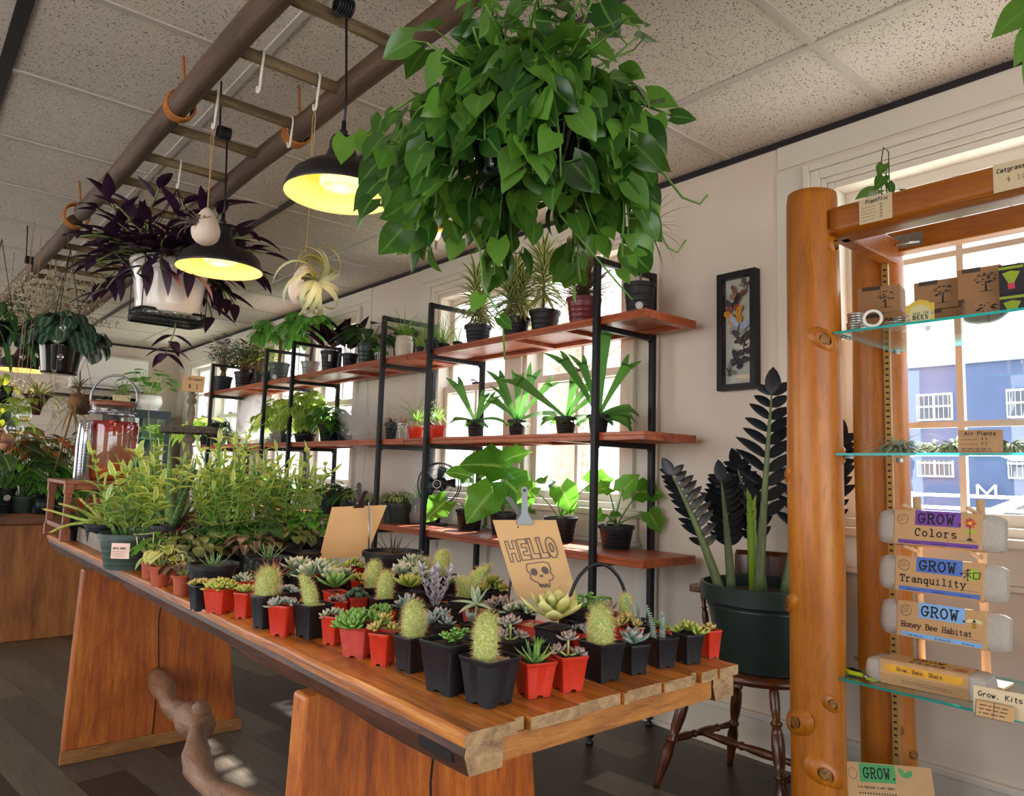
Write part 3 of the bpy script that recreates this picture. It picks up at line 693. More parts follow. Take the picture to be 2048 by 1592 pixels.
# box 4 wide, caps 6 high, x-height 4; strokes after | are slab serifs
GL = {k: _g(v) for k, v in {
 'A': '0,0 2,6 4,0;.8,2.2 3.2,2.2;|-.5,0 .7,0;|3.3,0 4.5,0;|.9,6 2,6', 'B': '.6,0 .6,6 a2.2,4.6,1.4,1.4,90,-90 .6,3.2;2.2,3.2 a2.3,1.6,1.6,1.6,90,-90 .6,0;|0,6 1,6;|0,0 1,0',
 'C': 'a2.1,3,1.9,3,50,310;|3.7,6 3.7,4.2', 'E': '3.8,0 .6,0 .6,6 3.7,6;.6,3.1 2.8,3.1;|0,6 1,6;|0,0 1,0;|3.8,0 3.8,1.4;|3.7,6 3.7,4.7', 'G': 'a2.1,3,1.9,3,50,340 4,2.6 2.4,2.6;|2.2,2.6 4.5,2.6;|3.7,6 3.7,4.3', 'H': '.6,0 .6,6;3.4,0 3.4,6;.6,3 3.4,3;|0,0 1.3,0;|0,6 1.3,6;|2.7,0 4,0;|2.7,6 4,6',
 'K': '.5,0 .5,6;3.6,6 .5,2.6;1.5,3.5 3.8,0', 'L': '.6,6 .6,0 3.6,0', 'M': '.2,0 .2,6 2,2 3.8,6 3.8,0', 'N': '.4,0 .4,6 3.6,0 3.6,6', 'O': 'a2,3,1.9,3,0,360', 'P': '.6,0 .6,6 a2.2,4.4,1.6,1.6,90,-90 .6,2.8;|0,0 1.6,0;|0,6 .8,6',
 'R': '.6,0 .6,6 a2.2,4.5,1.5,1.5,90,-90 .6,3;2,3 3.8,0;|0,0 1.5,0;|0,6 .8,6;|3.3,0 4.5,0', 'S': 'a2,4.5,1.6,1.5,50,270 a2,1.5,1.6,1.5,90,-140;|3.4,6 3.4,4.6;|.4,0 .4,1.4', 'T': '2,0 2,6;0,6 4,6;|1.2,0 2.8,0;|0,6 0,4.6;|4,6 4,4.6', 'V': '0,6 2,0 4,6', 'W': '.2,6 1,0 2,4 3,0 3.8,6;|-.5,6 1,6;|3,6 4.5,6', 'Y': '0,6 2,3 4,6;2,3 2,0',
 'a': 'a1.8,1.2,1.4,1.2,30,390;.7,3.6 a2,3,1.3,1,120,0 3.3,0;|3.3,0 4,0', 'b': '.6,6 .6,0;a2.1,2,1.5,2,0,360;|0,6 .6,6', 'c': 'a2.1,2,1.7,2,45,315', 'd': '3.4,6 3.4,0;a1.9,2,1.5,2,0,360', 'e': '.4,2.1 3.7,2.1 a2.1,2,1.7,2,5,310', 'f': '3.4,5.7 a2.6,5,.9,1,60,180 1.7,0;.6,4 3,4;|.7,0 2.8,0', 'g': 'a1.9,2.1,1.5,1.9,0,360;3.4,4 3.4,-1 a2,-1,1.4,1,0,-150',
 'h': '.6,6 .6,0;.6,2.6 a2,2.6,1.4,1.4,160,0 3.4,0;|0,6 .6,6;|0,0 1.2,0;|2.8,0 4,0', 'i': '2,0 2,4;1.9,5.4 2.1,5.4 2.1,5.6;|.8,4 2,4;|.6,0 3.4,0', 'k': '.6,6 .6,0;3.2,4 .6,1.6;1.5,2.4 3.5,0', 'l': '2,6 2,0;|.8,6 2,6;|.6,0 3.4,0', 'm': '.2,0 .2,4;.2,2.8 a1.1,3,.9,1,160,0 2,0;2,2.8 a2.9,3,.9,1,160,0 3.8,0', 'n': '.6,0 .6,4;.6,2.6 a2,2.6,1.4,1.4,160,0 3.4,0;|0,4 .6,4;|0,0 1.2,0;|2.8,0 4,0',
 'o': 'a2,2,1.7,2,0,360', 'p': '.6,4 .6,-2;a2.1,2,1.5,2,0,360', 'q': '3.4,4 3.4,-2;a1.9,2,1.5,2,0,360;|2.6,-2 4.2,-2', 'r': '1,0 1,4;1,2.4 a2.4,2.6,1.4,1.4,170,50;|.2,4 1,4;|.2,0 2.4,0', 's': 'a2,3,1.5,1,40,260 a2,1,1.6,1,90,-140', 't': '1.5,5.4 1.5,1 a2.5,1,1,1,180,310;.4,4 3,4', 'u': '.6,4 .6,1.4 a2,1.4,1.4,1.4,180,340;3.4,4 3.4,0;|0,4 .6,4;|2.7,4 3.4,4;|3.4,0 4,0', 'v': '.3,4 2,0 3.7,4', 'w': '.2,4 1.1,0 2,3 2.9,0 3.8,4', 'x': '.4,4 3.6,0;3.6,4 .4,0',
 'y': '.3,4 2,0;3.7,4 2,0 1.2,-2 .4,-2;|-.3,4 1,4;|3,4 4.3,4', 'z': '.5,4 3.4,4 .5,0 3.5,0', '.': '1.8,.1 2.1,.1 2.1,.4 1.8,.4 1.8,.1', '$': 'a2,4.2,1.4,1.2,50,270 a2,1.8,1.4,1.2,90,-140;2,6.2 2,-.3', '0': 'a2,3,1.4,3,0,360', '1': '1,4.8 2.2,6 2.2,0;.9,0 3.4,0', '5': '3.4,6 .9,6 .8,3.6 a1.9,1.9,1.7,1.8,100,-140', '-': '.6,2.6 3.4,2.6', ' ': ''}.items()}
def write(mb, text, o, xd, yd, size, th=.12, serif=False, pitch=None, slant=0, jit=0, rr=rnd, lift=.0006, squash=1):
    """draw text as raised ribbons; o = left end of the baseline, xd/yd = reading and up directions, size = cap height"""
    o, xd, yd = V(o), V(xd).normalized(), V(yd).normalized(); nn = xd.cross(yd); k = size/6; pen = 0; h = th*size/2
    for ch in text:
        jx, jy = rr.uniform(-jit, jit), rr.uniform(-jit, jit)
        for ser, pts in GL.get(ch, []):
            if ser and not serif: continue
            P = [o+xd*((pen+(x+slant*y)*squash+jx)*k)+yd*((y+jy)*k)+nn*lift for x, y in pts]
            for i in range(len(P)-1):
                a, b = P[i], P[i+1]; d = (b-a)
                if d.length < 1e-7: continue
                d.normalize(); s = nn.cross(d)*h; e = d*h*.7
                mb.face([mb.add(a-s-e), mb.add(b-s+e), mb.add(b+s+e), mb.add(a+s-e)])
        pen += (pitch or 5.4)*squash
    return pen*k
def scribble(mb, o, xd, yd, w, size, rr=rnd, lift=.0006):
    """a line too small to read in the photograph: short dashes"""
    o, xd, yd = V(o), V(xd).normalized(), V(yd).normalized(); nn = xd.cross(yd); x = 0
    while x < w:
        l = rr.uniform(.6, 2.2)*size; h = size*.28
        if x+l > w: break
        a = o+xd*x+nn*lift; mb.face([mb.add(a), mb.add(a+xd*l), mb.add(a+xd*l+yd*h), mb.add(a+yd*h)]); x += l+size*.5
def rectm(mb, o, xd, yd, w, h, lift=.0004, m=0):
    o, xd, yd = V(o), V(xd).normalized(), V(yd).normalized(); nn = xd.cross(yd)*lift
    mb.face([mb.add(o+nn), mb.add(o+xd*w+nn), mb.add(o+xd*w+yd*h+nn), mb.add(o+yd*h+nn)], m)
def card(name, label, cat, o, xd, yd, w, h, mat, draw, inkmat=INK, th=.0012, group=None, ink_name='lettering'):
    """a paper card with its own thickness; draw(mb, o, xd, yd) puts the writing on the face xd x yd points out of"""
    o, xd, yd = V(o), V(xd).normalized(), V(yd).normalized(); nn = xd.cross(yd)
    t = thing(name, label, cat, o+xd*w/2, 0, group); L = -(o+xd*w/2)
    mb = MB(); P = [o+L, o+L+xd*w, o+L+xd*w+yd*h, o+L+yd*h]; mb.poly(P, h=-nn*th); mb.build('sheet', mat, t, smooth=False)
    mb = MB(); draw(mb, o+L, xd, yd); mb.build(ink_name, inkmat, t, smooth=False); return t
# ================================================================== furniture
W_TABLE = woodm('worn_orange_pine', '#52260a', '#b4641c', '#dc9438', sc=(9, .55, 9), rough=.42, grain=9, bs=.35, knots=0, coat=.15)
W_END = woodm('grey_end_grain', '#6a5038', '#a5845c', '#c0a27a', sc=(8, 3, 14), rough=.8, grain=10, bs=.5)
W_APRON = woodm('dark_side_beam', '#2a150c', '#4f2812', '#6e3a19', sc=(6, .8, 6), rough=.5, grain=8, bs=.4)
W_BOARD = woodm('apron_board', '#6a3d18', '#a5692c', '#b98040', sc=(1.2, 6, 8), rough=.55, grain=9, bs=.2)
W_TREST = woodm('red_brown_slab', '#70300c', '#ac560f', '#c97c28', sc=(9, 2, 1.1), rough=.5, grain=7, bs=.25, coat=.1)
W_BRANCH = woodm('peeled_branch', '#5a3a26', '#94684a', '#a88468', sc=(4, 1, 4), rough=.55, grain=12, bs=.5)
W_SHELF = woodm('acacia_shelf', '#6a2812', '#a34c22', '#c06a34', sc=(8, .9, 8), rough=.42, grain=5, bs=.06, coat=.15)
W_CEDAR = woodm('varnished_cedar', '#944e06', '#b56a0a', '#c98420', sc=(6, 6, .8), rough=.42, grain=4, bs=.1, coat=.12)
W_CEDARH = woodm('varnished_cedar_beam', '#8c4706', '#ac600a', '#c07a1e', sc=(6, .8, 6), rough=.42, grain=4, bs=.1, coat=.12)
W_KNOT = woodm('cedar_knot', '#5a3008', '#8a5a1c', '#b07a30', sc=(30, 30, 30), rough=.5, grain=3, bs=.3)
W_CHAIR = woodm('dark_varnished_chair', '#2c130a', '#57290f', '#7a431a', sc=(4, 4, .8), rough=.28, grain=8, bs=.05, coat=.3)
W_LADDER = woodm('weathered_ladder_rail', '#352219', '#58402f', '#6d5340', sc=(7, .6, 7), rough=.7, grain=8, bs=.4)
W_RUNG = woodm('grey_rung', '#4f3d2c', '#857052', '#9a8464', sc=(.8, 8, 8), rough=.75, grain=9, bs=.4)
W_FAR = woodm('far_table_board', '#6a3a16', '#a0622a', '#b57a3a', sc=(6, 6, .8), rough=.5, grain=5, bs=.1)
W_STAND = woodm('red_brown_stand', '#5a2c18', '#8a4c2c', '#a0623c', sc=(5, 5, 5), rough=.45, grain=6, bs=.1)
W_COL = woodm('grey_turned_wood', '#4f443a', '#83735f', '#988874', sc=(4, 4, 1), rough=.7, grain=8, bs=.3)
TT = .78           # table top height
TX0, TX1, TY0, TY1 = .643, 1.312, .835, 4.24
def build_table():
    t = thing('trestle_table', 'long heavy wooden trestle table crowded with small potted plants', 'table', (.97, 2.5, 0))
    O = V((-.97, -2.5, 0)); rr = random.Random(5)
    mb = MB(); xs = [TX0, .742, .765, .872, .975, .988, 1.085, 1.175, 1.195, 1.25, TX1]
    for i in range(10):
        a, b = xs[i]+.0012, xs[i+1]-.0012; e = TY0+rr.uniform(-.006, .008)+(.012 if i in (1, 7) else 0); th = .02; N = 34
        for s in range(N):
            y0, y1 = e+(TY1-e)*s/N, e+(TY1-e)*(s+1)/N
        rs = []
        for s in range(N+1):
            y = e+(TY1-e)*s/N; wl = (.0015*sin(s*1.3)+rr.uniform(-.0012, .0012)) if i == 0 else rr.uniform(-.0006, .0006)
            wr = rr.uniform(-.003, .003) if i == 9 else rr.uniform(-.0006, .0006); z = TT+rr.uniform(-.0006, .0003)
            if s == 0: z -= .001
            c = .006 if i == 0 else .0022
            rs.append([O+V(p) for p in ((a+wl, y, TT-th), (b+wr, y, TT-th), (b+wr, y, z-.0022), (b+wr-.0022, y, z), (a+wl+c*1.4, y, z), (a+wl+c*.3, y, z-c*.5), (a+wl, y, z-c*1.3))])
        mb.rings(rs); n0 = len(mb.v); p = [mb.add(q) for q in rs[0]]; mb.face(p[::-1], 1); p = [mb.add(q) for q in rs[-1]]; mb.face(p, 1)
    mb.build('top', [W_TABLE, W_END], t, smooth=False)
    # worn notches cut across the end grain read as dark slots between planks; side beams with a live lower edge
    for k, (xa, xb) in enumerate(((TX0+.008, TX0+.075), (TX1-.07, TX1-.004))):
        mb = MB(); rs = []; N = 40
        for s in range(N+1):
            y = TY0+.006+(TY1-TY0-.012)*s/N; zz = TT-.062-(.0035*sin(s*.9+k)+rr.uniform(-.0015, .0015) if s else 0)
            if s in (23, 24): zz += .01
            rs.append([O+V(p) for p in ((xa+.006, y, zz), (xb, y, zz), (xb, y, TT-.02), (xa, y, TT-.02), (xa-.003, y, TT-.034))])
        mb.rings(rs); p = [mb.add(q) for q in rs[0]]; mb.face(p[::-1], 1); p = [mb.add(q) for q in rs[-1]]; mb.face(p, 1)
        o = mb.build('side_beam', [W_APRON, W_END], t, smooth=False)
        if k == 0:
            mb = MB(); mb.box((xa-.0045, TY0+.035, TT-.05), (xa, TY0+.12, TT-.033), M=Matrix.Translation(O)); mb.build('mortise_shade', pbr('dark_slot', '#140b07', .9), o, smooth=False, bevel=.004)  # no hollow is cut; the slot's shade is put into the dark colour
    for y in (TY0+.009, TY1-.035):
        mb = MB(); mb.box((TX0+.076, y, TT-.058), (TX1-.071, y+.024, TT-.02), M=Matrix.Translation(O)); mb.build('end_apron', W_BOARD, t, smooth=False, bevel=.003)
    for y, s in ((1.3, 1), (3.27, 1)):
        mb = MB(); F = [(.611, 0), (1.27, 0), (1.255, .1), (1.215, .4), (1.175, .72), (.628, .72), (.618, .4), (.611, .1)]
        pts = [O+V((x, y, z)) for x, z in F]; mb.poly(pts, h=(0, .055, 0)); tr = mb.build('trestle', W_TREST, t, smooth=False, bevel=.008)
        mb = MB(); mb.box((.60, y-.014, 0), (1.285, y, .05), M=Matrix.Translation(O)); mb.build('foot_rail', woodm('foot_rail_wood', '#5a3418', '#96622e', '#ab7a42', sc=(.9, 6, 6), grain=8, bs=.3), tr, smooth=False, bevel=.004)
        mb = MB()
        mb.tube([O+V((.925, y-.002, .05)), O+V((.93, y-.003, .3)), O+V((.915, y-.002, .5)), O+V((.93, y-.002, .7))], .0022, 4); mb.build('split', pbr('dark_slot', '#140b07', .9), tr)
    # crooked branch for a stretcher
    P = [(.925, 3.27, .275), (.90, 3.05, .268), (.875, 2.88, .262), (.895, 2.66, .262), (.86, 2.55, .252), (.80, 2.36, .25), (.775, 2.18, .245), (.74, 1.9, .30), (.80, 1.6, .30), (.9, 1.36, .28)]
    mb = MB(); pts = [O+V(p) for p in P]; fine = []
    for i in range(len(pts)-1):
        for q in range(4):
            u = q/4; p0, p1, p2, p3 = pts[max(0, i-1)], pts[i], pts[i+1], pts[min(len(pts)-1, i+2)]
            fine.append(.5*((2*p1)+(p2-p0)*u+(2*p0-5*p1+4*p2-p3)*u*u+(3*p1-p0-3*p2+p3)*u**3))
    fine.append(pts[-1]); rad = [(.036+.012*sin(i*.7)*rr.uniform(.3, 1)+(.014 if 11 <= i <= 13 else 0)) for i in range(len(fine))]
    mb.tube(fine, rad, 14); br = mb.build('branch_stretcher', W_BRANCH, t)
    mb = MB(); k = O+V((.895, 2.64, .262)); mb.tube([k+V((0, 0, .02)), k+V((.0, -.01, .06)), k+V((.004, -.012, .075))], [.034, .03, .02], 10); mb.build('knot_stub', W_BRANCH, br)
build_table()

# ------------------------------------------------------------------ the three shelving units along the window wall
SXF, SXB = 2.375, 2.80
SZ = (.80, 1.332, 1.856)
def shelf_unit(y0, y1, label):
    t = thing('shelving_unit', label, 'shelf', ((SXF+SXB)/2, (y0+y1)/2, 0), 0, 'black steel shelving units along the windows')
    O = Matrix.Translation(V((-(SXF+SXB)/2, -(y0+y1)/2, 0))); q = .028
    for y in (y0+.265, y1-.265):
        for x in (SXF, SXB-q):
            mb = MB(); mb.box((x, y-q/2, .03), (x+q, y+q/2, 2.13), M=O); po = mb.build('post', METALB, t, smooth=False, bevel=.003)
            mb = MB(); mb.lathe([(0, 0), (.016, 0), (.018, .012), (.012, .02), (.006, .032)], 12, O @ V((x+q/2, y, 0))); mb.build('levelling_foot', BLACKP, po)
        for z in (2.102, SZ[2]-.062, SZ[1]-.062, SZ[0]-.056):
            mb = MB(); mb.box((SXF+q, y-q/2, z), (SXB-q, y+q/2, z+.026), M=O); mb.build('cross_bar', METALB, t, smooth=False, bevel=.003)
        for z in SZ[1:]:
            for x in (SXF+q+.01, SXB-q-.01): mb = MB(); mb.lathe([(0, -.009), (.006, -.009), (.006, 0)], 8, O @ V((x, y, z-.062))); mb.build('bolt', METALB, t)
    for z in SZ:
        mb = MB(); a, b = SXF+.0295, SXB-.03; w = .05; th = .036
        mb.box((a, y0, z-.016), (b, y1, z), M=O)                               # boards
        for lo, hi in (((a, y0, z-th), (a+w*.4, y1, z-.016)), ((b-w, y0, z-th), (b, y1, z-.016)), ((a+w*.4, y0, z-th), (b-w, y0+w, z-.016)), ((a+w*.4, y1-w, z-th), (b-w, y1, z-.016)),
                       ((a+w*.4, (y0+y1)/2-w, z-th), (b-w, (y0+y1)/2+w*.2, z-.016)), ((a+w*.4, y0+.5, z-th), (b-w, y0+.56, z-.016))): mb.box(lo, hi, M=O)
        sh = mb.build('shelf_board', W_SHELF, t, smooth=False, bevel=.002)
shelf_unit(1.968, 3.83, 'shelving unit nearest the camera, its top shelf holding striped dracaenas')
shelf_unit(3.836, 5.745, 'middle shelving unit, with the face planter and the bright pothos')
shelf_unit(5.752, 7.617, 'farthest shelving unit, with the bonsai pots by the corner window')

# ------------------------------------------------------------------ cedar log display rack
def log(mb, p, q, r, rr, knots=0, n=26, rings=26, sx=1.0, cut=None):
    p, q = V(p), V(q); d = (q-p).normalized(); u = d.orthogonal().normalized(); s = d.cross(u); rs = []
    ph = [rr.uniform(0, 6) for _ in range(6)]; K = [(rr.uniform(0, 6.28), rr.uniform(.08, .92), rr.uniform(.5, 1)) for _ in range(knots)]
    for i in range(rings+1):
        f = i/rings; c = p.lerp(q, f); ring = []
        for k in range(n):
            a = 2*pi*k/n; R = r*(1+.025*sin(2*a+ph[0]+f*2)+.02*sin(3*a+ph[1]-f*3)+.03*sin(f*7+ph[2])+.012*sin(f*17+a+ph[3]))
            for (ka, kf, ks) in K:
                da = (a-ka+pi) % (2*pi)-pi; df = (f-kf)*(q-p).length/r
                R += r*.13*ks*exp(-(da*da*9+df*df*6))
            if i in (0, rings): R *= .95
            P = c+(u*cos(a)+s*sin(a))*R
            if cut is not None: P.x = min(cut, max(P.x, c.x-.034))
            ring.append(P)
        rs.append(ring)
    mb.rings(rs, True, True, True); return [(p.lerp(q, kf)+(u*cos(ka)+s*sin(ka))*r*(1.09+.08*ks), (u*cos(ka)+s*sin(ka)), ks) for ka, kf, ks in K]
RX, RYA, RYB = 2.135, 1.09, .06
RBX = 2.62
def build_rack():
    rr = random.Random(21)
    t = thing('log_display_rack', 'tall varnished cedar log display rack with glass shelves', 'display rack', ((RX+RBX)/2, .6, 0))
    O = V((-(RX+RBX)/2, -.6, 0))
    kn = []
    for (x, y, r, h, k, nm_) in ((RX, RYA, .079, 2.03, 0, 'log_post'), (RBX, 1.1, .083, 2.0, 5, 'log_post'), (RX, RYB, .079, 2.03, 5, 'log_post'), (RBX, RYB, .083, 2.0, 4, 'log_post')):
        mb = MB(); K = log(mb, O+V((x, y, 0)), O+V((x, y, h)), r, rr, k, rings=60)
        o = mb.build(nm_, W_CEDAR, t)
        if k == 0:      # the near post: knots where the photograph has them, facing the viewer
            fx = -(V((x, y, 0))).normalized(); sx_ = V((fx.y, -fx.x, 0))   # sx_ points to the right as seen
            for (zz, lat, s_) in ((1.56, .03, 1.1), (1.85, .062, .75), (1.16, -.078, .8), (.78, -.076, .9), (.33, .015, 1.2), (.52, .035, .8), (.45, -.06, 1.2), (1.22, .078, .7)):
                dpt = sqrt(max(.0004, .081**2-lat**2)); c = O+V((x, y, zz))+fx*dpt*.97+(-sx_ if False else V((-fx.y, fx.x, 0)))*lat
                nrm = (c-(O+V((x, y, zz)))).normalized(); Q = V((0, 0, 1)).rotation_difference(nrm).to_matrix()
                b = MB(); b.lathe([(.034*s_, -.012), (.028*s_, -.003), (.02*s_, .004), (.014*s_, .0055)], 16, c, M=Q @ Matrix.Diagonal((1, 1, 1)), sy=1.5); b.build('knot_swelling', W_CEDAR, o)
                b = MB(); b.lathe([(.0145*s_, .003), (.0135*s_, .0065), (.008*s_, .0062), (0, .005)], 16, c, M=Q, cap0=False); b.build('knot', W_KNOT, o)
        for c, nn, s_ in K:
            Q = V((0, 0, 1)).rotation_difference(nn).to_matrix(); b = MB(); b.lathe([(.016*s_, -.006), (.013*s_, .004), (.006*s_, .003), (0, .002)], 12, c, M=Q); b.build('knot', W_KNOT, o)
    mb = MB(); log(mb, O+V((RX-.005, RYA-.075, 1.921)), O+V((RX-.005, RYB+.07, 1.921)), .047, rr, 3, rings=30, cut=O.x+RX+.03); o = mb.build('front_beam', W_CEDARH, t)
    mb = MB(); mb.box(O+V((RX-.035, RYB+.07, 1.885)), O+V((RX+.09, RYA-.06, 1.9))); mb.build('beam_cleat', W_CEDARH, t, smooth=False, bevel=.004)
    mb = MB(); mb.box(O+V((RBX-.06, RYB+.08, 1.925)), O+V((RBX+.0, RYA-.04, 2.0))); mb.build('back_beam', W_CEDARH, t, smooth=False, bevel=.006)
    for y in (RYA-.06, RYB+.04):
        mb = MB(); mb.box(O+V((RX+.05, y-.03, 1.885)), O+V((RBX-.06, y+.02, 1.965))); mb.build('side_beam', W_CEDARH, t, smooth=False, bevel=.005)
    # galvanised angle bracket in the inner corner, seen from below
    mb = MB(); b0 = O+V((RBX-.063, RYA-.165, 1.935)); mb.box(b0, b0+V((.003, .105, .045))); mb.lathe([(0, 0), (.008, .0), (.008, .005), (0, .006)], 8, b0+V((0, .05, .022)), M=Matrix.Rotation(-pi/2, 3, 'Y'))
    mb.tube([b0+V((-.002, .01, .01)), b0+V((-.03, .03, .006)), b0+V((-.03, .07, .006)), b0+V((-.002, .09, .01))], .004, 5); mb.build('angle_bracket', pbr('galvanised', '#b5b5b2', .35, .85), t, smooth=False)
    # slotted standards and their clips
    BRASS = pbr('tan_metal_standard', '#b08a4a', .5, .3)
    for y in (RYA+.0, RYB+.12):
        mb = MB(); x = RBX-.088; mb.box(O+V((x, y-.062, .25)), O+V((x+.012, y-.042, 1.9))); s = mb.build('slotted_standard', BRASS, t, smooth=False)
        mb = MB(); z = .28
        while z < 1.88: mb.box(O+V((x-.001, y-.057, z)), O+V((x, y-.047, z+.006))); z += .02
        mb.build('slots', INK, s, smooth=False)
    # glass shelves with cut edges; bright cyan colour stands in for their glow
    m_, nt, b = nm('glass_edge_glow'); b.inputs['Base Color'].default_value = rgba('#2fc4c4'); b.inputs['Roughness'].default_value = .1; b.inputs['Transmission Weight'].default_value = .2
    translu(nt, b, rgba_sock(nt, '#3fe0e0'), .6); GE = m_
    GS = glassm('shelf_glass', (.86, .95, .95), .1)
    for z, nm_ in ((1.583, 'glass_shelf'), (1.225, 'glass_shelf'), (.592, 'glass_shelf'), (.02+.16, 'glass_shelf')):
        mb = MB(); lo, hi = O+V((RX-.03, RYB+.09, z-.007)), O+V((RBX-.1, RYA-.078, z)); mb.box(lo, hi)
        for k in range(6): mb.m[k] = 0 if k < 2 else 1
        g = mb.build(nm_, [GS, GE], t, smooth=False)
        for y in (RYA-.09, RYB+.1):
            mb = MB(); mb.tube([O+V((RX+.0, y, z-.011)), O+V((RX+.05, y, z-.011))], .004, 6); mb.tube([O+V((RBX-.12, y, z-.011)), O+V((RBX-.08, y, z-.011))], .004, 6); mb.build('shelf_clip', STEEL, g)
def rgba_sock(nt, c):
    n = nt.nodes.new('ShaderNodeRGB'); n.outputs[0].default_value = rgba(c); return n.outputs[0]
build_rack()

# ------------------------------------------------------------------ captain's chair carrying the big green pot
def turned(mb, p, q, r, rr=None, n=14):
    """turned spindle between two points"""
    p, q = V(p), V(q); d = (q-p); L = d.length; Q = V((0, 0, 1)).rotation_difference(d.normalized()).to_matrix()
    pr = [(0, .7), (.06, .75), (.2, 1.15), (.3, 1.25), (.38, .85), (.39, 1.15), (.41, 1.2), (.425, .8), (.5, 1.15), (.6, 1.3), (.68, 1.2), (.73, .8), (.74, 1.15), (.76, 1.2), (.775, .75), (.86, .95), (.94, 1.0), (.97, .95), (1, .7)]
    mb.lathe([(0, 0)]+[(r*b, a*L) for a, b in pr]+[(0, L)], n, p, M=Q)
CHX, CHY = 2.50, 1.50
def build_chair():
    t = thing('captains_chair', 'dark turned wooden armchair under the black zamioculcas pot', 'chair', (CHX, CHY, 0), 0)
    mb = MB(); mb.lathe([(0, .437), (.2, .437), (.232, .447), (.238, .46), (.23, .473), (.2, .476), (0, .472)], 32, sy=1.04); mb.build('seat', W_CHAIR, t)
    F = {'a': (-.2, .26), 'b': (-.2, -.2), 'c': (.17, .22), 'd': (.17, -.2)}
    for x, y in F.values():
        mb = MB(); turned(mb, (x*1.12, y*1.12, .0), (x*.68, y*.68, .442), .017); mb.build('leg', W_CHAIR, t)
    for a, b in (('a', 'c'), ('b', 'd')):
        mb = MB(); A, B = V((F[a][0], F[a][1], .17)), V((F[b][0], F[b][1], .17)); turned(mb, A*1, B*1, .012); mb.build('stretcher', W_CHAIR, t)
    mb = MB(); turned(mb, (-.02, .235, .17), (-.02, -.2, .17), .013); mb.build('stretcher', W_CHAIR, t)
    pts = [V((.235*cos(a), .245*sin(a), .70)) for a in [radians(q) for q in range(-105, 106, 15)]]
    mb = MB()
    rs = [[p+V((cos(a_)*d, sin(a_)*d, z)) for d, z in ((-.025, 0), (.025, 0), (.025, .03), (-.025, .03))] for p, a_ in zip(pts, [radians(q) for q in range(-105, 106, 15)])]
    mb.rings(rs, True, True, True); mb.build('arm_rail', W_CHAIR, t, smooth=False, bevel=.006)
    mb = MB(); pts2 = [radians(q) for q in range(-50, 51, 10)]
    rs = [[V((.245*cos(a_), .255*sin(a_), 0))+V((cos(a_)*d, sin(a_)*d, z)) for d, z in ((-.015, .73), (.015, .73), (.022, .84), (0, .86), (-.01, .84))] for a_ in pts2]
    mb.rings(rs, True, True, True); mb.build('backrest', W_CHAIR, t, smooth=False, bevel=.004)
    for q in range(-90, 91, 30):
        a = radians(q); mb = MB(); turned(mb, (.2*cos(a), .21*sin(a), .45), (.235*cos(a), .245*sin(a), .70), .010); mb.build('spindle', W_CHAIR, t)
build_chair()
def zz_plant():
    rr = random.Random(4); R = .225
    t = thing('potted_zamioculcas', 'black leaved zamioculcas in a large dark green pot on the wooden chair', 'potted plant', (CHX-.02, CHY-.045, .478))
    mb = MB(); round_pot(mb, R, .165, .29, rim=.06, lip=.008, n=36); mb.lathe([(.2, .205), (.212, .21), (.211, .214), (.2, .216)], 36); mb.build('pot', DKGREENP, t, smooth='auto')
    mb = MB(); soil_disc(mb, .2, .25); mb.build('soil', SOIL, t)
    right = V((cos(_yaw), -sin(_yaw), 0)); away = V((sin(_yaw), cos(_yaw), 0))
    # (base right, base away, tip right, tip away, tip height, leaf size, dark?)
    ST = [(-.17, -.03, -.35, -.02, .42, .085, 1), (-.03, .0, .03, .02, .73, .125, 1), (.07, .02, .2, .0, .62, .12, 1), (.02, .09, -.06, .14, .45, .1, 1), (.12, .06, .3, .08, .5, .11, 1), (-.1, .09, -.13, .12, .40, .1, 1), (.16, -.02, .24, -.06, .55, .11, 1)]
    sl = MB(); st = MB()
    for bx, ba, tx, ta, h, ls, _ in ST:
        p0 = right*bx+away*ba+V((0, 0, .24)); p3 = right*tx+away*ta+V((0, 0, .25+h)); mid = p0.lerp(p3, .5)+V((0, 0, .06))-(p3-p0).cross(V((0, 0, 1)))*.0
        pts = [p0*(1-q)**2+mid*2*q*(1-q)+p3*q*q for q in [i/14 for i in range(15)]]
        st.tube(pts, lambda q: .016*(1-q)**.8+.003, 8)
        for i in range(5, 15):
            d = (pts[i]-pts[i-1]).normalized(); sd = right*.95-away*.3
            for s_ in (-1, 1):
                dd = (sd*s_*.9+d*.75+V((0, 0, rr.uniform(-.1, .1)))).normalized(); k = .75+.4*sin(pi*min(1, (i-4)/9))
                leaf(sl, pts[i], dd, -away*.8+V((0, 0, .6)), ls*k*rr.uniform(.8, 1.0), ls*.36, P_OVAL, .25, .25, rr.random(), 6)
        leaf(sl, pts[-1], (pts[-1]-pts[-2]).normalized(), -away, ls*.9, ls*.5, P_OVAL, .1, .2, .3, 6)
    sl.build('foliage', L_BLACK, t); st.build('stems', pbr('olive_stem', '#5f6f45', .5, var=.3), t)
    sp = MB(); base = right*-.075+away*-.06+V((0, 0, .25))
    sp.tube([base, base+V((0, 0, .16)), base+V((-.004, 0, .36))], [.008, .012, .002], 8)
    for k in range(9): leaf(sp, base+V((0, 0, .14+.022*k)), (right*(.25 if k % 2 else -.25)+V((0, 0, 1))).normalized(), -away, .07, .018, P_LANCE, -.1, .3, .5, 4)
    lab(sp.build('new_shoot', L_LIME, t), 'bright green new shoot')
zz_plant()
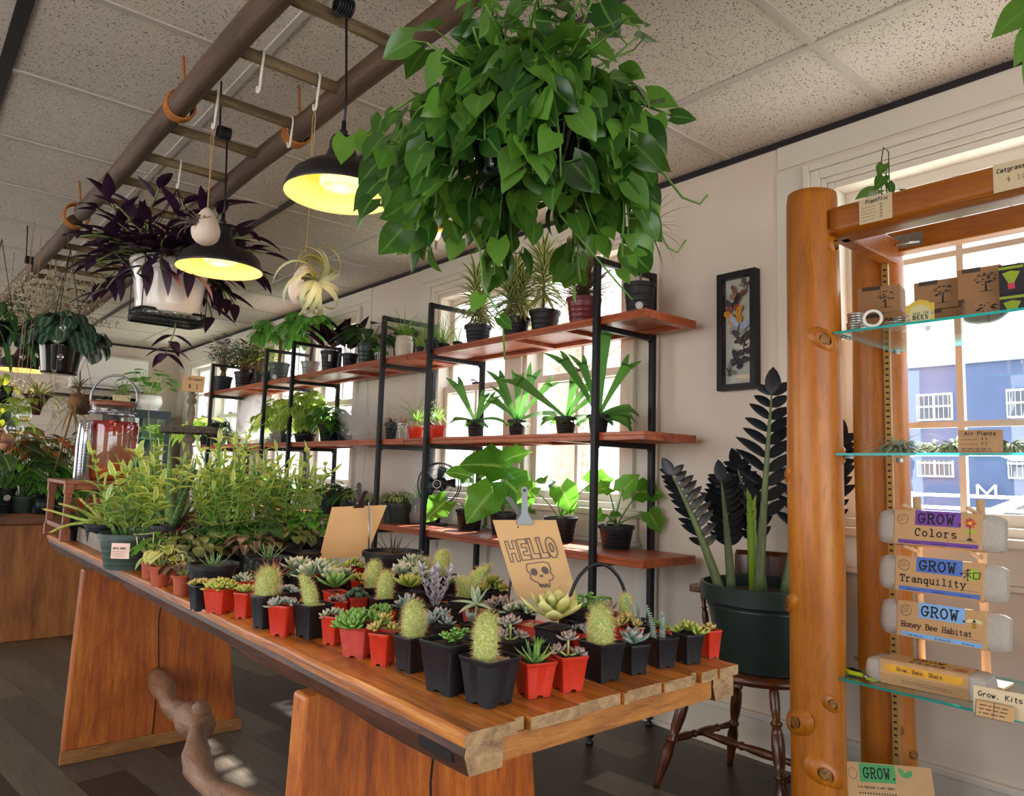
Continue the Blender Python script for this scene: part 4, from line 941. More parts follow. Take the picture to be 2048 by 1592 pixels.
# ------------------------------------------------------------------ butterflies framed on the wall
def build_frame():
    x = WX; y0, y1, z0, z1 = 1.693, 1.886, 1.531, 2.062
    t = thing('butterfly_frame', 'tall black shadow box of mounted butterflies on the wall', 'picture frame', (x, (y0+y1)/2, z0)); O = V((-x, -(y0+y1)/2, -z0))
    mb = MB(); w = .027; d = .045
    for lo, hi in (((x-d, y0, z0), (x-.002, y0+w, z1)), ((x-d, y1-w, z0), (x-.002, y1, z1)), ((x-d, y0+w, z0), (x-.002, y1-w, z0+w)), ((x-d, y0+w, z1-w), (x-.002, y1-w, z1))): mb.box(O+V(lo), O+V(hi))
    mb.build('frame', METALB, t, smooth=False, bevel=.002)
    mb = MB(); mb.box(O+V((x-.012, y0+w, z0+w)), O+V((x-.004, y1-w, z1-w))); mb.build('backing', pbr('grey_backing', '#c4c2b6', .8), t, smooth=False)
    mb = MB(); mb.box(O+V((x-d+.006, y0+w, z0+w)), O+V((x-d+.008, y1-w, z1-w))); mb.build('pane', PANE, t, smooth=False)
    wing = lambda n, c, k=None: pbr('wing_'+n, c, .6, var=.35, vs=90)
    B = [(.27, .93, .036, 35, '#4a4038', '#8a7a60'), (.55, .84, .05, 25, '#7a4a2c', '#a87848'), (.70, .745, .056, -10, '#33232a', '#8a4038'), (.62, .63, .06, -15, '#e39a1c', '#d88a14'), (.50, .525, .066, 20, '#aab4cc', '#8f9a8a'), (.36, .415, .06, 5, '#241f26', '#3a2a30'), (.30, .32, .05, -10, '#d8d0be', '#3a3430'), (.52, .215, .055, 30, '#23242c', '#2d2c34'), (.82, .13, .035, 60, '#8a8478', '#5a544c')]
    for i, (fy, fz, s, rot, c1, c2) in enumerate(B):
        c = O+V((x-.018, y0+w+(y1-y0-2*w)*fy, z0+w+(z1-z0-2*w)*fz)); R = Matrix.Rotation(radians(rot), 3, 'X')
        mb = MB()
        for sg in (-1, 1):
            F = [(0, 0, .005), (-.006, sg*.35*s, .62*s), (-.009, sg*.8*s, .72*s), (-.008, sg*.85*s, .45*s), (-.004, sg*.45*s, .02*s)]
            mb.poly([c+R @ V(p) for p in F], 0, h=(-.0006, 0, 0)); H = [(0, 0, 0), (-.004, sg*.45*s, .05*s), (-.007, sg*.62*s, -.2*s), (-.006, sg*.45*s, -.55*s), (-.003, sg*.15*s, -.5*s)]
            mb.poly([c+R @ V(p) for p in H], 1, h=(-.0006, 0, 0))
        bt = mb.build('butterfly', [wing('fore_%d' % i, c1), wing('hind_%d' % i, c2)], t, smooth=False)
        mb = MB(); mb.tube([c+R @ V((-.002, 0, -.35*s)), c+R @ V((-.003, 0, 0)), c+R @ V((-.002, 0, .3*s))], [.001, .0028, .0012], 6); mb.build('body', INK, bt)
    mb = MB(); mb.tube([O+V((x-.01, (y0+y1)/2, z1)), O+V((x-.01, (y0+y1)/2, z1+.012))], .002, 5); mb.build('hanger', STEEL, t)
build_frame()
# ================================================================== pots on the trestle table
GT = 'succulents and cacti on the trestle table'
def place(px, py, wpx, hk=1.05, k=1.2, z0=TT):
    """world place of a pot whose rim is centred at a picture point: plan position on the surface z0, width, height"""
    h = .08
    for _ in range(4):
        p = atz(px, py, z0+h); w = wpx*mpp(p)/k; h = w*hk
    return V((p.x, p.y, z0)), w, h
def p_ros(t, w, z, rr, mat, n=26, R=.62, e0=.2, W=.3, T=.11, prof=P_OBOV, bend=-.4, tall=0, tint=(0, 1)):
    f = MB(); rosette(f, (0, 0, z+.004+tall), n, w*R, w*W, w*T, e0, 1.4, prof, bend, tint=tint, rr=rr); f.build('rosette', mat, t)
def p_multi(t, w, z, rr, mat, n=5, R=.36, nl=15, W=.17, T=.08, spread=.3, lift=.12, prof=P_OBOV):
    for i in range(n):
        a = 2.4*i+rr.uniform(-.3, .3); q = spread*w*(0 if i == 0 else 1); f = MB()
        rosette(f, (cos(a)*q, sin(a)*q, z+(lift*w if i == 0 else lift*.4*w)), nl, w*R*rr.uniform(.8, 1.1), w*W, w*T, .25, 1.4, prof, -.4, axis=(cos(a)*.45*(i > 0), sin(a)*.45*(i > 0), 1), rr=rr); f.build('rosette', mat, t)
def p_cactus(t, w, z, rr, items):
    for (x, y, H, r, lx, ly) in items:
        b, s = cactus_mesh(H*w, r*w, (lx, ly), rr.randint(0, 9999)); M_ = V((x*w, y*w, z-.006)); o = b.build('cactus_body', CACT, t, loc=M_); s.build('spines', SPINE, o)
def p_aloe(t, w, z, rr, mat=L_ALOE, n=12, L=.75, W=.2, e0=.35, T=.1, name='foliage'):
    f = MB()
    for i in range(n):
        a = 2.4*i; q = i/(n-1); e = e0+(1.3-e0)*q
        fleshy(f, V((cos(a)*w*.05, sin(a)*w*.05, z)), sph(a, e), sph(a, e+pi/2), w*L*(1-.3*q)*rr.uniform(.85, 1.1), w*W, w*T, lambda q: max(.05, 1-q*.9), -.25, rr.random(), 5)
    f.build(name, mat, t)
def p_jade(t, w, z, rr, mat=S_GREEN, n=9, H=.5, L=.2, W=.14, R=.4):
    f = MB(); s = MB()
    for i in range(n):
        a = 2.4*i; q = sqrt((i+.5)/n)*R*w; p0 = V((cos(a)*q*.3, sin(a)*q*.3, z)); p1 = V((cos(a)*q, sin(a)*q, z+H*w*rr.uniform(.45, 1)*(1-.4*q/w)))
        s.tube([p0, p0.lerp(p1, .6)+V((0, 0, .004)), p1], w*.018, 5); rosette(f, p1-V((0, 0, w*.05)), 9, w*L, w*W, w*.05, .05, 1.2, P_OBOV, -.2, rr=rr)
        for k in range(3):
            b = rr.uniform(0, 6); fleshy(f, p0.lerp(p1, .3+.2*k), sph(b, .3), V((0, 0, 1)), w*L*.8, w*W*.9, w*.05, P_OBOV, -.2, rr.random())
    s.build('stems', STEMG, t); f.build('foliage', mat, t)
def p_stack(t, w, z, rr, mat=S_BLUE, cols=((0, 0, .9, .1, .25), (.2, .1, 1.1, .0, .1))):
    for (x, y, H, lx, ly) in cols:
        f = MB(); N = 15
        for i in range(N):
            q = i/N; p = V((x*w+lx*w*q*q, y*w+ly*w*q*q, z+H*w*q)); r = w*.16*(1-.35*q)
            for k in range(4):
                a = k*pi/2+(i % 2)*pi/4; fleshy(f, p, sph(a, .25), V((0, 0, 1)), r, r*.95, w*.05, lambda v: max(.1, 1-v*v*.8), -.2, rr.random(), 3)
        f.build('stacked_stem', mat, t)
def p_branchy(t, w, z, rr, mat=S_GREY):
    f = MB(); s = MB()
    for i in range(7):
        a = 2.4*i; p = V((cos(a)*w*.08, sin(a)*w*.08, z)); d = (sph(a, 1.1)).normalized(); pts = [p]
        for k in range(6):
            d = (d+V((rr.uniform(-.2, .2), rr.uniform(-.2, .2), .2))).normalized(); p = p+d*w*.26*rr.uniform(.7, 1.1); pts.append(p)
            for sg in (0, 2.1, 4.2):
                b = a+sg+k*1.3; leaf(f, p, sph(b, .75), sph(b, 2.2), w*.36*rr.uniform(.7, 1.1), w*.15, P_OVAL, -.2, .35, rr.random(), 4)
        leaf(f, p, d, d.orthogonal(), w*.4, w*.16, P_OVAL, 0, .3, .7, 4); s.tube(pts, w*.022, 5)
    f.build('foliage', mat, t); s.build('stems', GREYM2, t)
GREYM2 = pbr('pale_grey_stem', '#b5a8ac', .7)
def p_grava(t, w, z, rr, mat=S_PINK):
    f = MB(); s = MB()
    for (x, y, h, R) in ((0, 0, .55, .42), (-.28, .1, .2, .36), (.3, -.12, .15, .34)):
        s.tube([(0, 0, z), (x*w*.6, y*w*.6, z+h*w*.6), (x*w, y*w, z+h*w)], w*.04, 6); rosette(f, (x*w, y*w, z+h*w-.004), 16, w*R, w*.2, w*.1, .05, 1.3, P_OBOV, -.45, axis=(x, y, .8), rr=rr)
    s.build('stems', STEMP, t); f.build('rosette', mat, t)
def p_lotus(t, w, z, rr):   # few long thick pale blades arching out
    f = MB()
    for i, (a, e, L) in enumerate(((.1, .25, 1.1), (1.5, .7, .9), (2.4, .3, 1.15), (3.6, .1, 1.2), (4.9, .2, 1.0), (5.6, .9, .8), (.9, 1.15, .75), (3.0, 1.2, .7))):
        fleshy(f, (0, 0, z+.35*w), sph(a, e), sph(a, e+pi/2), w*L, w*.3, w*.12, P_LANCE, .5 if e < .5 else -.2, rr.random(), 6)
    f.build('foliage', S_PALE, t); s = MB(); s.tube([(0, 0, z), (0, 0, z+.38*w)], w*.07, 8); s.build('stems', STEMP, t)
TP = []      # every pot on the table: object, radius, stays put
MATS = {'r': REDP, 'R': REDP2, 'b': BLACKR}
PN = {'cactus': 'potted_cactus', 'aloe': 'potted_aloe'}
def pot_succ(px, py, wpx, col, kind, label, rz=None, hk=1.05, seed=0, k=1.2, **kw):
    rr = random.Random(seed or int(px*7+py)); p, w, h = place(px, py, wpx, hk, k)
    t = thing(PN.get(kind, 'potted_succulent'), label, 'cactus' if kind == 'cactus' else 'succulent', p, rr.uniform(-.25, .25) if rz is None else rz, GT)
    TP.append([t, w*(.5 if kind == 'lotus' else .54), len(TP) < 19])
    z = pot(t, 'sq', w, h, MATS[col], 'gravel' if kind == 'cactus' or kw.pop('grav', 0) else 'soil')
    rs = {'ros': p_ros, 'multi': p_multi, 'cactus': p_cactus, 'aloe': p_aloe, 'jade': p_jade, 'stack': p_stack, 'branchy': p_branchy, 'grava': p_grava, 'lotus': p_lotus}
    if kind in rs: rs[kind](t, w*(1.22 if kind in ('ros', 'multi') else 1.08), z, rr, **kw)
    return t
# --- the outer rows, from the far end of the front edge round the near corner and along the end of the table
pot_succ(404, 1169, 48, 'b', 'multi', 'black pot of pale yellow rosettes starting the front row', mat=S_YELL, rz=.1, hk=1.25, n=4)
pot_succ(443, 1174, 60, 'r', 'multi', 'wide red pot of pale lime rosettes beside the small terracotta pots', mat=S_LIME, hk=.95, n=6, rz=.55, k=1.15)
pot_succ(491, 1184, 40, 'r', 'ros', 'narrow red pot of yellow green rosette left of the squat cactus', mat=S_LIME, hk=1.5, rz=.6)
pot_succ(533, 1188, 54, 'b', 'cactus', 'squat egg shaped hairy cactus with a spiky tip in black pot', items=[(0, 0, 1.35, .42, .05, 0)], hk=1.45, rz=.2)
pot_succ(568, 1208, 52, 'r', 'multi', 'red pot of blue grey pointed rosettes between two cactus pots', mat=S_BLUE, n=3, R=.42, hk=1.25, rz=.6, k=1.1)
pot_succ(627, 1206, 74, 'b', 'cactus', 'bent finger cactus leaning left on pink gravel, black pot', items=[(-.08, 0, 1.05, .19, -.25, .15)], hk=1.05, rz=.15)
pot_succ(668, 1230, 46, 'r', 'multi', 'red pot of grey green leaves spilling white grit over its rim', mat=S_PALE, n=3, R=.5, hk=1.45, rz=.45)
pot_succ(721, 1248, 74, 'R', 'multi', 'dusty red pot crowded with big bright green rosettes', mat=S_GREEN, n=6, R=.5, nl=22, W=.2, spread=.42, hk=.95, rz=.5, k=1.15)
pot_succ(768, 1264, 52, 'r', 'multi', 'orange red pot of upright yellow green leaf towers', mat=S_YELL, n=3, R=.5, lift=.5, hk=1.35, rz=.5, k=1.12)
pot_succ(826, 1269, 72, 'b', 'cactus', 'upright hairy cactus in black pot beside the wide black jade pot', items=[(.02, 0, 1.25, .31, .06, .1)], hk=1.15, rz=.1)
pot_succ(905, 1278, 116, 'b', 'jade', 'largest black pot, small green jade shoots in dark soil', mat=S_GREEN, n=6, H=.28, L=.16, W=.13, R=.26, hk=1.0, rz=.1, k=1.18)
pot_succ(980, 1311, 110, 'b', 'cactus', 'nearest black pot at the corner with one upright golden cactus', items=[(-.09, .05, 1.05, .22, .1, .08)], hk=.98, rz=.08, k=1.2)
pot_succ(1069, 1318, 74, 'r', 'aloe', 'red pot with spiky bright green aloe at the near table end', mat=S_GREEN, n=11, hk=.98, rz=-.25, k=1.06)
pot_succ(1136, 1307, 66, 'r', 'grava', 'red pot of pinkish grey ghost plant rosettes at the table end', hk=1.1, rz=-.25, k=1.06)
pot_succ(1204, 1281, 84, 'b', 'cactus', 'tall hairy cactus in a large black pot at the table end', items=[(-.05, 0, 1.15, .29, .02, .05)], hk=1.06, rz=-.05, k=1.2)
pot_succ(1267, 1286, 54, 'b', 'ros', 'slim black pot with a single blue white rosette', mat=S_BLUE, n=18, R=.72, W=.34, hk=1.15, rz=-.2, k=1.08)
pot_succ(1322, 1272, 58, 'b', 'stack', 'black pot with two stacked blue green necklace stems', hk=1.1, rz=-.2, k=1.1, cols=((-.25, .1, 1.15, -.15, .3), (.02, -.05, .95, .05, .1)))
pot_succ(1376, 1265, 52, 'b', 'multi', 'black pot with pointed lime rosettes near the table corner', mat=S_LIME, n=4, R=.5, lift=.2, hk=1.2, rz=-.2, k=1.08)
pot_succ(1419, 1258, 38, 'r', 'ros', 'last small red pot at the right table corner', mat=S_YELL, n=10, R=.45, W=.3, hk=1.5, rz=-.2, k=1.05)
# --- the pots behind them
pot_succ(478, 1160, 44, 'r', 'multi', 'red pot of pale rosettes between the wide red pot and the bowl', mat=S_PALE, n=3, R=.45)
pot_succ(500, 1150, 40, 'b', 'stack', 'black pot of small grey stacked stems behind the narrow red pot', cols=((0, 0, .9, 0, 0), (.3, .1, .8, .1, 0), (-.25, .1, .7, 0, 0)), mat=S_DARK)
pot_succ(548, 1150, 60, 'b', 'aloe', 'black pot of long red speckled aloe arms behind the squat cactus', mat=S_RED, n=12, L=1.1, W=.16, e0=.05, T=.08, hk=.9)
pot_succ(577, 1182, 46, 'b', 'multi', 'black pot of small blue green rosettes behind the egg shaped cactus', mat=S_BLUE, n=4, R=.4)
pot_succ(598, 1152, 46, 'b', 'multi', 'black pot with dark green leaf cluster', mat=S_DARK, n=6, R=.4, nl=14, W=.2, lift=.2)
pot_succ(597, 1140, 56, 'b', 'ros', 'black pot with an open flat pale green rosette', mat=S_PALE, n=22, R=.75, e0=.05, W=.26)
pot_succ(640, 1158, 60, 'b', 'multi', 'black pot of large pale grey green rosettes behind the bent cactus', mat=S_PALE, n=4, R=.66, W=.26, lift=.4)
pot_succ(655, 1141, 44, 'r', 'ros', 'red pot with a dense spiky green rosette under the blank board', mat=S_GREEN, n=44, R=.85, W=.14, T=.08, e0=.1, prof=P_LANCE)
pot_succ(672, 1182, 50, 'r', 'ros', 'red pot with a wide open bright green rosette behind the bent cactus', mat=S_GREEN, n=22, R=.85, W=.26, e0=.25, tall=.01)
pot_succ(669, 1163, 30, 'b', 'cactus', 'small grey columnar cactus among pale rosettes', items=[(0, 0, 1.5, .28, 0, 0)], hk=1.2)
pot_succ(693, 1150, 44, 'b', 'ros', 'black pot with a small pale star rosette', mat=S_PALE, n=14, R=.55, W=.2, e0=.2)
pot_succ(709, 1135, 40, 'r', 'multi', 'red pot of yellow green upright shoots under the board edge', mat=S_LIME, n=5, R=.42, lift=.3)
pot_succ(724, 1160, 44, 'r', 'multi', 'red pot of lime rosettes beside the pair of tall cacti', mat=S_LIME, n=3, R=.45)
pot_succ(706, 1193, 46, 'R', 'multi', 'faded red pot with dark grey green buds', mat=S_DARK, n=7, R=.3, nl=18, lift=.25)
pot_succ(684, 1200, 40, 'r', 'multi', 'red pot of little grey pink rosettes behind the big green rosettes', mat=S_PINK, n=4, R=.4)
pot_succ(745, 1172, 58, 'b', 'cactus', 'farther of the two tall cacti standing together', items=[(.02, 0, 1.15, .27, .08, .1)], hk=1.0)
pot_succ(769, 1194, 62, 'b', 'cactus', 'nearer of the two tall cacti, golden tip', items=[(0, 0, 1.1, .25, .1, .12)], hk=1.0)
pot_succ(803, 1128, 54, 'b', 'multi', 'black pot of pale rosettes beside the blank board', mat=S_PALE, n=5, R=.5, lift=.2)
pot_succ(806, 1158, 56, 'b', 'ros', 'black pot of one large pale rosette behind the lime rosette', mat=S_PALE, n=20, R=.7, tall=.01)
pot_succ(820, 1183, 54, 'b', 'ros', 'black pot with a dense bright lime rosette', mat=S_LIME, n=34, R=.7, W=.2, tall=.012)
pot_succ(843, 1136, 40, 'b', 'cactus', 'short thumb sized cactus at the back beside a shelf post', items=[(0, 0, .95, .3, -.05, .1)])
pot_succ(885, 1148, 56, 'b', 'cactus', 'hairy cactus behind the lavender kalanchoe', items=[(0, 0, 1.15, .29, .05, .1)])
pot_succ(846, 1160, 60, 'b', 'jade', 'black pot with flat grey green paddle leaves', mat=S_PALE, n=7, H=.5, L=.36, W=.3)
pot_succ(871, 1208, 56, 'b', 'branchy', 'branching lavender white kalanchoe in a black pot', seed=3)
pot_succ(816, 1218, 50, 'b', 'multi', 'black pot of grey blue rosettes behind the upright front cactus', mat=S_BLUE, n=4, R=.55, lift=.3)
pot_succ(879, 1248, 58, 'b', 'multi', 'black pot of silvery blue rosettes behind the jade pot', mat=S_BLUE, n=5, R=.5, lift=.3)
pot_succ(936, 1190, 72, 'b', 'cactus', 'pair of yellow cacti in one pot, the taller bowing over', items=[(.04, .05, 1.1, .24, .5, -.35), (-.22, -.1, .75, .2, -.25, .1)], hk=.9)
pot_succ(953, 1222, 56, 'R', 'lotus', 'red pot with long thick arching pale blades', hk=.85)
pot_succ(984, 1182, 60, 'b', 'multi', 'black pot of chubby yellow green leaves under the greeting board', mat=S_LIME, n=6, R=.42, lift=.3)
pot_succ(1004, 1214, 56, 'b', 'multi', 'black pot of dusky purple rosettes beside the board rod', mat=S_PINK, n=4, R=.5)
pot_succ(941, 1246, 40, 'b', 'ros', 'small black pot with upright blue leaf tips', mat=S_BLUE, n=9, R=.7, e0=.7)
pot_succ(1030, 1275, 70, 'b', 'grava', 'black pot of large grey pink leaves behind the red aloe pot', mat=S_PINK, k=1.1)
pot_succ(1064, 1290, 56, 'b', 'aloe', 'black pot with a short bright green aloe behind the red aloe', mat=S_GREEN, n=8, L=.6, W=.3)
pot_succ(1066, 1247, 68, 'R', 'none', 'red pot of grey grit with tiny seedlings, below the board', hk=.8, grav=1)
pot_succ(1117, 1252, 72, 'b', 'ros', 'black pot with a big yellow edged variegated rosette', mat=S_VARI, n=22, R=1.15, W=.5, T=.12, e0=.2, tall=.012, hk=.9)
pot_succ(1040, 1222, 60, 'b', 'multi', 'black pot of small sage rosettes directly under the board', mat=S_PALE, n=4, R=.45)
pot_succ(1190, 1208, 70, 'b', 'jade', 'sprawling green crassula with round beads of leaves', mat=S_GREEN, n=16, H=.55, L=.14, W=.12, R=.8)
pot_succ(1152, 1215, 56, 'b', 'jade', 'black pot of bushy green jade behind the greeting board corner', mat=S_GREEN, n=10, H=.5, L=.14, W=.12)
pot_succ(1243, 1219, 50, 'R', 'ros', 'red pot with a purple grey pointed rosette near the hoop', mat=S_PINK, n=14, R=.6, e0=.5)
pot_succ(1258, 1252, 54, 'r', 'multi', 'red pot of orange tinted green leaves behind the blue rosette', mat=S_YELL, n=5, R=.45, lift=.3)
pot_succ(1283, 1246, 52, 'b', 'stack', 'black pot of leaning stacked stems before the hoop', cols=((-.15, 0, 1.2, -.4, .2), (.15, .1, .9, 0, .1)))
pot_succ(1325, 1226, 58, 'b', 'cactus', 'slender cactus rising in front of the black hoop', items=[(-.15, 0, 1.1, .24, .0, .05)], hk=.9)
pot_succ(1305, 1254, 44, 'r', 'multi', 'red pot half hidden between the necklace stems', mat=S_GREEN, n=3, R=.4)
for q, (px, py) in enumerate(((1000, 1250), (1155, 1262), (920, 1165), (765, 1222))):
    pot_succ(px, py, 52, 'br'[q % 2], 'multi', ['black pot of mixed sage rosettes hidden between the ghost plants', 'red pot of blue rosettes squeezed behind the ghost plant', 'black pot of pale rosettes behind the bowing cacti', 'red pot of green rosettes between the big green clump and a cactus'][q], mat=(S_PALE, S_BLUE, S_PALE, S_GREEN)[q], n=4, R=.42)
# black hoop-handled wire tray at the back corner
p0 = atz(1308, 1262, TT)
t = thing('hoop_tray', 'black wire tray with a tall arched hoop handle at the table corner', 'tray', (1.262, 1.16, TT), -.45)
mb = MB(); mb.tube([(.075*cos(pi*k/14), 0, .035+.125*sin(pi*k/14)) for k in range(15)], .004, 8); mb.build('hoop_handle', METALB, t)
mb = MB()
for z in (.006, .036): mb.tube([(.075*cos(2*pi*k/24), .045*sin(2*pi*k/24), z) for k in range(24)], .003, 6, closed=True)
for k in range(12): a = 2*pi*k/12; mb.tube([(.075*cos(a), .045*sin(a), .004), (.075*cos(a), .045*sin(a), .037)], .002, 4)
mb.build('wire_frame', METALB, t)

# ------------------------------------------------------------------ shallow black bowls and small terracotta pots
GB = 'shallow black bowls on the table'
def bowl(px, py, wpx, label, kind, hk=.62):
    rr = random.Random(int(px)); p, w, h = place(px, py, wpx, hk, 1.0); t = thing('bowl_planter', label, 'potted plant', p, rr.uniform(0, 6), GB); TP.append([t, w*.5, True])
    z = pot(t, 'rd', w, h, BLACKP, n=32, ridges=False)
    if kind == 'aloe': p_aloe(t, w*.62, z-.004, rr, L_ALOE, 11, .8, .14, .4, .07)
    if kind == 'agave': p_aloe(t, w*.7, z, rr, L_ALOE, 14, .8, .1, .3, .05)
    if kind == 'brown': p_aloe(t, w*.8, z, rr, L_BRON, 12, .7, .05, .3, .02)
    return t, w, h, z
bowl(427, 1125, 93, 'wide black bowl with one small green agave near the terracotta pots', 'aloe', .75)
bowl(538, 1113, 86, 'wide black bowl with a fan of pale agave leaves', 'agave', .7)
t, w, h, z = bowl(616, 1103, 66, 'black bowl with a wooden plant label standing in it', 'none', .6)
mb = MB(); mb.poly([(-.011, 0, z-.03), (.011, 0, z-.03)]+[(.011*cos(a*pi/8), 0, z+.085+.011*sin(a*pi/8)) for a in range(9)], h=(0, .002, 0)); M = V((w*.08, -w*.2, 0))
st = simple('plant_label', lambda b: b.poly([(-.0085, 0, 0), (.0085, 0, 0)]+[(.0085*cos(a*pi/8), 0, .098+.0085*sin(a*pi/8)) for a in range(9)], h=(0, .0018, 0)), pbr('birch_stick', '#e0a878', .7), 'wooden lolly stick label standing upright in a black bowl', 'plant label', smooth=False)
q = atz(626, 1108, TT+.04); st.location = q; st.rotation_euler = (0, 0, -.7)
bowl(786, 1099, 116, 'black bowl with a thin brown agave behind the blank board', 'brown', .6)
GC = 'small terracotta pots at the front edge'
def terra(px, py, wpx, label, mat, n=14, L=.055, W=.035, H=.08, R=.04, hk=.98, prof=P_HEART, heart=.12, stem=STEMP):
    rr = random.Random(int(px*3)); p, w, h = place(px, py, wpx, hk, 1.0); t = thing('terracotta_potted_plant', label, 'potted plant', p, rr.uniform(0, 6), GC); TP.append([t, w*.5, True])
    z = pot(t, 'rd', w, h, TERRA, n=28, ridges=False); bush(t, mat, stem, n, R, H, L, W, z, prof, heart, .8, rr=rr, leafn=6, base_r=.15)
terra(322, 1131, 41, 'front terracotta pot with a cream and green syngonium', L_CREAM, 12, .055, .042, .07, .04)
terra(303, 1117, 38, 'terracotta pot of trailing green vine behind the cream syngonium', L_GREEN, 12, .05, .03, .09, .05)
terra(367, 1149, 40, 'terracotta pot with a drooping bronze peperomia', L_BRON, 14, .05, .03, .06, .045, prof=P_OVAL, heart=0)
terra(347, 1128, 36, 'terracotta pot behind the bronze peperomia with silvery leaves', L_TRAD, 14, .045, .028, .06, .045, prof=P_OVAL, heart=0)
# ------------------------------------------------------------------ low foliage plants in the middle of the table
GL_ = 'low foliage plants in the middle of the table'
def low(px, py, wpx, label, mat, n, R, H, L, W, prof=P_OVAL, heart=0, stem=STEMG, potm=BLACKR, hk=.85, **kw):
    rr = random.Random(int(px*11+py)); p, w, h = place(px, py, wpx, hk, 1.0); t = thing('low_foliage_plant', label, 'potted plant', p, rr.uniform(0, 6), GL_); TP.append([t, w*.5, False])
    z = pot(t, 'rd', w, h, potm, n=24); bush(t, mat, stem, n, R, H, L, W, z, prof, heart, rr=rr, **kw); return t
low(367, 1095, 60, 'bronze veined fittonia mound behind the terracotta pots', L_FITT, 40, .085, .06, .05, .036)
low(405, 1098, 58, 'cream flecked fittonia beside the agave bowl', L_FITT, 36, .08, .055, .048, .036)
low(352, 1058, 56, 'maroon spiky cryptanthus like plant by the green pot', L_RED, 40, .08, .10, .06, .018, P_LANCE)
low(395, 1062, 56, 'dark red leaved peperomia in the middle row', L_RED, 34, .08, .08, .05, .025)
low(452, 1085, 64, 'bright green scalloped begonia mound', L_BEGO, 34, .10, .07, .06, .055, P_HEART, .12, leafn=6)
low(505, 1078, 64, 'broad leaved green begonia behind the fan agave', L_BEGO, 34, .10, .075, .062, .058, P_HEART, .12, leafn=6)
low(430, 1068, 56, 'silver striped tradescantia in the middle of the table', L_TRAD, 40, .09, .07, .055, .024, P_LANCE)
low(492, 1100, 56, 'dark olive rippled peperomia beside the fan agave bowl', L_BRON, 36, .08, .07, .055, .04, P_HEART, .1, leafn=6)
low(560, 1082, 60, 'golden green fittonia with dark centre leaves', L_FITT, 38, .09, .07, .055, .038)
low(590, 1072, 58, 'silvery dark begonia near the wooden label', L_TRAD, 34, .09, .07, .055, .036)
low(640, 1072, 58, 'fresh green bushy plant between the label and the board', L_GREEN, 40, .085, .12, .055, .045, P_HEART, .12, leafn=6)
low(548, 1060, 56, 'leafy green mound below the tall yellow plants', L_BEGO, 34, .09, .08, .06, .05, P_HEART, .12, leafn=6)
low(455, 1112, 40, 'small dark leaved plant between two black bowls', L_BRON, 24, .06, .05, .04, .03)
# ------------------------------------------------------------------ tall variegated devil's backbone plants
GD = 'tall variegated devil backbone plants'
def pedi(px, py, wpx, label, n, R, H, potm=GREENP, hk=.95, L=.062, W=.026, seed=1, kind='rd'):
    rr = random.Random(seed); p, w, h = place(px, py, wpx, hk, 1.0); t = thing('variegated_tall_plant', label, 'potted plant', p, rr.uniform(0, 6), GD); TP.append([t, w*.5, len(TP) and px < 300])
    z = pot(t, kind, w, h, potm, n=32); f = MB(); s = MB()
    for i in range(n):
        a = 2.4*i; q = sqrt((i+.5)/n); p0 = V((cos(a)*w*.3*q, sin(a)*w*.3*q, z)); hh = H*rr.uniform(.55, 1.0)*(1.05-.35*q); d = (sph(a, 1.35-q*.25))
        pts = [p0]; pp = p0; N = max(5, int(hh/.028))
        for k in range(N):
            d = (d+V((rr.uniform(-.28, .28), rr.uniform(-.28, .28), .16))).normalized(); pp = pp+d*hh/N; pts.append(pp)
            b = a+k*2.6+rr.uniform(-.4, .4); sz = (.75+.4*rr.random())*(1 if k < N-2 else .75)
            leaf(f, pp, sph(b, .85), sph(b, 2.4), L*sz, W*sz, P_OVAL, .9, .3, rr.random(), 5, wave=.03)
            if rr.random() < .4: leaf(f, pp, sph(b+3, .5), sph(b+3, 2.0), L*sz*.8, W*sz*.8, P_OVAL, .5, .3, rr.random(), 5)
        leaf(f, pp, d, sph(a, 0), L*.7, W*.5, P_OVAL, .2, .3, .8, 5); s.tube(pts, .0032, 5)
    f.build('foliage', L_PEDI, t); s.build('stems', STEMG, t); return t, w, h, z
t, w, h, z = pedi(262, 1060, 112, 'tall yellow variegated plant in the big green pot with pale roots', 15, .10, .35, hk=.62, seed=3, L=.09, W=.042)
mb = MB(); rr = random.Random(2)
for k in range(9):
    a = -2.4+rr.uniform(-.7, .7); p = V((cos(a)*w*.25, sin(a)*w*.25, z+.008)); mb.tube([p]+[V((cos(a+q*.12*rr.uniform(-1, 1))*(w*.25+q*.022), sin(a)*(w*.25+q*.022), z+.012-(.02*(q-2) if q > 2 else 0))) for q in range(1, 5)], .0022, 5)
lab(mb.build('aerial_roots', pbr('pale_root', '#cfc4a0', .8), t), 'pale roots hanging over the rim')
pedi(318, 1052, 66, 'tall variegated plant with some orange dying leaves at its foot', 15, .09, .36, hk=.8, seed=5, L=.085, W=.04)
pedi(470, 1060, 108, 'tall yellow green variegated plant in the middle of the table', 26, .13, .42, hk=.62, seed=8, L=.08, W=.028)
pedi(592, 1054, 96, 'tall lime variegated plant nearest the blank board', 24, .12, .42, hk=.65, seed=11, L=.08, W=.028)
pedi(418, 1046, 60, 'thin variegated plant with bare stems beside the wicker stand', 9, .08, .36, potm=BLACKR, hk=.8, seed=14, L=.085, W=.035)
pedi(535, 1044, 70, 'variegated plant between the two tall lime ones', 12, .09, .3, potm=BLACKR, hk=.7, seed=17, L=.075, W=.028)
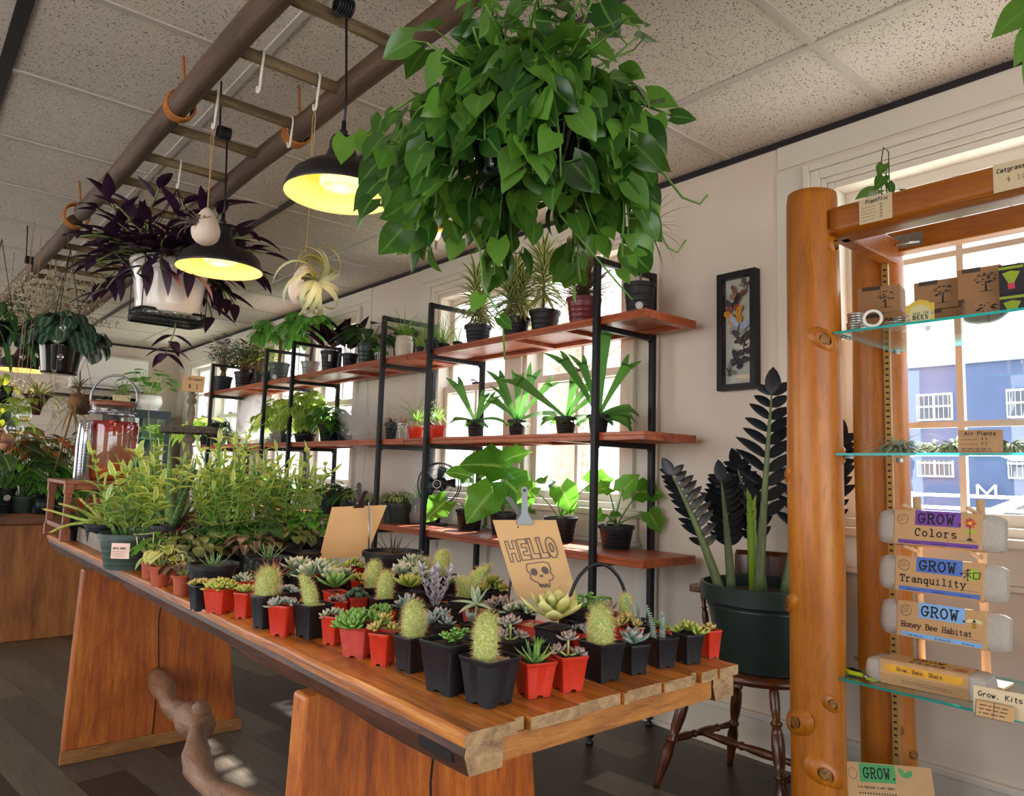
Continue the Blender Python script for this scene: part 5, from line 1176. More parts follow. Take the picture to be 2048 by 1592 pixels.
# big aloe and rope plants at the far left corner
def corner_plants():
    rr = random.Random(31)
    p, w, h = place(342, 1045, 74, .8, 1.0); t = thing('potted_aloe', 'tall aloe with long upright spotted blades behind the green pot', 'potted plant', p); z = pot(t, 'rd', w, h, BLACKR)
    f = MB()
    for i in range(11):
        a = 2.4*i; e = .75+.06*i; L = rr.uniform(.3, .52)
        fleshy(f, (cos(a)*.02, sin(a)*.02, z), sph(a, min(1.45, e)), sph(a, e+pi/2), L, .042, .016, lambda q: max(.04, 1-q**1.3), -.15, rr.random(), 7)
    f.build('foliage', L_ALOE, t)
    p, w, h = place(205, 1046, 62, .7, 1.0); t = thing('rope_cactus', 'green jointed rope cactus sprawling from a black pot over the crate', 'potted plant', p); z = pot(t, 'rd', w, h, BLACKR)
    f = MB()
    for (a, L, e) in ((2.6, .26, .45), (2.9, .2, .1), (2.3, .22, .8), (1.9, .2, 1.0), (3.3, .16, .6), (2.6, .15, 1.2), (.9, .14, .9)):
        pts = vinecurve((0, 0, z), sph(a, e), L, .05, .12, 8, rr); f.tube(pts, lambda q: .009*(1-.5*q), 6)
        for k in range(1, 9):
            for s_ in range(3): b = rr.uniform(0, 6); fleshy(f, pts[k], sph(b, .4), V((0, 0, 1)), .012, .008, .005, P_LANCE, 0, rr.random(), 3)
    for i in range(12): a = 2.4*i; fleshy(f, (cos(a)*.03, sin(a)*.03, z), sph(a, .8), sph(a, 2.3), .05, .024, .008, P_OVAL, -.2, rr.random(), 4)
    f.build('foliage', S_LIME, t)
    p, w, h = place(165, 1036, 60, .7, 1.0); t = thing('strap_leaf_plant', 'long thin strap leaves arching left of the green pot', 'potted plant', p); z = pot(t, 'rd', w, h, BLACKR)
    tuft(t, L_ALOE, 16, .24, .014, z, .5, 1.35, .9, P_GRASS, .02, rr)
corner_plants()
# pink hand-written tag standing on the green pot
p = atz(233, 1112, TT); o = aty(221, 1094, p.y-.03)
pd = V((cos(_yaw), -sin(_yaw), 0)); up = V((0, 0, 1))
PINK = pbr('pink_tag', '#e6c3b4', .7)
def hoya(mb, o, xd, yd):
    write(mb, 'HOYA ROPE', o+xd*.006+yd*.030, xd, yd, .0062, .2, squash=.85)
    for k in range(3): scribble(mb, o+xd*.006+yd*(.022-.007*k), xd, yd, .042, .004)
g = atz(256, 1135, TT); oo = atd(221, 1117, dep(g)-.135)
card('pink_plant_tag', 'pink hoya rope tag fixed to the big green pot', 'tag', oo, pd, up, .060, .050, PINK, hoya)
# grey wooden crate tray with black corner brackets, driftwood beside it
def crate():
    a, b = atz(215, 1112, TT), atz(146, 1078, TT); d = (b-a).normalized(); L = (b-a).length; s = V((-d.y, d.x, 0)); s = s if s.x > 0 else -s
    t = thing('crate_tray', 'small grey wooden crate tray with black corner brackets', 'tray', a); W_C = woodm('grey_crate', '#4a4038', '#7d6c60', '#94826f', sc=(6, 6, 6), grain=6, bs=.2)
    Wd = .2; H = .062; th = .012; M = Matrix((( d.x, s.x, 0, 0), (d.y, s.y, 0, 0), (0, 0, 1, 0), (0, 0, 0, 1)))
    for nm_, lo, hi in (('side', (0, 0, 0), (L, th, H)), ('side', (0, Wd-th, 0), (L, Wd, H)), ('end', (0, th, 0), (th, Wd-th, H)), ('end', (L-th, th, 0), (L, Wd-th, H)), ('bottom', (th, th, .003), (L-th, Wd-th, .009))):
        mb = MB(); mb.box(lo, hi, M=M); mb.build(nm_, W_C, t, smooth=False, bevel=.002)
    mb = MB(); c = L*.55; mb.poly([M @ V((c+.016*cos(k*pi/8), -.0006, .04+.011*sin(k*pi/8))) for k in range(16)], h=M @ V((0, -.0004, 0))); mb.build('hand_hole', pbr('dark_slot', '#140b07', .9), t, smooth=False)
    for x in (0, L):
        mb = MB(); q = .05; x0 = x-q if x else 0; mb.box((x0-.001, -.003, .014), (x0+q+.001, 0, .05), M=M); xx = -.003 if not x else L; mb.box((xx, -.003, .014), (xx+.003, .05, .05), M=M); mb.build('corner_bracket', METALB, t, smooth=False, bevel=.002)
crate()
def drift(mb):
    rr = random.Random(8); p = atz(205, 1122, TT); q = atz(258, 1133, TT)
    mb.tube([p+V((0, 0, .012)), p.lerp(q, .3)+V((.012, 0, .011)), p.lerp(q, .6)+V((-.004, 0, .014)), q+V((0, 0, .012)), q+V((.012, .02, .02))], [.006, .012, .010, .011, .005], 9)
    mb.tube([p.lerp(q, .2)+V((.01, .02, .012)), p.lerp(q, .6)+V((.01, .02, .011)), q+V((-.01, .02, .012))], [.005, .010, .008], 8)
simple('driftwood', drift, W_BRANCH, 'small dark piece of driftwood lying before the green pot', 'driftwood', smooth=True)

# nudge apart pots that would stand inside one another
for _ in range(220):
    for i, (a, ra, fa) in enumerate(TP):
        for b, rb, fb in TP[:i]:
            d = a.location-b.location; d.z = 0; L = d.length; m_ = ra+rb-L
            if m_ > 0 and not (fa and fb):
                d = d/L if L > 1e-5 else V((1, 0, 0)); k = .5 if not (fa or fb) else 1.0
                if not fa: a.location += d*m_*k*.5
                if not fb: b.location -= d*m_*k*.5
    for a, ra, fa in TP:
        if not fa: a.location.x = min(TX1-ra*.95, max(TX0+ra*.95, a.location.x)); a.location.y = max(TY0+ra, min(TY1-ra, a.location.y))
# ------------------------------------------------------------------ two clip sign holders
W_CARD = pbr('kraft_sign_board', '#c9a06c', .75, var=.05, vs=14)
def sign_holder(base, top, corners, label, draw=None, clipm=GREYM, rodm=STEEL, back=False):
    """corners: top left, top right, bottom right, bottom left of the board"""
    t = thing('clip_sign_holder', label, 'sign', base); O = -V(base); TL, TR, BR, BL = [V(c)+O for c in corners]
    mb = MB(); mb.lathe([(0, 0), (.022, 0), (.022, .003), (.006, .008), (0, .008)], 20); mb.tube([(0, 0, .004), V(top)+O], .0032, 8); mb.build('rod', rodm, t)
    nn = (TR-TL).cross(TL-BL).normalized()
    mb = MB(); mb.poly([BL, BR, TR, TL], h=-nn*.0022); bd = mb.build('board', W_CARD, t, smooth=False)
    if draw: mb = MB(); draw(mb, BL, (BR-BL), (TL-BL)); mb.build('lettering', pbr('marker_ink', '#5a4a48', .7), bd, smooth=False)
    # bulldog clip: two long flat levers with an eye, wide jaw on the paper edge
    c = TL.lerp(TR, .5); x = (TR-TL).normalized(); y = (TL-BL).normalized(); y = (y-x*y.dot(x)).normalized()
    for sgn, tilt, nm_ in ((1, .12, 'clip_lever'), (-1, .55, 'clip_lever')):
        yy = (y+nn*sgn*tilt).normalized(); yy = (yy-x*tilt*.9*(1 if sgn < 0 else .05)).normalized(); b0 = c+nn*sgn*.004; mb = MB()
        P = [(-.0185, -.012), (.0185, -.012), (.0195, -.004), (.0085, .014), (.0068, .06), (.0085, .07), (.0055, .078), (0, .080), (-.0055, .078), (-.0085, .07), (-.0068, .06), (-.0085, .014), (-.0195, -.004)]
        mb.poly([b0+x*a+yy*b for a, b in P], h=nn*sgn*.0016); lv = mb.build(nm_, clipm, t, smooth=False, bevel=.0005)
        mb = MB(); e = b0+yy*.070+nn*sgn*.0018; mb.poly([e+x*.0035*cos(k*pi/6)+yy*.0035*sin(k*pi/6) for k in range(12)], h=nn*sgn*.0003); mb.build('eye', INK, lv, smooth=False)
    mb = MB(); mb.tube([c-x*.010+y*.008, c+x*.010+y*.008], .0045, 10); mb.build('spring', STEEL, t)
    return t
def hello(mb, o, X, Y):
    W_, H_ = X.length, Y.length; xd, yd = X.normalized(), Y.normalized(); nn = xd.cross(yd); h = .00115
    def pl(pts, close=True):
        P = [o+xd*(a*W_)+yd*(b*H_)+nn*.0006 for a, b in pts]; n = len(P)
        for i in range(n if close else n-1):
            a, b = P[i], P[(i+1) % n]; d = (b-a); 
            if d.length < 1e-7: continue
            d.normalize(); s = nn.cross(d)*h; mb.face([mb.add(a-s-d*h*.7), mb.add(b-s+d*h*.7), mb.add(b+s+d*h*.7), mb.add(a+s-d*h*.7)])
    def L(x, w, pts, dy=0): pl([(x+a*w, .46+dy+b*.26) for a, b in pts])
    L(.09, .17, [(0, 0), (.28, 0), (.3, .4), (.66, .4), (.66, 0), (.98, 0), (1, 1), (.68, 1), (.68, .62), (.3, .62), (.3, 1), (0, 1)], .0)
    L(.29, .15, [(0, 0), (1, 0), (1, .22), (.36, .22), (.36, .4), (.85, .4), (.85, .6), (.36, .6), (.36, .78), (1, .78), (1, 1), (0, 1)], .01)
    L(.465, .14, [(0, 0), (1, 0), (1, .24), (.4, .24), (.4, 1), (0, 1)], .015); L(.62, .14, [(0, 0), (1, 0), (1, .24), (.4, .24), (.4, 1), (0, 1)], .018)
    pl([(.84+.085*cos(k*pi/10), .60+.13*sin(k*pi/10)) for k in range(20)]); pl([(.84+.03*cos(k*pi/8), .60+.055*sin(k*pi/8)) for k in range(16)])
    # skull outline, filled eyes and nose, toothed jaw
    pl([(.33, .41), (.36, .42), (.62, .43), (.70, .41), (.71, .34), (.685, .29), (.72, .25), (.69, .205), (.63, .20), (.615, .14), (.59, .115), (.575, .16), (.555, .12), (.54, .16), (.52, .115), (.50, .16), (.48, .12), (.465, .165), (.45, .13), (.43, .19), (.38, .20), (.33, .24), (.35, .29), (.31, .34)])
    def fill(cx, cy, rx, ry, rot=0):
        P = []
        for k in range(14):
            a = 2*pi*k/14; u, v = rx*cos(a), ry*sin(a); P.append(o+xd*((cx+u*cos(rot)-v*sin(rot))*W_)+yd*((cy+u*sin(rot)*.7+v*cos(rot))*H_)+nn*.0006)
        mb.face([mb.add(p) for p in P])
    fill(.42, .315, .062, .048, .5); fill(.61, .325, .062, .05, -.5); fill(.505, .26, .016, .018, .4); fill(.535, .262, .016, .018, -.4)
# greeting board: leans back, faces the camera
b1 = atz(1010, 1250, TT); D = dep(b1)
sign_holder(b1, atd(1036, 1052, D+.015), [atd(985, 1040, D+.01), atd(1112, 1040, D+.03), atd(1153, 1189, D-.02), atd(1034, 1199, D-.035)], 'kraft greeting board lettered HELLO over a drawn skull, in a grey clip', hello)
b2 = atz(737, 1152, TT); D = dep(b2)
sign_holder(b2, atd(738, 1004, D-.004), [atd(774, 1010, D+.015), atd(664, 1014, D+.02), atd(638, 1118, D+.045), atd(733, 1112, D+.04)], 'blank brown board seen from behind, held by a dark clip on a rod', None, pbr('dark_clip', '#3c3634', .45, .5))
# ================================================================== ladders, lamps and hanging plants
LZ = 2.42
def ladder(name, label, y0, y1, xl0, xl1, xr0, xr1, z0, z1, rungs, r=.039):
    t = thing(name, label, 'ladder', ((xl0+xr0)/2, (y0+y1)/2, z0), 0, 'old wooden ladders hung flat under the ceiling'); O = V((-(xl0+xr0)/2, -(y0+y1)/2, -z0)); rr = random.Random(int(y0*10)+3)
    for a, b, yy in ((xl0, xl1, y1), (xr0, xr1, y1-.12)):
        mb = MB(); rs = []; N = 26
        for i in range(N+1):
            q = i/N; c = O+V((a+(b-a)*q+.004*sin(q*9), y0+(yy-y0)*q, z0+(z1-z0)*q)); ring = []
            for k in range(14):
                an = 2*pi*k/14; R = r*(1+.05*sin(q*25+an)+rr.uniform(-.02, .02)); ring.append(c+V((cos(an)*R, 0, sin(an)*R*1.12)))
            rs.append(ring)
        mb.rings(rs, True, True, True); mb.build('rail', W_LADDER, t)
    for y in rungs:
        q = (y-y0)/(y1-y0); xa, xb, z = xl0+(xl1-xl0)*q, xr0+(xr1-xr0)*q, z0+(z1-z0)*q; mb = MB()
        mb.tube([O+V((xa, y, z)), O+V(((xa+xb)/2, y+.003, z+.002)), O+V((xb, y, z))], lambda q: .020+.002*sin(q*9), 10); mb.build('rung', W_RUNG, t)
    return t
ladder('hanging_ladder', 'dark wooden ladder hung flat overhead with two pendant lamps tied on it', .1, 4.28, .735, .672, 1.09, 1.095, LZ, LZ, [.43+.355*i for i in range(11)])
ladder('hanging_ladder', 'second wooden ladder behind, roped on beyond the purple plant', 4.42, 8.3, .665, .60, 1.17, 1.2, LZ-.02, LZ-.02, [4.62+.32*i for i in range(12)])
def rope(x, y, label, turns=4, r=.043, side=1, top=CEIL):
    t = thing('rope_tie', label, 'rope', (x, y, LZ), 0, 'ropes holding up the ladders'); mb = MB()
    for k in range(turns): mb.tube([(cos(a)*r*1.1, (k-turns/2)*.011+.004*sin(a*2), sin(a)*r*1.2) for a in [2*pi*i/20 for i in range(20)]], .0055, 6, closed=True)
    mb.tube([(side*r*.6, 0, r), (side*r*.3, 0, r+.03), (0, 0, top-LZ)], .005, 6); mb.build('coil', ROPE, t)
rope(.70, 2.72, 'orange rope wound round the left ladder rail')
rope(1.098, 2.62, 'frayed orange rope wound round the right ladder rail by a hook', 5)
rope(.66, 4.36, 'dark rope lashing the left ladder ends together', 5, .052); rope(1.13, 4.36, 'dark rope lashing the right ladder ends together', 5, .052)
rope(1.1, .6, 'orange rope on the right rail above the camera', 4); rope(.73, .6, 'orange rope on the left rail above the camera', 4)
WHOOK = pbr('white_coated_steel', '#dcd6cc', .45, var=.03)
GH = 'white S hooks on the ladder rungs'
def hook(x, y, label, L=.10, z=LZ):
    t = thing('s_hook', label, 'hook', (x, y, z), 0, GH); mb = MB(); pts = [(0, .0245*cos(a), .0245*sin(a)) for a in [radians(q) for q in range(-40, 181, 20)]]
    pts += [(0, -.0245, 0), (0, -.014, -L*.6), (0, -.008, -L)]+[(0, -.008+.011-.011*cos(a), -L-.011*sin(a)) for a in [radians(q) for q in range(20, 181, 20)]]+[(0, .014, -L+.012)]
    mb.tube(pts, .0042, 8); mb.build('hook', WHOOK, t); return V((x, y+.003, z-L-.012))
hook(.795, 2.205, 'empty white hook on the second rung')
e1 = hook(.775, 2.56, 'white hook carrying the pale egg planter'); e2 = hook(.985, 2.205, 'white hook carrying the curly leaved egg planter', .09)
hook(1.05, 2.56, 'white hook by the orange rope on the right rail', .08); pp_ = hook(.86, 3.27, 'white hook carrying the purple leaved plant', .09)
SHADE = pbr('black_enamel', '#1d191a', .4, .2, var=.05); m, nt, b = nm('cream_enamel_inside'); b.inputs['Base Color'].default_value = rgba('#efd4a4'); b.inputs['Roughness'].default_value = .4; INSIDE = m
BULB = emitm('warm_bulb', '#ffc84a', 2.2)
def lamp(x, y, zr, R, zt, label, cordx=None, energy=3.6):
    """pendant: rim at zr, cord up to the rung at zt"""
    t = thing('pendant_lamp', label, 'lamp', (x, y, zr), 0, 'black enamel pendant lamps'); k = R/.15
    out = [(R, 0), (R*1.01, .004*k), (R*.97, .022*k), (R*.86, .05*k), (R*.66, .074*k), (R*.42, .088*k), (.050*k, .096*k), (.040*k, .122*k), (.035*k, .135*k), (.036*k, .15*k), (.030*k, .166*k), (.0, .168*k)]
    mb = MB(); mb.lathe(out, 40); mb.lathe([(R, 0), (R*.985, .002), (R*.95, .021*k), (R*.84, .047*k), (R*.64, .070*k), (R*.40, .083*k), (0, .088*k)], 40, m=1); sh = mb.build('shade', [SHADE, INSIDE], t)
    mb = MB(); mb.lathe([(0, .022*k), (.048*k, .024*k), (.057*k, .033*k), (.056*k, .046*k), (.03*k, .066*k), (0, .07*k)], 28); mb.build('bulb', BULB, t)
    mb = MB()
    for q in (.02, .034, .047): mb.tube([(q*k*cos(a), q*k*sin(a), .0205*k) for a in [2*pi*i/20 for i in range(20)]], .0012, 4, closed=True)
    mb.build('bulb_rings', pbr('amber_ring', '#c9a24a', .3), t)
    mb = MB(); mb.lathe([(0, .165*k), (.012*k, .165*k), (.012*k, .185*k), (.007*k, .19*k), (.006*k, .215*k), (0, .215*k)], 14); mb.build('cord_grip', BLACKP, t)
    mb = MB(); H = zt-zr; mb.tube([(0, 0, .18*k), (.003, .0, H*.5), (0, .021, H)], .0034, 6)
    for q in range(6): mb.tube([((q-2.5)*.008-.02, .023*cos(a), H+.023*sin(a)) for a in [2*pi*i/16 for i in range(16)]], .0038, 6, closed=True)
    mb.tube([(-.04, -.01, H+.02), (-.05, -.02, CEIL-zr)], .0034, 6); mb.build('cord', BLACKP, t)
    l = light('SPOT', 'bulb_light', (x, y, zr+.018*k), energy, (1, .74, .42), spot_size=radians(150), spot_blend=.5, shadow_soft_size=.05*k); l.parent = None
    l2 = light('POINT', 'bulb_glow', (x, y, zr+.012*k), energy*.12, (1, .74, .42), shadow_soft_size=.03)
    return t
c = atd(680, 392, 2.0); lamp(c.x, c.y, c.z, .149, LZ, 'nearest lit black pendant lamp, beside the big trailing plant')
c = atd(439, 540, 2.80); lamp(c.x, c.y, c.z, .157, LZ, 'lit black pendant lamp in front of the white purple plant pot')
c = atd(45, 741, 4.6); lamp(c.x, c.y, c.z, .155, LZ-.02, 'distant lit black pendant lamp at the far left among the foliage')
# two egg shaped air plant holders
def egg(anchor, c, r, label, plant, tilt=0):
    t = thing('egg_air_planter', label, 'planter', c, 0); mb = MB(); rs = []
    pr = [(0, -1.0), (.35, -.96), (.62, -.82), (.85, -.55), (.96, -.2), (.97, .1), (.86, .5), (.66, 1.0), (.38, 1.45), (.14, 1.68), (0, 1.72)]; N = 28; right = V((cos(_yaw), -sin(_yaw), 0)); aw = V((sin(_yaw), cos(_yaw), 0)); op = (-right*(1 if not tilt else -1)*.8-aw*.6).normalized()
    for q, z in pr:
        ring = []
        for k in range(N):
            a = 2*pi*k/N; p = V((cos(a)*q*r, sin(a)*q*r, z*r)); f = V((cos(a), sin(a), 0)).dot(op)
            ring.append(p)
        rs.append(ring)
    mb.rings(rs); keep = []
    for fc in mb.f:     # the oval opening on one side
        cc = sum((V(mb.v[i]) for i in fc), V())/len(fc); h_ = V((cc.x, cc.y, 0))
        if not (h_.length > 1e-4 and ((1-h_.normalized().dot(op))/.32)**2+((cc.z/r-.62)/.55)**2 < 1): keep.append(fc)
    mb.f = keep; mb.m = [0]*len(keep); mb.build('shell', pbr('bisque_egg', '#dcc8b8', .55, var=.03), t)
    mb = MB(); A = V(anchor)-V(c); mb.tube([A, A+V((.004, 0, -.02)), V((.0, 0, 1.72*r))], .0022, 5); mb.tube([A, A+V((-.004, .003, -.03)), V((.004, 0, 1.7*r))], .0016, 5); mb.build('twine', TWINE, t)
    mb = MB(); o = op*r*.55+V((0, 0, r*.45)); rr = random.Random(int(c[1]*100))
    if plant == 'air':
        for i in range(30):
            a = 2.4*i; d = (op*.55+V((0, 0, .55))+sph(a, .2)*.9).normalized(); leaf(mb, o*.6, d, (V((0, 0, 1))-op*.3), rr.uniform(.07, .13), .008, P_GRASS, rr.uniform(.3, 2.4), .3, rr.random(), 9)
        lab(mb.build('air_plant', L_AIRP, t), 'spidery grey air plant')
    else:
        o = op*r*1.15+V((0, 0, r*.5))
        for i in range(44):
            a = 2.4*i; d = (op*1.0+sph(a, .35*cos(a*3))*.9).normalized(); u = op.cross(d)+op*rr.uniform(-.35, .35); leaf(mb, o*.9, d, u, rr.uniform(.18, .26)*(1-.010*i), .024-.0003*i, P_GRASS, -rr.uniform(3.0, 5.0), .15, rr.random(), 12)
        lab(mb.build('air_plant', L_XERO, t), 'curly yellow green air plant')
egg(e1, V((e1.x, e1.y, atd(425, 462, dep((e1.x, e1.y, 1.9))).z)), .049, 'hanging pale egg planter with a spidery grey air plant', 'air')
egg(e2, V((e2.x, e2.y, atd(600, 582, dep((e2.x, e2.y, 1.75))).z)), .051, 'hanging egg planter with a curled yellow green air plant', 'xero', 1)
# purple heart in its white pot on a black wire basket
def purple():
    rr = random.Random(12); x, y = pp_.x, pp_.y; zb = 1.735; t = thing('hanging_purple_plant', 'hanging white pot of dark purple tradescantia in a black wire basket', 'hanging plant', (x, y, zb)); R = .155; right = V((cos(_yaw), -sin(_yaw), 0))
    mb = MB(); mb.lathe([(0, .022), (R*.75, .022), (R*.80, .03), (R*.83, .07), (R*.9, .16), (R*.98, .232), (R*1.03, .235), (R*1.03, .25), (R*.98, .252), (R*.95, .2)], 40); mb.build('pot', pbr('white_gloss_pot', '#e9dfd8', .18, var=.02, coat=.4, trans=.15), t)
    mb = MB(); soil_disc(mb, R*.95, .225); mb.build('soil', SOIL, t); mb = MB(); mb.lathe([(0, .004), (R*.9, .004), (R*.95, .02), (R*.92, .02), (R*.88, .008), (0, .008)], 36); mb.build('saucer', CLEAR, t)
    mb = MB(); Rb = R*.84
    for z in (0, .03): mb.tube([(Rb*.95*sg[0], Rb*.75*sg[1], z) for sg in ((-1, -1), (1, -1), (1.2, 0), (1, 1), (-1, 1), (-1.2, 0))], .005, 6, closed=True)
    P = [V((Rb*.95*a, Rb*.75*b, 0)) for a, b in ((-1, -1), (1, -1), (1.2, 0), (1, 1), (-1, 1), (-1.2, 0))]
    for i in range(6):
        a, b = P[i], P[(i+1) % 6]
        for k in range(9):
            q = k/9; c_ = a.lerp(b, q); d_ = a.lerp(b, q+1/9); mb.tube([c_, d_+V((0, 0, .03))], .0018, 4); mb.tube([c_+V((0, 0, .03)), d_], .0018, 4)
    for k in range(-3, 4): mb.tube([(-Rb*1.0, k*.035, 0), (Rb*1.0, k*.035, 0)], .002, 4)
    for a, b in ((-1, -1), (1, -1), (1, 1), (-1, 1)): mb.tube([(Rb*.95*a, Rb*.75*b, 0), (Rb*.97*a, Rb*.77*b, .26), (0, 0, pp_.z-zb)], .0022, 4)
    mb.build('wire_basket', METALB, t)
    f = MB(); s = MB()
    for i in range(66):
        a = 2.4*i; e = rr.uniform(.1, 1.25); L = rr.uniform(.14, .32); pts = vinecurve((cos(a)*R*.6, sin(a)*R*.6, .24), sph(a, e), L, .12+.1*(e < .3), .18, 6, rr); s.tube(pts, .0042, 5)
        for k in range(1, 7):
            b = a+k*2.3; d = (pts[k]-pts[k-1]).normalized(); leaf(f, pts[k], (sph(b, .25)+d*.9).normalized(), V((0, 0, 1)), rr.uniform(.10, .165), .046, P_LANCE, rr.uniform(.2, .9), .35, rr.random(), 6)
    q = vinecurve((.03, -.02, .0), (0, 0, -1), .14, 0, .12, 5, rr)    # the sprig dangling under the basket
    s.tube(q, .003, 5)
    for i in range(9): a = 2.4*i; leaf(f, q[min(5, 2+i//2)], sph(a, -.3), V((0, 0, 1)), .11, .042, P_LANCE, .4, .3, rr.random(), 6)
    f.build('foliage', L_PURP, t); s.build('stems', pbr('purple_stem', '#6a7a3a', .5, var=.4), t)
purple()
# the big trailing philodendron
def phil():
    rr = random.Random(41); c = atd(1050, 300, 1.42); t = thing('hanging_philodendron', 'huge trailing heart leaf philodendron in a dark glossy hanging basket', 'hanging plant', (c.x, c.y, 1.685)); R = .115; H = .17; right = V((cos(_yaw), -sin(_yaw), 0)); aw = V((sin(_yaw), cos(_yaw), 0)); up = V((0, 0, 1))
    GL2 = pbr('dark_bottle_green_plastic', '#0f1f1f', .12, var=.1, coat=.5)
    mb = MB(); mb.lathe([(0, .004), (R*.4, .002), (R*.45, .008), (R*.7, .003), (R*.78, .006), (R*.82, .02), (R*1.0, H-.02), (R*1.06, H-.018), (R*1.06, H), (R, H), (R*.97, H-.05)], 40); mb.lathe([(R*.52, .0015), (R*.55, -.002), (R*.58, .0015)], 40); mb.build('pot', GL2, t)
    mb = MB(); soil_disc(mb, R*.96, H-.02); mb.build('soil', SOIL, t)
    mb = MB()
    for k in range(3): a = 2.1*k; mb.tube([(cos(a)*R*1.03, sin(a)*R*1.03, H-.01), (cos(a)*R*.5, sin(a)*R*.5, H+.3), (0, 0, LZ-1.685-.02)], .002, 5)
    mb.build('hanger', METALB, t)
    f = MB(); s = MB()
    def lf(p, d, L): leaf(f, p, d, (up*.5-aw*.6+V((rr.uniform(-.8, .8), rr.uniform(-.8, .8), rr.uniform(-.5, .5)))), L, L*.84, P_HEART, rr.uniform(.1, .8), rr.uniform(.08, .25), rr.random()**1.4, 6, .2)
    # crown shoots rising and vines falling round the pot
    for i in range(58):
        a = 2.4*i; e = rr.uniform(.1, 1.45); L = rr.uniform(.10, .25); pts = vinecurve((cos(a)*R*.7*rr.random(), sin(a)*R*.7*rr.random(), H-.01), sph(a, e), L, .05, .15, 6, rr); s.tube(pts, .0022, 5)
        for k in range(2, 7):
            if rr.random() < .85: b = rr.uniform(0, 6.28); q = pts[k]+sph(b, .2)*.03; s.tube([pts[k], q], .0013, 4); lf(q, (sph(b, .0)+V((0, 0, -.35))).normalized(), rr.uniform(.045, .075))
    for i in range(46):
        a = 2.4*i+rr.uniform(-.2, .2); L = rr.uniform(.14, .34); o = V((cos(a)*R*1.02, sin(a)*R*1.02, H)); d0 = sph(a, rr.uniform(.0, .6)); pts = vinecurve(o, d0, L, .62, .2, 8, rr); s.tube(pts, .0023, 5)
        for k in range(1, 9):
            for j in range(2 if rr.random() < .45 else 1):
                b = a+rr.uniform(-1.5, 1.5); q = pts[k]+sph(b, .1)*rr.uniform(.01, .035); s.tube([pts[k], q], .0013, 4); lf(q, (sph(b, .0)*.6+V((0, 0, -.7))).normalized(), rr.uniform(.042, .07))
    # the long runners that leave the clump: points in picture pixels, drawn out at the plant's own distance
    D = dep(c)
    def run(px, dd, leaves, r=.0024):
        P = [atd(x, y, D+dd*i/len(px))-V((c.x, c.y, 1.685)) for i, (x, y) in enumerate(px)]; s.tube(P, r, 6)
        for (x, y, sz, dx, dy) in leaves:
            p = atd(x, y, D+dd*.7-.01)-V((c.x, c.y, 1.685)); d = (right*dx-up*dy-aw*.15).normalized(); leaf(f, p, d, -aw+up*.2+right*rr.uniform(-.3, .3), sz*D/FPX, sz*D/FPX*.84, P_HEART, .15, .1, rr.random(), 6, .2)
    run([(880, 170), (830, 195), (780, 225), (735, 265), (700, 275)], .04, [(765, 235, 50, -.2, .9), (735, 268, 62, .1, 1), (692, 275, 60, -.1, 1), (790, 222, 40, -.3, .8)])
    run([(870, 250), (830, 290), (790, 330), (768, 345)], .05, [(768, 340, 64, .0, 1), (800, 310, 46, .3, .9)])
    run([(1150, 200), (1210, 185), (1250, 195), (1300, 215), (1345, 232)], -.03, [(1295, 190, 66, .9, .35), (1345, 232, 48, .95, .15), (1308, 232, 66, -.1, 1), (1245, 190, 50, .9, .3)])
    run([(1180, 270), (1240, 295), (1290, 310), (1330, 350), (1365, 395), (1400, 408), (1415, 390)], -.02, [])
    run([(1190, 360), (1260, 400), (1310, 440), (1335, 495), (1355, 505), (1372, 480)], -.02, [(1280, 410, 40, .4, .9)], .002)
    run([(930, 440), (960, 500), (965, 570), (1005, 640), (1010, 720)], .02, [(960, 590, 40, -.4, .9), (1000, 635, 36, .5, .5)], .0022)
    run([(1120, 430), (1180, 500), (1230, 560), (1265, 600)], .02, [(1195, 470, 44, .3, .8), (1240, 540, 36, .5, .7)], .002)
    for (x, y) in ((850, 470), (800, 480), (905, 500), (990, 500), (1060, 470), (1140, 450), (1210, 440), (1215, 500), (1035, 445), (930, 460)):
        x0 = x+(1040-x)*.35; run([(x0, y-150), ((x0+x)/2, y-60), (x, y)], .02, [(x+rr.uniform(-14, 14), y-q*38-20, rr.uniform(42, 62), rr.uniform(-.5, .5), .9) for q in range(4)], .002)
    f.build('foliage', L_PHIL, t); s.build('vines', STEMG, t)
phil()
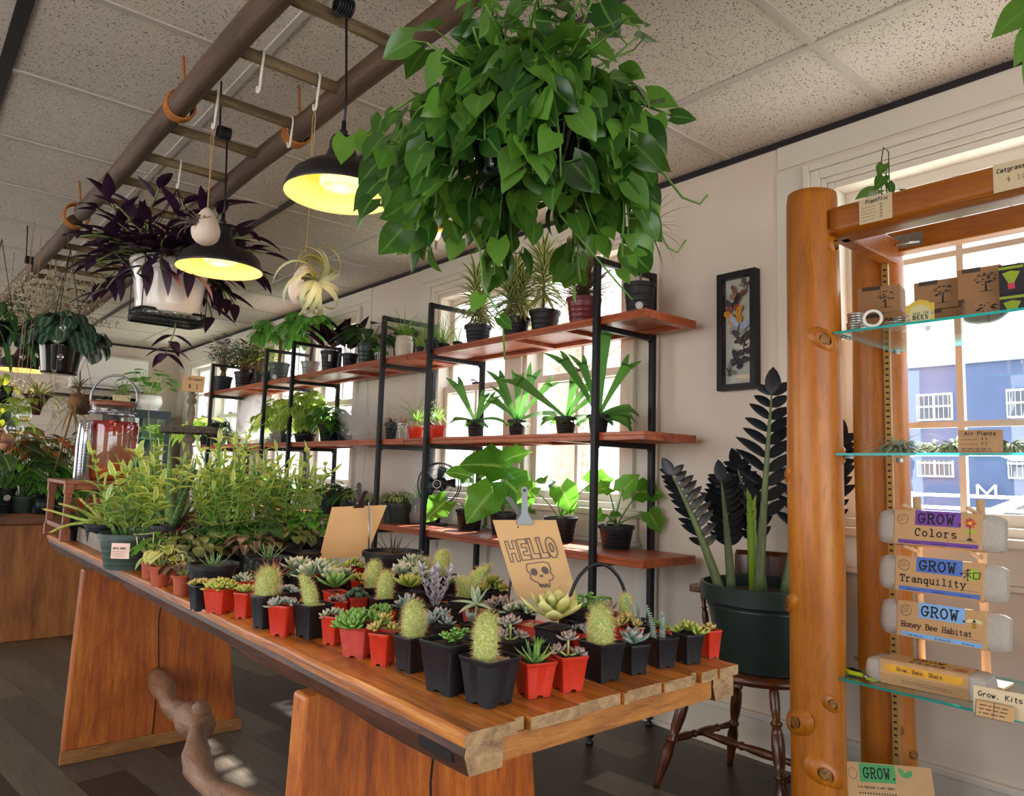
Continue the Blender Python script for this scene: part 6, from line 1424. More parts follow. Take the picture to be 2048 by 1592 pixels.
# leaves of another hanging plant at the upper right edge
def corner_leaves():
    t = thing('hanging_corner_plant', 'green leaves of a hanging plant at the upper right edge', 'hanging plant', (1.50, .25, 2.0)); rr = random.Random(5); f = MB(); s = MB(); o = V((1.50, .25, 2.0))
    mb = MB(); mb.lathe([(0, 0), (.07, 0), (.095, .13), (.1, .135), (.095, .14), (.09, .12)], 24, (.14, -.12, .02)); mb.build('pot', BLACKR, t)
    mb = MB(); soil_disc(mb, .09, .115, (.14, -.12, .02)); mb.build('soil', SOIL, t); mb = MB()
    for k in range(3): mb.tube([(.14+.095*cos(2.1*k), -.12+.095*sin(2.1*k), .155), (.14, -.12, CEIL-2.0)], .002, 5)
    mb.build('hanger', METALB, t); D = 1.42
    for (x, y, sz, dx, dy) in ((2060, 10, 100, -.75, .65), (2070, 60, 85, -.5, .9), (2075, 110, 80, -.3, 1), (2090, 0, 90, .2, .9), (2110, 90, 80, .1, 1)):
        p = atd(x, y, D)-o; d = (V((cos(_yaw), -sin(_yaw), 0))*dx-V((0, 0, dy))).normalized(); s.tube([V((.14, -.12, .14)), p.lerp(V((.14, -.12, .14)), .5)+V((0, 0, .05)), p], .002, 5); leaf(f, p, d, V((-_f.x, -_f.y, .3)), sz*D/FPX, sz*D/FPX*.62, P_HEART, .2, .12, rr.random(), 6, .12)
    f.build('foliage', L_PHIL, t); s.build('stems', STEMG, t)
corner_leaves()
# ================================================================== plants on the shelving units
GS_ = 'plants on the window shelves'
def shelf_pot(px, py, wpx, z0, label, mat=BLACKR, X=2.58, name='potted_shelf_plant', cat='potted plant', kind='rd', h=None, soil='soil', sticker=None, group=GS_, rz=None):
    """a pot on a shelf of height z0: px, py is the middle of its rim in the photograph, X the depth on the shelf"""
    p = atx(px, py, X); w = wpx*mpp(p)*(.9 if kind == 'sq' else 1.0); hh = h or max(.03, p.z-z0); t = thing(name, label, cat, (X, p.y, z0), random.Random(int(px*9+py)).uniform(0, 6) if rz is None else rz, group)
    z = pot(t, kind, w, hh, mat, soil, sticker=sticker); return t, w, hh, z, random.Random(int(px*5+py))
Z3, Z2, Z1 = SZ[2], SZ[1], SZ[0]
def song(px, py, wpx, label, stalks, X=2.56):
    t, w, h, z, rr = shelf_pot(px, py, wpx, Z3, label, X=X); f = MB()
    for (x, y, H) in stalks:
        p0 = V((x*w*.5, y*w*.5, z)); s = MB(); s.tube([p0, p0+V((x*.02, y*.02, H*.5)), p0+V((x*.05, y*.05, H*1.35))], .004, 6); s.build('stem', STEMB, t)
        H2 = H*1.35; N = 60
        for i in range(N):
            q = i/N; a = 2.4*i; e = -.15+1.4*q; b = p0+V((x*.05*q, y*.05*q, H2*(.28+.72*q)))
            leaf(f, b, sph(a, e), sph(a, e+pi/2), .175*rr.uniform(.75, 1.1), .022, P_LANCE, .9-.3*q, .25, rr.random(), 6)
    clampx(f, t); f.build('foliage', L_SONG, t); return t, w, z
song(956, 652, 52, 'striped dracaena with two yellowing leaves, leftmost of the three on the top shelf', [(-.3, 0, .21), (.35, .1, .12)], 2.53)
song(1031, 637, 57, 'striped dracaena in the middle of the three on the top shelf', [(-.1, 0, .22), (.1, .3, .16), (0, -.3, .12)], 2.53)
song(1090, 623, 61, 'striped dracaena behind the red pot on the top shelf', [(-.3, .1, .2), (.3, .1, .25)], 2.62)
t, w, h, z, rr = shelf_pot(1168, 598, 68, Z3, 'spiky red edged dracaena in a dark red pot on the top shelf', pbr('dark_red_plastic', '#6e1f24', .35, var=.1), X=2.56)
f = MB(); s = MB()
for (x, y, H) in ((-.3, 0, .06), (.3, .2, .04), (.1, -.3, .1)):
    p0 = V((x*w*.4, y*w*.4, z)); s.tube([p0, p0+V((0, 0, H))], .009, 8)
    for i in range(70):
        q = i/70; a = 2.4*i; e = .0+1.45*q; leaf(f, p0+V((0, 0, H*(.4+.6*q))), sph(a, e), sph(a, e+pi/2), .27*rr.uniform(.75, 1.15), .010, P_GRASS, .55-.35*q, .2, rr.random(), 6)
clampx(f, t); f.build('foliage', L_MARG, t); s.build('stems', STEMB, t)
t, w, h, z, rr = shelf_pot(1279, 569, 62, Z3, 'lone thin stemmed dracaena in black stickered pot at the shelf end', X=2.60, sticker=(-2.45, .06, .017), rz=0)
f = MB(); s = MB(); pts = [V((0, 0, z)), V((.005, -.01, z+.1)), V((.0, -.03, z+.22)), V((.01, -.05, z+.30))]; s.tube(pts, [.007, .005, .004, .0035], 6)
for i in range(34):
    q = i/34; a = 2.4*i; e = -.5+1.9*q; leaf(f, pts[-1]-V((0, 0, .05*(1-q))), sph(a, e), sph(a, e+pi/2), .19*rr.uniform(.7, 1.2), .007, P_GRASS, .9, .2, rr.random(), 7)
clampx(f, t); f.build('foliage', L_MARG, t); s.build('stems', STEMB, t)
# grasses, face planter, broad leaf plants, money trees, bonsai
def grass(px, py, wpx, label, L=.15, n=46, Z=Z3, X=2.56, mat=L_GRASS, potm=BLACKR, bend=1.0, W=.0045, e0=.5, name='potted_grass', kind='rd', bulb=False, h=None):
    t, w, h, z, rr = shelf_pot(px, py, wpx, Z, label, potm, X, name, kind=kind, h=h); o = z
    if bulb:
        b = MB(); b.lathe([(0, -.01), (w*.2, 0), (w*.22, w*.12), (w*.1, w*.3), (w*.05, w*.45), (0, w*.5)], 14, (0, 0, z)); b.build('bulb', pbr('tan_bulb', '#b59a78', .7, var=.2), t); o = z+w*.4
    tuft(t, mat, n, L, W, o, e0, 1.45, bend, P_GRASS, w*.12, rr)
grass(842, 694, 17, 'tiny black pot of bright fine grass beside the face planter', .2, 50)
grass(864, 680, 28, 'small black pot of fine grass with white label, next to shelf post', .22, 60, X=2.5)
grass(886, 688, 26, 'low black pot of long fine grass before the window', .25, 80, X=2.6)
grass(916, 684, 18, 'sparse wispy grass pot left of the striped dracaenas', .24, 24, X=2.66)
def face_pot():
    p = atx(809, 673, 2.5); w = 34*mpp(p); h = p.z-Z3; t = thing('face_planter', 'white ceramic head planter sprouting ponytail grass hair', 'planter', (2.5, p.y, Z3), 0, GS_)
    mb = MB(); rs = []; N = 28
    for k in range(15):
        q = k/14; z = h*q; r = w/2*(.72+.33*sin(pi*min(1, .2+q*.62))) if q < .95 else w/2*.9; ring = []
        for i in range(N):
            a = 2*pi*i/N; d = abs((a-3.75+pi) % (2*pi)-pi); R = r
            R += w*.07*exp(-(d/.16)**2)*exp(-((q-.42)/.12)**2)            # nose
            R -= w*.035*exp(-((d-.38)/.16)**2)*exp(-((q-.5)/.07)**2)      # eye sockets
            R += w*.03*exp(-(d/.3)**2)*exp(-((q-.22)/.05)**2); R += w*.03*exp(-(d/.25)**2)*exp(-((q-.08)/.06)**2)
            if q > .62: R += w*.02*(1 if (int(i/2)+k) % 2 else -.4)        # curly hair
            ring.append((R*cos(a), R*sin(a), z))
        rs.append(ring)
    rs.append([(x*.85, y*.85, h*.97) for x, y, z in rs[-1]]); mb.rings(rs, True, True, True); mb.build('head', pbr('bisque', '#d9cdbd', .6, var=.08), t)
    mb = MB(); soil_disc(mb, w*.4, h*.985); mb.build('soil', SOIL, t); tuft(t, L_GRASS, 60, .22, .007, h, .45, 1.4, .9, P_GRASS, .012, random.Random(2))
face_pot()
def broad(px, py, wpx, label, mat, n, L, W, H, R, Z=Z3, X=2.58, potm=BLACKR, prof=P_OVAL, bend=.5, heart=0, stem=STEMG, spread=.8, up=0, name='broad_leaf_plant', sr=.003, **kw):
    t, w, h, z, rr = shelf_pot(px, py, wpx, Z, label, potm, X, name); bush(t, mat, stem, n, R, H, L, W, z, prof, heart, bend, rr=rr, spread=spread, sr=sr, leafn=6, **kw); return t, w, h, z
broad(737, 688, 42, 'green broad leaved plant with one tall dark leaf, beside the shelf post', L_DARK, 18, .2, .1, .17, .13, potm=DKGREENP)
t, w, h, z, rr = shelf_pot(700, 708, 30, Z3, 'burgundy rubber plant with glossy dark leaves, right of the pair', BLACKR, 2.62)
bush(t, L_RUBB, STEMB, 12, .06, .12, .22, .10, z, P_OVAL, 0, .1, up=1.1, rr=rr, spread=.7, leafn=6)
t, w, h, z, rr = shelf_pot(661, 703, 36, Z3, 'burgundy rubber plant with glossy dark leaves, labelled black pot', BLACKR, 2.54)
bush(t, L_RUBB, STEMB, 18, .08, .12, .24, .11, z, P_OVAL, 0, .15, up=1.0, rr=rr, spread=.8, leafn=6)
mb = MB(); a = -2.5; mb.box((w*.46*cos(a)-.012, w*.46*sin(a)-.012, h*.5), (w*.46*cos(a)+.004, w*.46*sin(a)+.004, h*.8)); mb.build('label', STICKER, t, smooth=False)
broad(758, 706, 20, 'glass jar of green cuttings by the shelf post', L_GREEN, 8, .07, .04, .08, .05, potm=CLEAR, X=2.5)
broad(817, 672, 30, 'round dark leaved peperomia behind the face planter', L_DARK, 9, .075, .07, .10, .05, prof=P_ROUND, X=2.72)
broad(800, 690, 26, 'leafy green plant behind the shelf post', L_GREEN, 16, .07, .035, .11, .06, X=2.7)
def money(px, py, wpx, label, potm, X, H, sticker=None, spread=.12, nl=7):
    t, w, h, z, rr = shelf_pot(px, py, wpx, Z3, label, potm, X, 'money_tree', sticker=sticker, rz=0); s = MB(); f = MB()
    for k in range(3): s.tube([V((cos(2.1*k+q*4)*.010*(1-q*.2), sin(2.1*k+q*4)*.010*(1-q*.2), z+H*q)) for q in [i/12 for i in range(13)]], .007, 6)
    top = V((0, 0, z+H))
    for k in range(nl):
        a = 2.4*k; d = sph(a, .9-.09*k); p = top+d*spread*rr.uniform(.6, 1.1); stemtube(s, top, p, .0025, .02)
        for j in range(6):
            b = a+(j-2.5)*.62; leaf(f, p, sph(b, .2-.25*abs(j-2.5)), V((0, 0, 1)), .19*rr.uniform(.8, 1.1), .07, P_OBOV, 1.0, .15, rr.random(), 6)
    clampx(f, t); s.build('braided_trunk', STEMB, t); f.build('foliage', L_GREEN, t)
money(559, 727, 40, 'money tree with braided trunk in a green pot with round sticker', GREENP, 2.54, .27, (-2.45, .045, .02), .17, 11)
money(622, 724, 37, 'money tree with braided trunk in a grey pot, by the back window', pbr('grey_glazed', '#8a8f8a', .3), 2.62, .32, None, .15, 10)
def bonsai(px, py, wpx, label, L, n, H, R, bulb=True, X=2.54, mat=L_DARK):
    t, w, h, z, rr = shelf_pot(px, py, wpx, Z3, label, BLACKR, X, 'ficus_bonsai')
    if bulb:
        for sg in (-1, 1):
            b = MB(); b.tube([(sg*.03, -sg*.01, z-.004), (sg*.034, 0, z+.03), (sg*.012, 0, z+.06), (0, 0, z+.085)], [.012, .022, .02, .008], 10); b.build('root_bulb', pbr('ficus_root', '#6b5545', .7, var=.25), t)
    bush(t, mat, STEMB, n, R, H, L, .036, z+(.07 if bulb else 0), P_OVAL, 0, .5, rr=rr, spread=.75, sr=.0011, base_r=.1, up=.35); bush(t, mat, STEMB, n//2, R*.8, H*.7, L, .036, z+(.07 if bulb else 0), P_OVAL, 0, .5, rr=rr, spread=.75, base_r=.1, up=.2, stems=False)
bonsai(446, 754, 36, 'ficus bonsai with a bulbous split root, end of the top shelf', .075, 120, .40, .17)
bonsai(489, 745, 38, 'bushy ficus in a grey black pot next to the bulbous bonsai', .08, 130, .34, .19, False)
bonsai(518, 748, 22, 'lime leafed seedling pot between ficus and money tree', .1, 90, .36, .16, False, 2.64, L_LIME)
broad(537, 745, 20, 'small succulent like plant in a labelled black pot on the top shelf', L_GREEN, 16, .05, .02, .05, .05, X=2.50)
grass(436, 768, 20, 'small black pot with a wisp of pale grass at the far shelf end', .06, 14)
# ---- middle shelf
grass(832, 853, 33, 'ponytail palm in a red pot left of the shelf post', .30, 60, Z2, 2.54, L_GRASS, REDP, 1.7, .006, .3, 'ponytail_palm', bulb=True)
grass(875, 851, 33, 'ponytail palm in a red pot right of the shelf post', .22, 50, Z2, 2.54, L_GRASS, REDP, 1.6, .005, .3, 'ponytail_palm', bulb=True)
def stag(px, py, wpx, label, fr, X=2.54, seed=1):
    t, w, h, z, rr = shelf_pot(px, py, wpx, Z2, label, BLACKR, X, 'staghorn_fern', rz=0); f = MB(); right = V((cos(_yaw), -sin(_yaw), 0)); aw = V((sin(_yaw), cos(_yaw), 0))
    for (lat, away, up, L, W, bend) in fr:
        d = (right*lat+aw*away+V((0, 0, up))).normalized(); u = (-aw*.7+V((0, 0, .5))-right*lat*.5)
        p = leaf(f, V((0, 0, z)), d, u, L, W, lambda q: .30+.75*q**1.6 if q < .92 else .95, bend, .12, rr.random(), 9)
        sd = d.cross(u).normalized(); u2 = sd.cross(d).normalized(); R = Matrix.Rotation(-bend, 3, sd); de = R @ d; ue = R @ u2
        for sg, kk in ((-1, .34), (1, .26)): leaf(f, p+sd*sg*W*.24-de*.012, (de+sd*sg*.35).normalized(), ue, L*kk, W*.56, lambda q: max(.02, 1-q**1.7), .5, .1, rr.random(), 5)
    for k in range(7):
        a = k*.9; leaf(f, V((0, 0, z)), sph(a, .25), V((0, 0, 1)), w*rr.uniform(.8, 1.4), w*.55, P_OVAL, 1.0, .1, rr.random(), 5, wave=.06)
    clampx(f, t); f.build('foliage', L_STAG, t)
stag(951, 840, 33, 'staghorn fern with a forked frond leaning left, first of the four', [(-.55, 0, 1, .24, .07, -.1), (.25, .1, 1, .17, .05, .2), (.9, 0, .5, .2, .05, 1.2), (-1, .1, .35, .14, .045, .6), (.5, -.1, .9, .18, .05, .3)])
stag(1034, 840, 35, 'staghorn fern with upright silvery fronds, second of the four', [(-.35, 0, 1, .27, .06, .3), (.35, 0, 1, .26, .06, -.2), (.0, .1, 1, .24, .05, .1), (-.8, 0, .9, .17, .06, .3), (.9, 0, .6, .24, .06, .9), (-.6, .1, 1.1, .2, .04, .1), (.7, .1, 1, .28, .055, .2)])
stag(1132, 834, 43, 'staghorn fern with long horizontal fronds, third of the four', [(-.9, 0, .75, .30, .085, .1), (.45, 0, 1, .26, .06, .7), (.2, .1, 1, .20, .05, .2), (1, 0, .35, .18, .06, .9), (-1, -.1, .2, .12, .05, .8), (.8, .1, .8, .2, .05, .2)])
stag(1197, 830, 42, 'tallest staghorn fern, right of the shelf post gap', [(.05, .1, 1, .42, .085, .1), (-.5, 0, 1, .33, .07, .3), (.45, 0, 1, .3, .06, .3), (.9, 0, .6, .2, .09, .9), (.8, -.1, .1, .17, .09, .9), (-.2, 0, .8, .28, .05, .3), (.9, .1, .4, .22, .08, 1.0)])
for i, (px, py, m_, lbl) in enumerate(((783, 846, L_RED, 'maroon bromeliad in a clear pot behind the left shelf post'), (806, 846, L_BROM, 'rusty orange bromeliad beside the red ponytail pots'))):
    t, w, h, z, rr = shelf_pot(px, py, 24, Z2, lbl, BLACKR if i == 0 else CLEAR, 2.58, 'bromeliad'); tuft(t, m_, 34, .075, .011, z, .2, 1.4, 1.0, P_LANCE, .008, rr)
def pothos(px, py, wpx, label, mat, n, R, H, L=.085, W=.062, X=2.56, Z=Z2, potm=BLACKR, droop=.05, **kw):
    t, w, h, z, rr = shelf_pot(px, py, wpx, Z, label, potm, X, 'potted_pothos'); bush(t, mat, STEMG, n, R, H, L, W, z, P_HEART, .12, .8, droop, rr=rr, leafn=6, **kw)
pothos(611, 868, 46, 'bright backlit golden pothos spilling over its pot on the middle shelf', L_POTH, 120, .22, .36, .11, .085, face=.3)
pothos(562, 868, 42, 'pale golden pothos behind the mist on the middle shelf', L_POTH, 110, .22, .34, .11, .08, X=2.6, face=.3)
pothos(660, 850, 44, 'mid green leafy plant in a labelled black pot beside the bright pothos', L_GREEN, 60, .18, .17, .11, .085)
pothos(690, 862, 34, 'deep green leafy pot half veiled by the right mist plume', L_DARK, 40, .13, .12, .08, .065, X=2.6)
pothos(437, 868, 30, 'dark drooping plant at the far end of the middle shelf', L_BLACK, 50, .12, .17, .09, .06)
pothos(415, 872, 30, 'lime big leaved plant against the corner window', L_LIME, 24, .26, .22, .24, .16, X=2.66)
pothos(468, 872, 28, 'green plant inside the misty end of the middle shelf', L_DARK, 26, .07, .07, .05, .04)
pothos(548, 880, 26, 'small orange potted plant within the mist', L_GREEN, 18, .06, .06, .05, .035, potm=TERRA)
# clear propagation box and glass humidifier bowl with their mist
def clearbox():
    a, b = atx(442, 870, 2.48), atx(568, 870, 2.48); t = thing('clear_propagation_box', 'long clear acrylic propagation box on the middle shelf, full of mist', 'box', (2.6, (a.y+b.y)/2, Z2)); L = abs(a.y-b.y)
    mb = MB(); l = L/2; w = .12; H = .17
    for lo, hi in (((-w, -l, 0), (-w+.003, l, H)), ((w-.003, -l, 0), (w, l, H)), ((-w, -l, 0), (w, -l+.003, H)), ((-w, l-.003, 0), (w, l, H)), ((-w, -l, 0), (w, l, .003))): mb.box(lo, hi)
    mb.build('walls', CLEAR, t, smooth=False); mb = MB(); mb.tube([(-w, -l, H), (w, -l, H), (w, l, H), (-w, l, H)], .003, 6, closed=True); mb.build('rim', CLEAR, t)
p = atx(718, 872, 2.54)
t = thing('mist_humidifier', 'clear round mist humidifier bowl on the middle shelf', 'humidifier', (2.52, p.y, Z2))
mb = MB(); mb.lathe([(0, 0), (.05, 0), (.075, .02), (.08, .05), (.07, .085), (.06, .09), (.058, .085), (.07, .05), (.066, .024), (0, .006)], 28); mb.build('bowl', CLEAR, t)
mb = MB(); mb.lathe([(0, .006), (.03, .006), (.03, .03), (.012, .04), (.01, .06), (0, .06)], 16); mb.build('nozzle', WHITE, t)
def mistm(name, dens, sc, top):
    m, nt, b = nm(name); nt.nodes.remove(b); vec = coords(nt, kind='Object'); n1 = noise(nt, vec, sc, 5, .62, .5)
    g = coords(nt, kind='Generated'); sub = nd(nt, 'VectorMath', {0: g, 1: (.5, .5, .5)}, operation='SUBTRACT'); ln = nd(nt, 'VectorMath', {0: sub.outputs[0]}, operation='LENGTH').outputs['Value']
    fall = ramp(nt, ln, [(.12, 1), (.5, 0)]); d = math_(nt, 'MULTIPLY', ramp(nt, n1, [(.44, 0), (.62, 1)]), fall); d = math_(nt, 'MULTIPLY', d, dens)
    vs = nd(nt, 'VolumeScatter', {'Color': (.96, .97, 1, 1), 'Density': d, 'Anisotropy': .7}); nt.links.new(vs.outputs[0], nt.nodes['Material Output'].inputs['Volume']); return m
def mist(px, py, wx, wz, X, label, mt, dx=.16):
    c = atx(px, py, X); mb = MB(); mb.lathe([(0, -1), (.6, -.8), (.92, -.4), (1, 0), (.92, .4), (.6, .8), (0, 1)], 20); k = mpp(c)
    o = mb.build('mist_plume', mt, loc=c); o.scale = (dx, wx*k/2*1.35, wz*k/2); tag(o, label, 'mist', kind='stuff')
clearbox()
M1 = mistm('mist_dense', 42, 2.4, 1)
mist(512, 838, 120, 110, 2.52, 'white mist plume drifting over the clear box', M1)
mist(726, 838, 100, 130, 2.50, 'white mist plume rising from the round humidifier', M1)
mist(735, 935, 90, 170, 2.46, 'thin mist sinking in front of the shelf post', mistm('mist_thin', 14, 2.4, 1), .1)
# ---- lower shelf
def aloc(px, pyb, wpx, pyr, label, lv):
    p = atz(px, pyb, Z1); p = p if p.x < 2.66 else atx(px, pyb-6, 2.66); p.z = Z1; w = wpx*mpp(p); rim = aty(px, pyr, p.y); h = max(.06, rim.z-Z1); t = thing('potted_alocasia', label, 'potted plant', p, 0, 'big leaved plants on the lower shelf'); z = pot(t, 'rd', w, h, BLACKR, n=30); rr = random.Random(int(px))
    right = V((cos(_yaw), -sin(_yaw), 0)); aw = V((sin(_yaw), cos(_yaw), 0)); f = MB(); s = MB(); k = mpp(p)
    for (lx, lz, sz, yawv, el, tw) in lv:   # leaf base in picture pixels relative to the rim centre, size in pixels
        b = right*lx*k+V((0, 0, z+lz*k))+aw*rr.uniform(-.03, .03); p0 = V((0, 0, z))+right*.012*rr.uniform(-1, 1)
        m_ = p0.lerp(b, .5)+V((0, 0, .035)); s.tube([p0*(1-q)**2+m_*2*q*(1-q)+b*q*q for q in [i/7 for i in range(8)]], lambda q: .0045-.0022*q, 6)
        d = (right*cos(yawv)*cos(el)-aw*.35+V((0, 0, sin(el)))).normalized(); u = (V((0, 0, .8))-aw*tw)
        leaf(f, b-d*sz*k*.1, d, u, sz*k, sz*k*.95, P_HEART, .5, .22, rr.random(), 6, .2, wave=.11)
    clampx(f, t); f.build('foliage', L_BIG, t); s.build('stems', STEMG, t)
L_BIG = leafm('big_alocasia_leaf', '#3f7a24', '#6fae34', rib='#a4cc6a', vein='#8cc050', rough=.35, tr=.5)
aloc(939, 1052, 55, 1018, 'philodendron with two cupped leaves beside the fan on the lower shelf', [(-5, 70, 55, 2.6, .3, .9), (10, 40, 40, .2, .2, .6), (-52, 15, 62, 3.6, -.6, 1.0), (14, 10, 26, .5, .6, .6), (25, 80, 50, .3, .5, .6)])
aloc(1006, 1066, 56, 1024, 'philodendron with the largest ruffled leaves behind the greeting board', [(-8, 95, 95, 2.9, .2, 1.0), (10, 60, 90, .1, -.7, 1.2), (-28, 40, 85, 3.3, -.8, 1.2), (5, 110, 60, .4, .5, .8)])
aloc(1121, 1078, 64, 1034, 'philodendron leaning both ways right of the greeting board', [(-60, 60, 48, 2.4, -.5, .8), (0, 60, 62, 1.2, -.6, 1.4), (60, 75, 60, .3, .4, .8), (8, 20, 34, .6, .4, .8), (-20, 70, 40, 2.8, .4, .5)])
aloc(1232, 1096, 70, 1050, 'philodendron with long stems at the right end of the lower shelf', [(-18, 78, 40, 2.7, -.1, .9), (12, 75, 52, 1.0, .7, .9), (50, 72, 62, .2, .1, 1.0), (65, 28, 50, -.3, -.9, .8), (-30, 25, 34, 2.7, -.5, .9), (-12, 15, 40, 1.4, .2, .9)])
def fan():
    c = atx(878, 968, 2.70); r = 42*mpp(c); t = thing('desk_fan', 'black round air circulator fan behind the shelf post', 'fan', (c.x, c.y, Z1)); zc = c.z-Z1; d = V((-.75, -.65, 0)).normalized(); sd = V((-d.y, d.x, 0)); up = V((0, 0, 1)); O = V((0, 0, zc))
    mb = MB()
    for q in (1, .99): mb.tube([O+(sd*cos(2*pi*k/32)+up*sin(2*pi*k/32))*r*q+d*(.02 if q == 1 else -.05) for k in range(32)], .004, 6, closed=True)
    mb.build('rim', BLACKP, t); mb = MB()
    for k in range(44):
        a = 2*pi*k/44; pts = []
        for j in range(6): q = j/5; R = r*(.22+.78*q); b = a+.9*q; pts.append(O+(sd*cos(b)+up*sin(b))*R+d*(.05-.03*q*q))
        mb.tube(pts, .0014, 4)
    for q in (.45, .7): mb.tube([O+(sd*cos(2*pi*k/32)+up*sin(2*pi*k/32))*r*q+d*(.047-.02*q*q) for k in range(32)], .0014, 4, closed=True)
    mb.build('grille', BLACKP, t); Q = V((0, 0, 1)).rotation_difference(d).to_matrix()
    mb = MB(); mb.lathe([(r*.24, .04), (r*.23, .053), (r*.1, .057), (0, .057)], 20, O, M=Q); hb = mb.build('hub', BLACKP, t); mb = MB(); mb.lathe([(r*.2, .0575), (r*.17, .0575)], 24, O, M=Q); write(mb, 'o', O+d*.058-sd*.003, -sd, up, .006, .2); mb.build('badge', STICKER, hb, smooth=False)
    mb = MB()
    for k in range(5):
        a = 2*pi*k/5; mb.poly([O+d*.01+(sd*cos(a+b)+up*sin(a+b))*r*R+d*b*.02 for R, b in ((.2, 0), (.85, -.2), (.88, .35), (.2, .6))], h=d*.002)
    mb.build('blades', BLACKP, t); mb = MB(); mb.lathe([(r*.34, -.04), (r*.34, -.1), (r*.25, -.12), (0, -.125)], 24, O, M=Q); mb.build('back_housing', BLACKP, t)
    mb = MB(); mb.tube([(0, 0, .01), (0, 0, zc-r*.98)], .014, 10); mb.lathe([(0, 0), (.07, 0), (.07, .008), (.03, .016), (0, .018)], 24); mb.build('base', BLACKP, t)
fan()
def skull():
    p = atz(838, 1046, Z1); w = 58*mpp(p); t = thing('skull_planter', 'glossy grey skull planter on the lower shelf by the post', 'planter', p, 0)
    mb = MB(); rs = []; N = 26; H = w*.85
    for k in range(13):
        q = k/12; r = w/2*(.55+.5*sin(pi*min(1, .12+q*.72))); ring = []
        for i in range(N):
            a = 2*pi*i/N; d = (a-3.9+pi) % (2*pi)-pi; R = r
            R -= w*.09*(exp(-((d-.45)/.22)**2)+exp(-((d+.45)/.22)**2))*exp(-((q-.55)/.12)**2); R -= w*.05*exp(-(d/.12)**2)*exp(-((q-.35)/.07)**2)
            R -= w*.02*(1 if i % 2 else 0)*exp(-((q-.12)/.07)**2)*(abs(d) < 1); ring.append((R*cos(a), R*sin(a), H*q))
        rs.append(ring)
    rs.append([(x*.8, y*.8, H*.98) for x, y, z in rs[-1]]); mb.rings(rs, True, True, True); mb.build('skull', pbr('grey_glaze', '#8d8c92', .15, var=.35, vs=12), t); tuft(t, L_GREEN, 26, .16, .004, H, .7, 1.45, .5, P_GRASS, .01, random.Random(3))
skull()
GP = 'green planters on the lower shelf'
def planter(px, pyb, wpx, label, mat, n=60, L=.06, W=.022, H=.09, R=.11, prof=P_LANCE, potm=DKGREENP):
    p = atx(px, pyb, 2.56); p.z = Z1; w = wpx*mpp(p); t = thing('green_planter', label, 'planter', p, 0, GP); z = pot(t, 'rd', w, w*.62, potm, n=28, ridges=False); bush(t, mat, STEMG, n, R, H, L, W, z, prof, 0, .8, rr=random.Random(int(px)), leafn=5)
planter(795, 1040, 66, 'green planter of striped white leaved spider like plants, beside skull pot', L_SONG, 80)
planter(716, 1030, 60, 'green planter of striped leaves just left of the shelf post', L_SONG, 80, H=.08)
planter(660, 1016, 56, 'planter of dark broad leaves behind the blank board', L_DARK, 40, .10, .045, .12, .13, P_OVAL, BLACKR)
planter(700, 1018, 40, 'planter of deep green aglaonema under the middle shelf', L_DARK, 44, .11, .045, .13, .12, P_OVAL, BLACKR)
planter(560, 995, 50, 'lush green planter behind the tall variegated plants', L_GREEN, 40, .11, .05, .14, .13, P_OVAL, BLACKR)
planter(450, 970, 46, 'bright big leaved planter at the far end of the lower shelf', L_LIME, 24, .16, .09, .22, .16, P_OVAL, BLACKR)
planter(500, 980, 46, 'bushy planter near the far end of the lower shelf', L_GREEN, 40, .09, .05, .16, .13, P_OVAL, BLACKR)
# ================================================================== goods on the log rack
YD = V((0, -1, 0)); ZD = V((0, 0, 1))      # reading direction and up on faces that look towards -X
G1, G2, G3 = 1.584, 1.226, .593
def tree_print(mb, o, xd, yd, s, rr):
    nn = V(xd).cross(V(yd)); 
    def q(a, b): return V(o)+V(xd)*a*s+V(yd)*b*s+nn*.0007
    mb.face([mb.add(q(-.05, 0)), mb.add(q(.05, 0)), mb.add(q(.03, .5)), mb.add(q(-.03, .5))])
    mb.face([mb.add(q(-.3, -.03)), mb.add(q(.3, -.03)), mb.add(q(.3, 0)), mb.add(q(-.3, 0))])
    for k in range(26):
        a, r = rr.uniform(0, 6.28), sqrt(rr.random()); x, y = r*cos(a)*.5, .62+r*sin(a)*.33; w_, h_ = rr.uniform(.05, .12), rr.uniform(.03, .06)
        mb.face([mb.add(q(x-w_, y)), mb.add(q(x, y-h_*.5)), mb.add(q(x+w_, y)), mb.add(q(x, y+h_))])
def kraft_box(yc, xf, z, w, h, d, label, rot=0, tree=True, tape=True, mat=KRAFTD, name='kraft_box'):
    t = thing(name, label, 'box', (xf+d/2, yc, z), rot, 'kraft seedling boxes on the top glass shelf'); mb = MB(); mb.box((-d/2, -w/2, 0), (d/2, w/2, h)); mb.build('carton', mat, t, smooth=False, bevel=.0015)
    rr = random.Random(int(yc*1000)); 
    if tape: mb = MB(); mb.box((-d/2-.0006, -w*.05, h*.86), (d*.2, w*.38, h+.0006)); mb.build('paper_band', pbr('dark_band', '#4a4038', .7), t, smooth=False)
    if tree: mb = MB(); tree_print(mb, (-d/2, -w*.16, h*.2), YD, ZD, h*.62, rr); mb.build('tree_print', INK, t, smooth=False)
kraft_box(.975, 2.33, G1, .122, .086, .10, 'lower kraft box of the leftmost stack on the top glass shelf', .1)
kraft_box(.985, 2.325, G1+.0865, .122, .086, .10, 'upper kraft box of the leftmost stack, printed with a tree', .22)
kraft_box(.815, 2.36, G1, .118, .08, .09, 'lower kraft box behind the yellow bees card', .05, False)
kraft_box(.822, 2.355, G1+.081, .120, .088, .09, 'upper kraft box behind the yellow bees card, printed with a tree', .05)
kraft_box(.69, 2.32, G1, .09, .09, .09, 'lower kraft box right of the yellow bees card', .05, True, False)
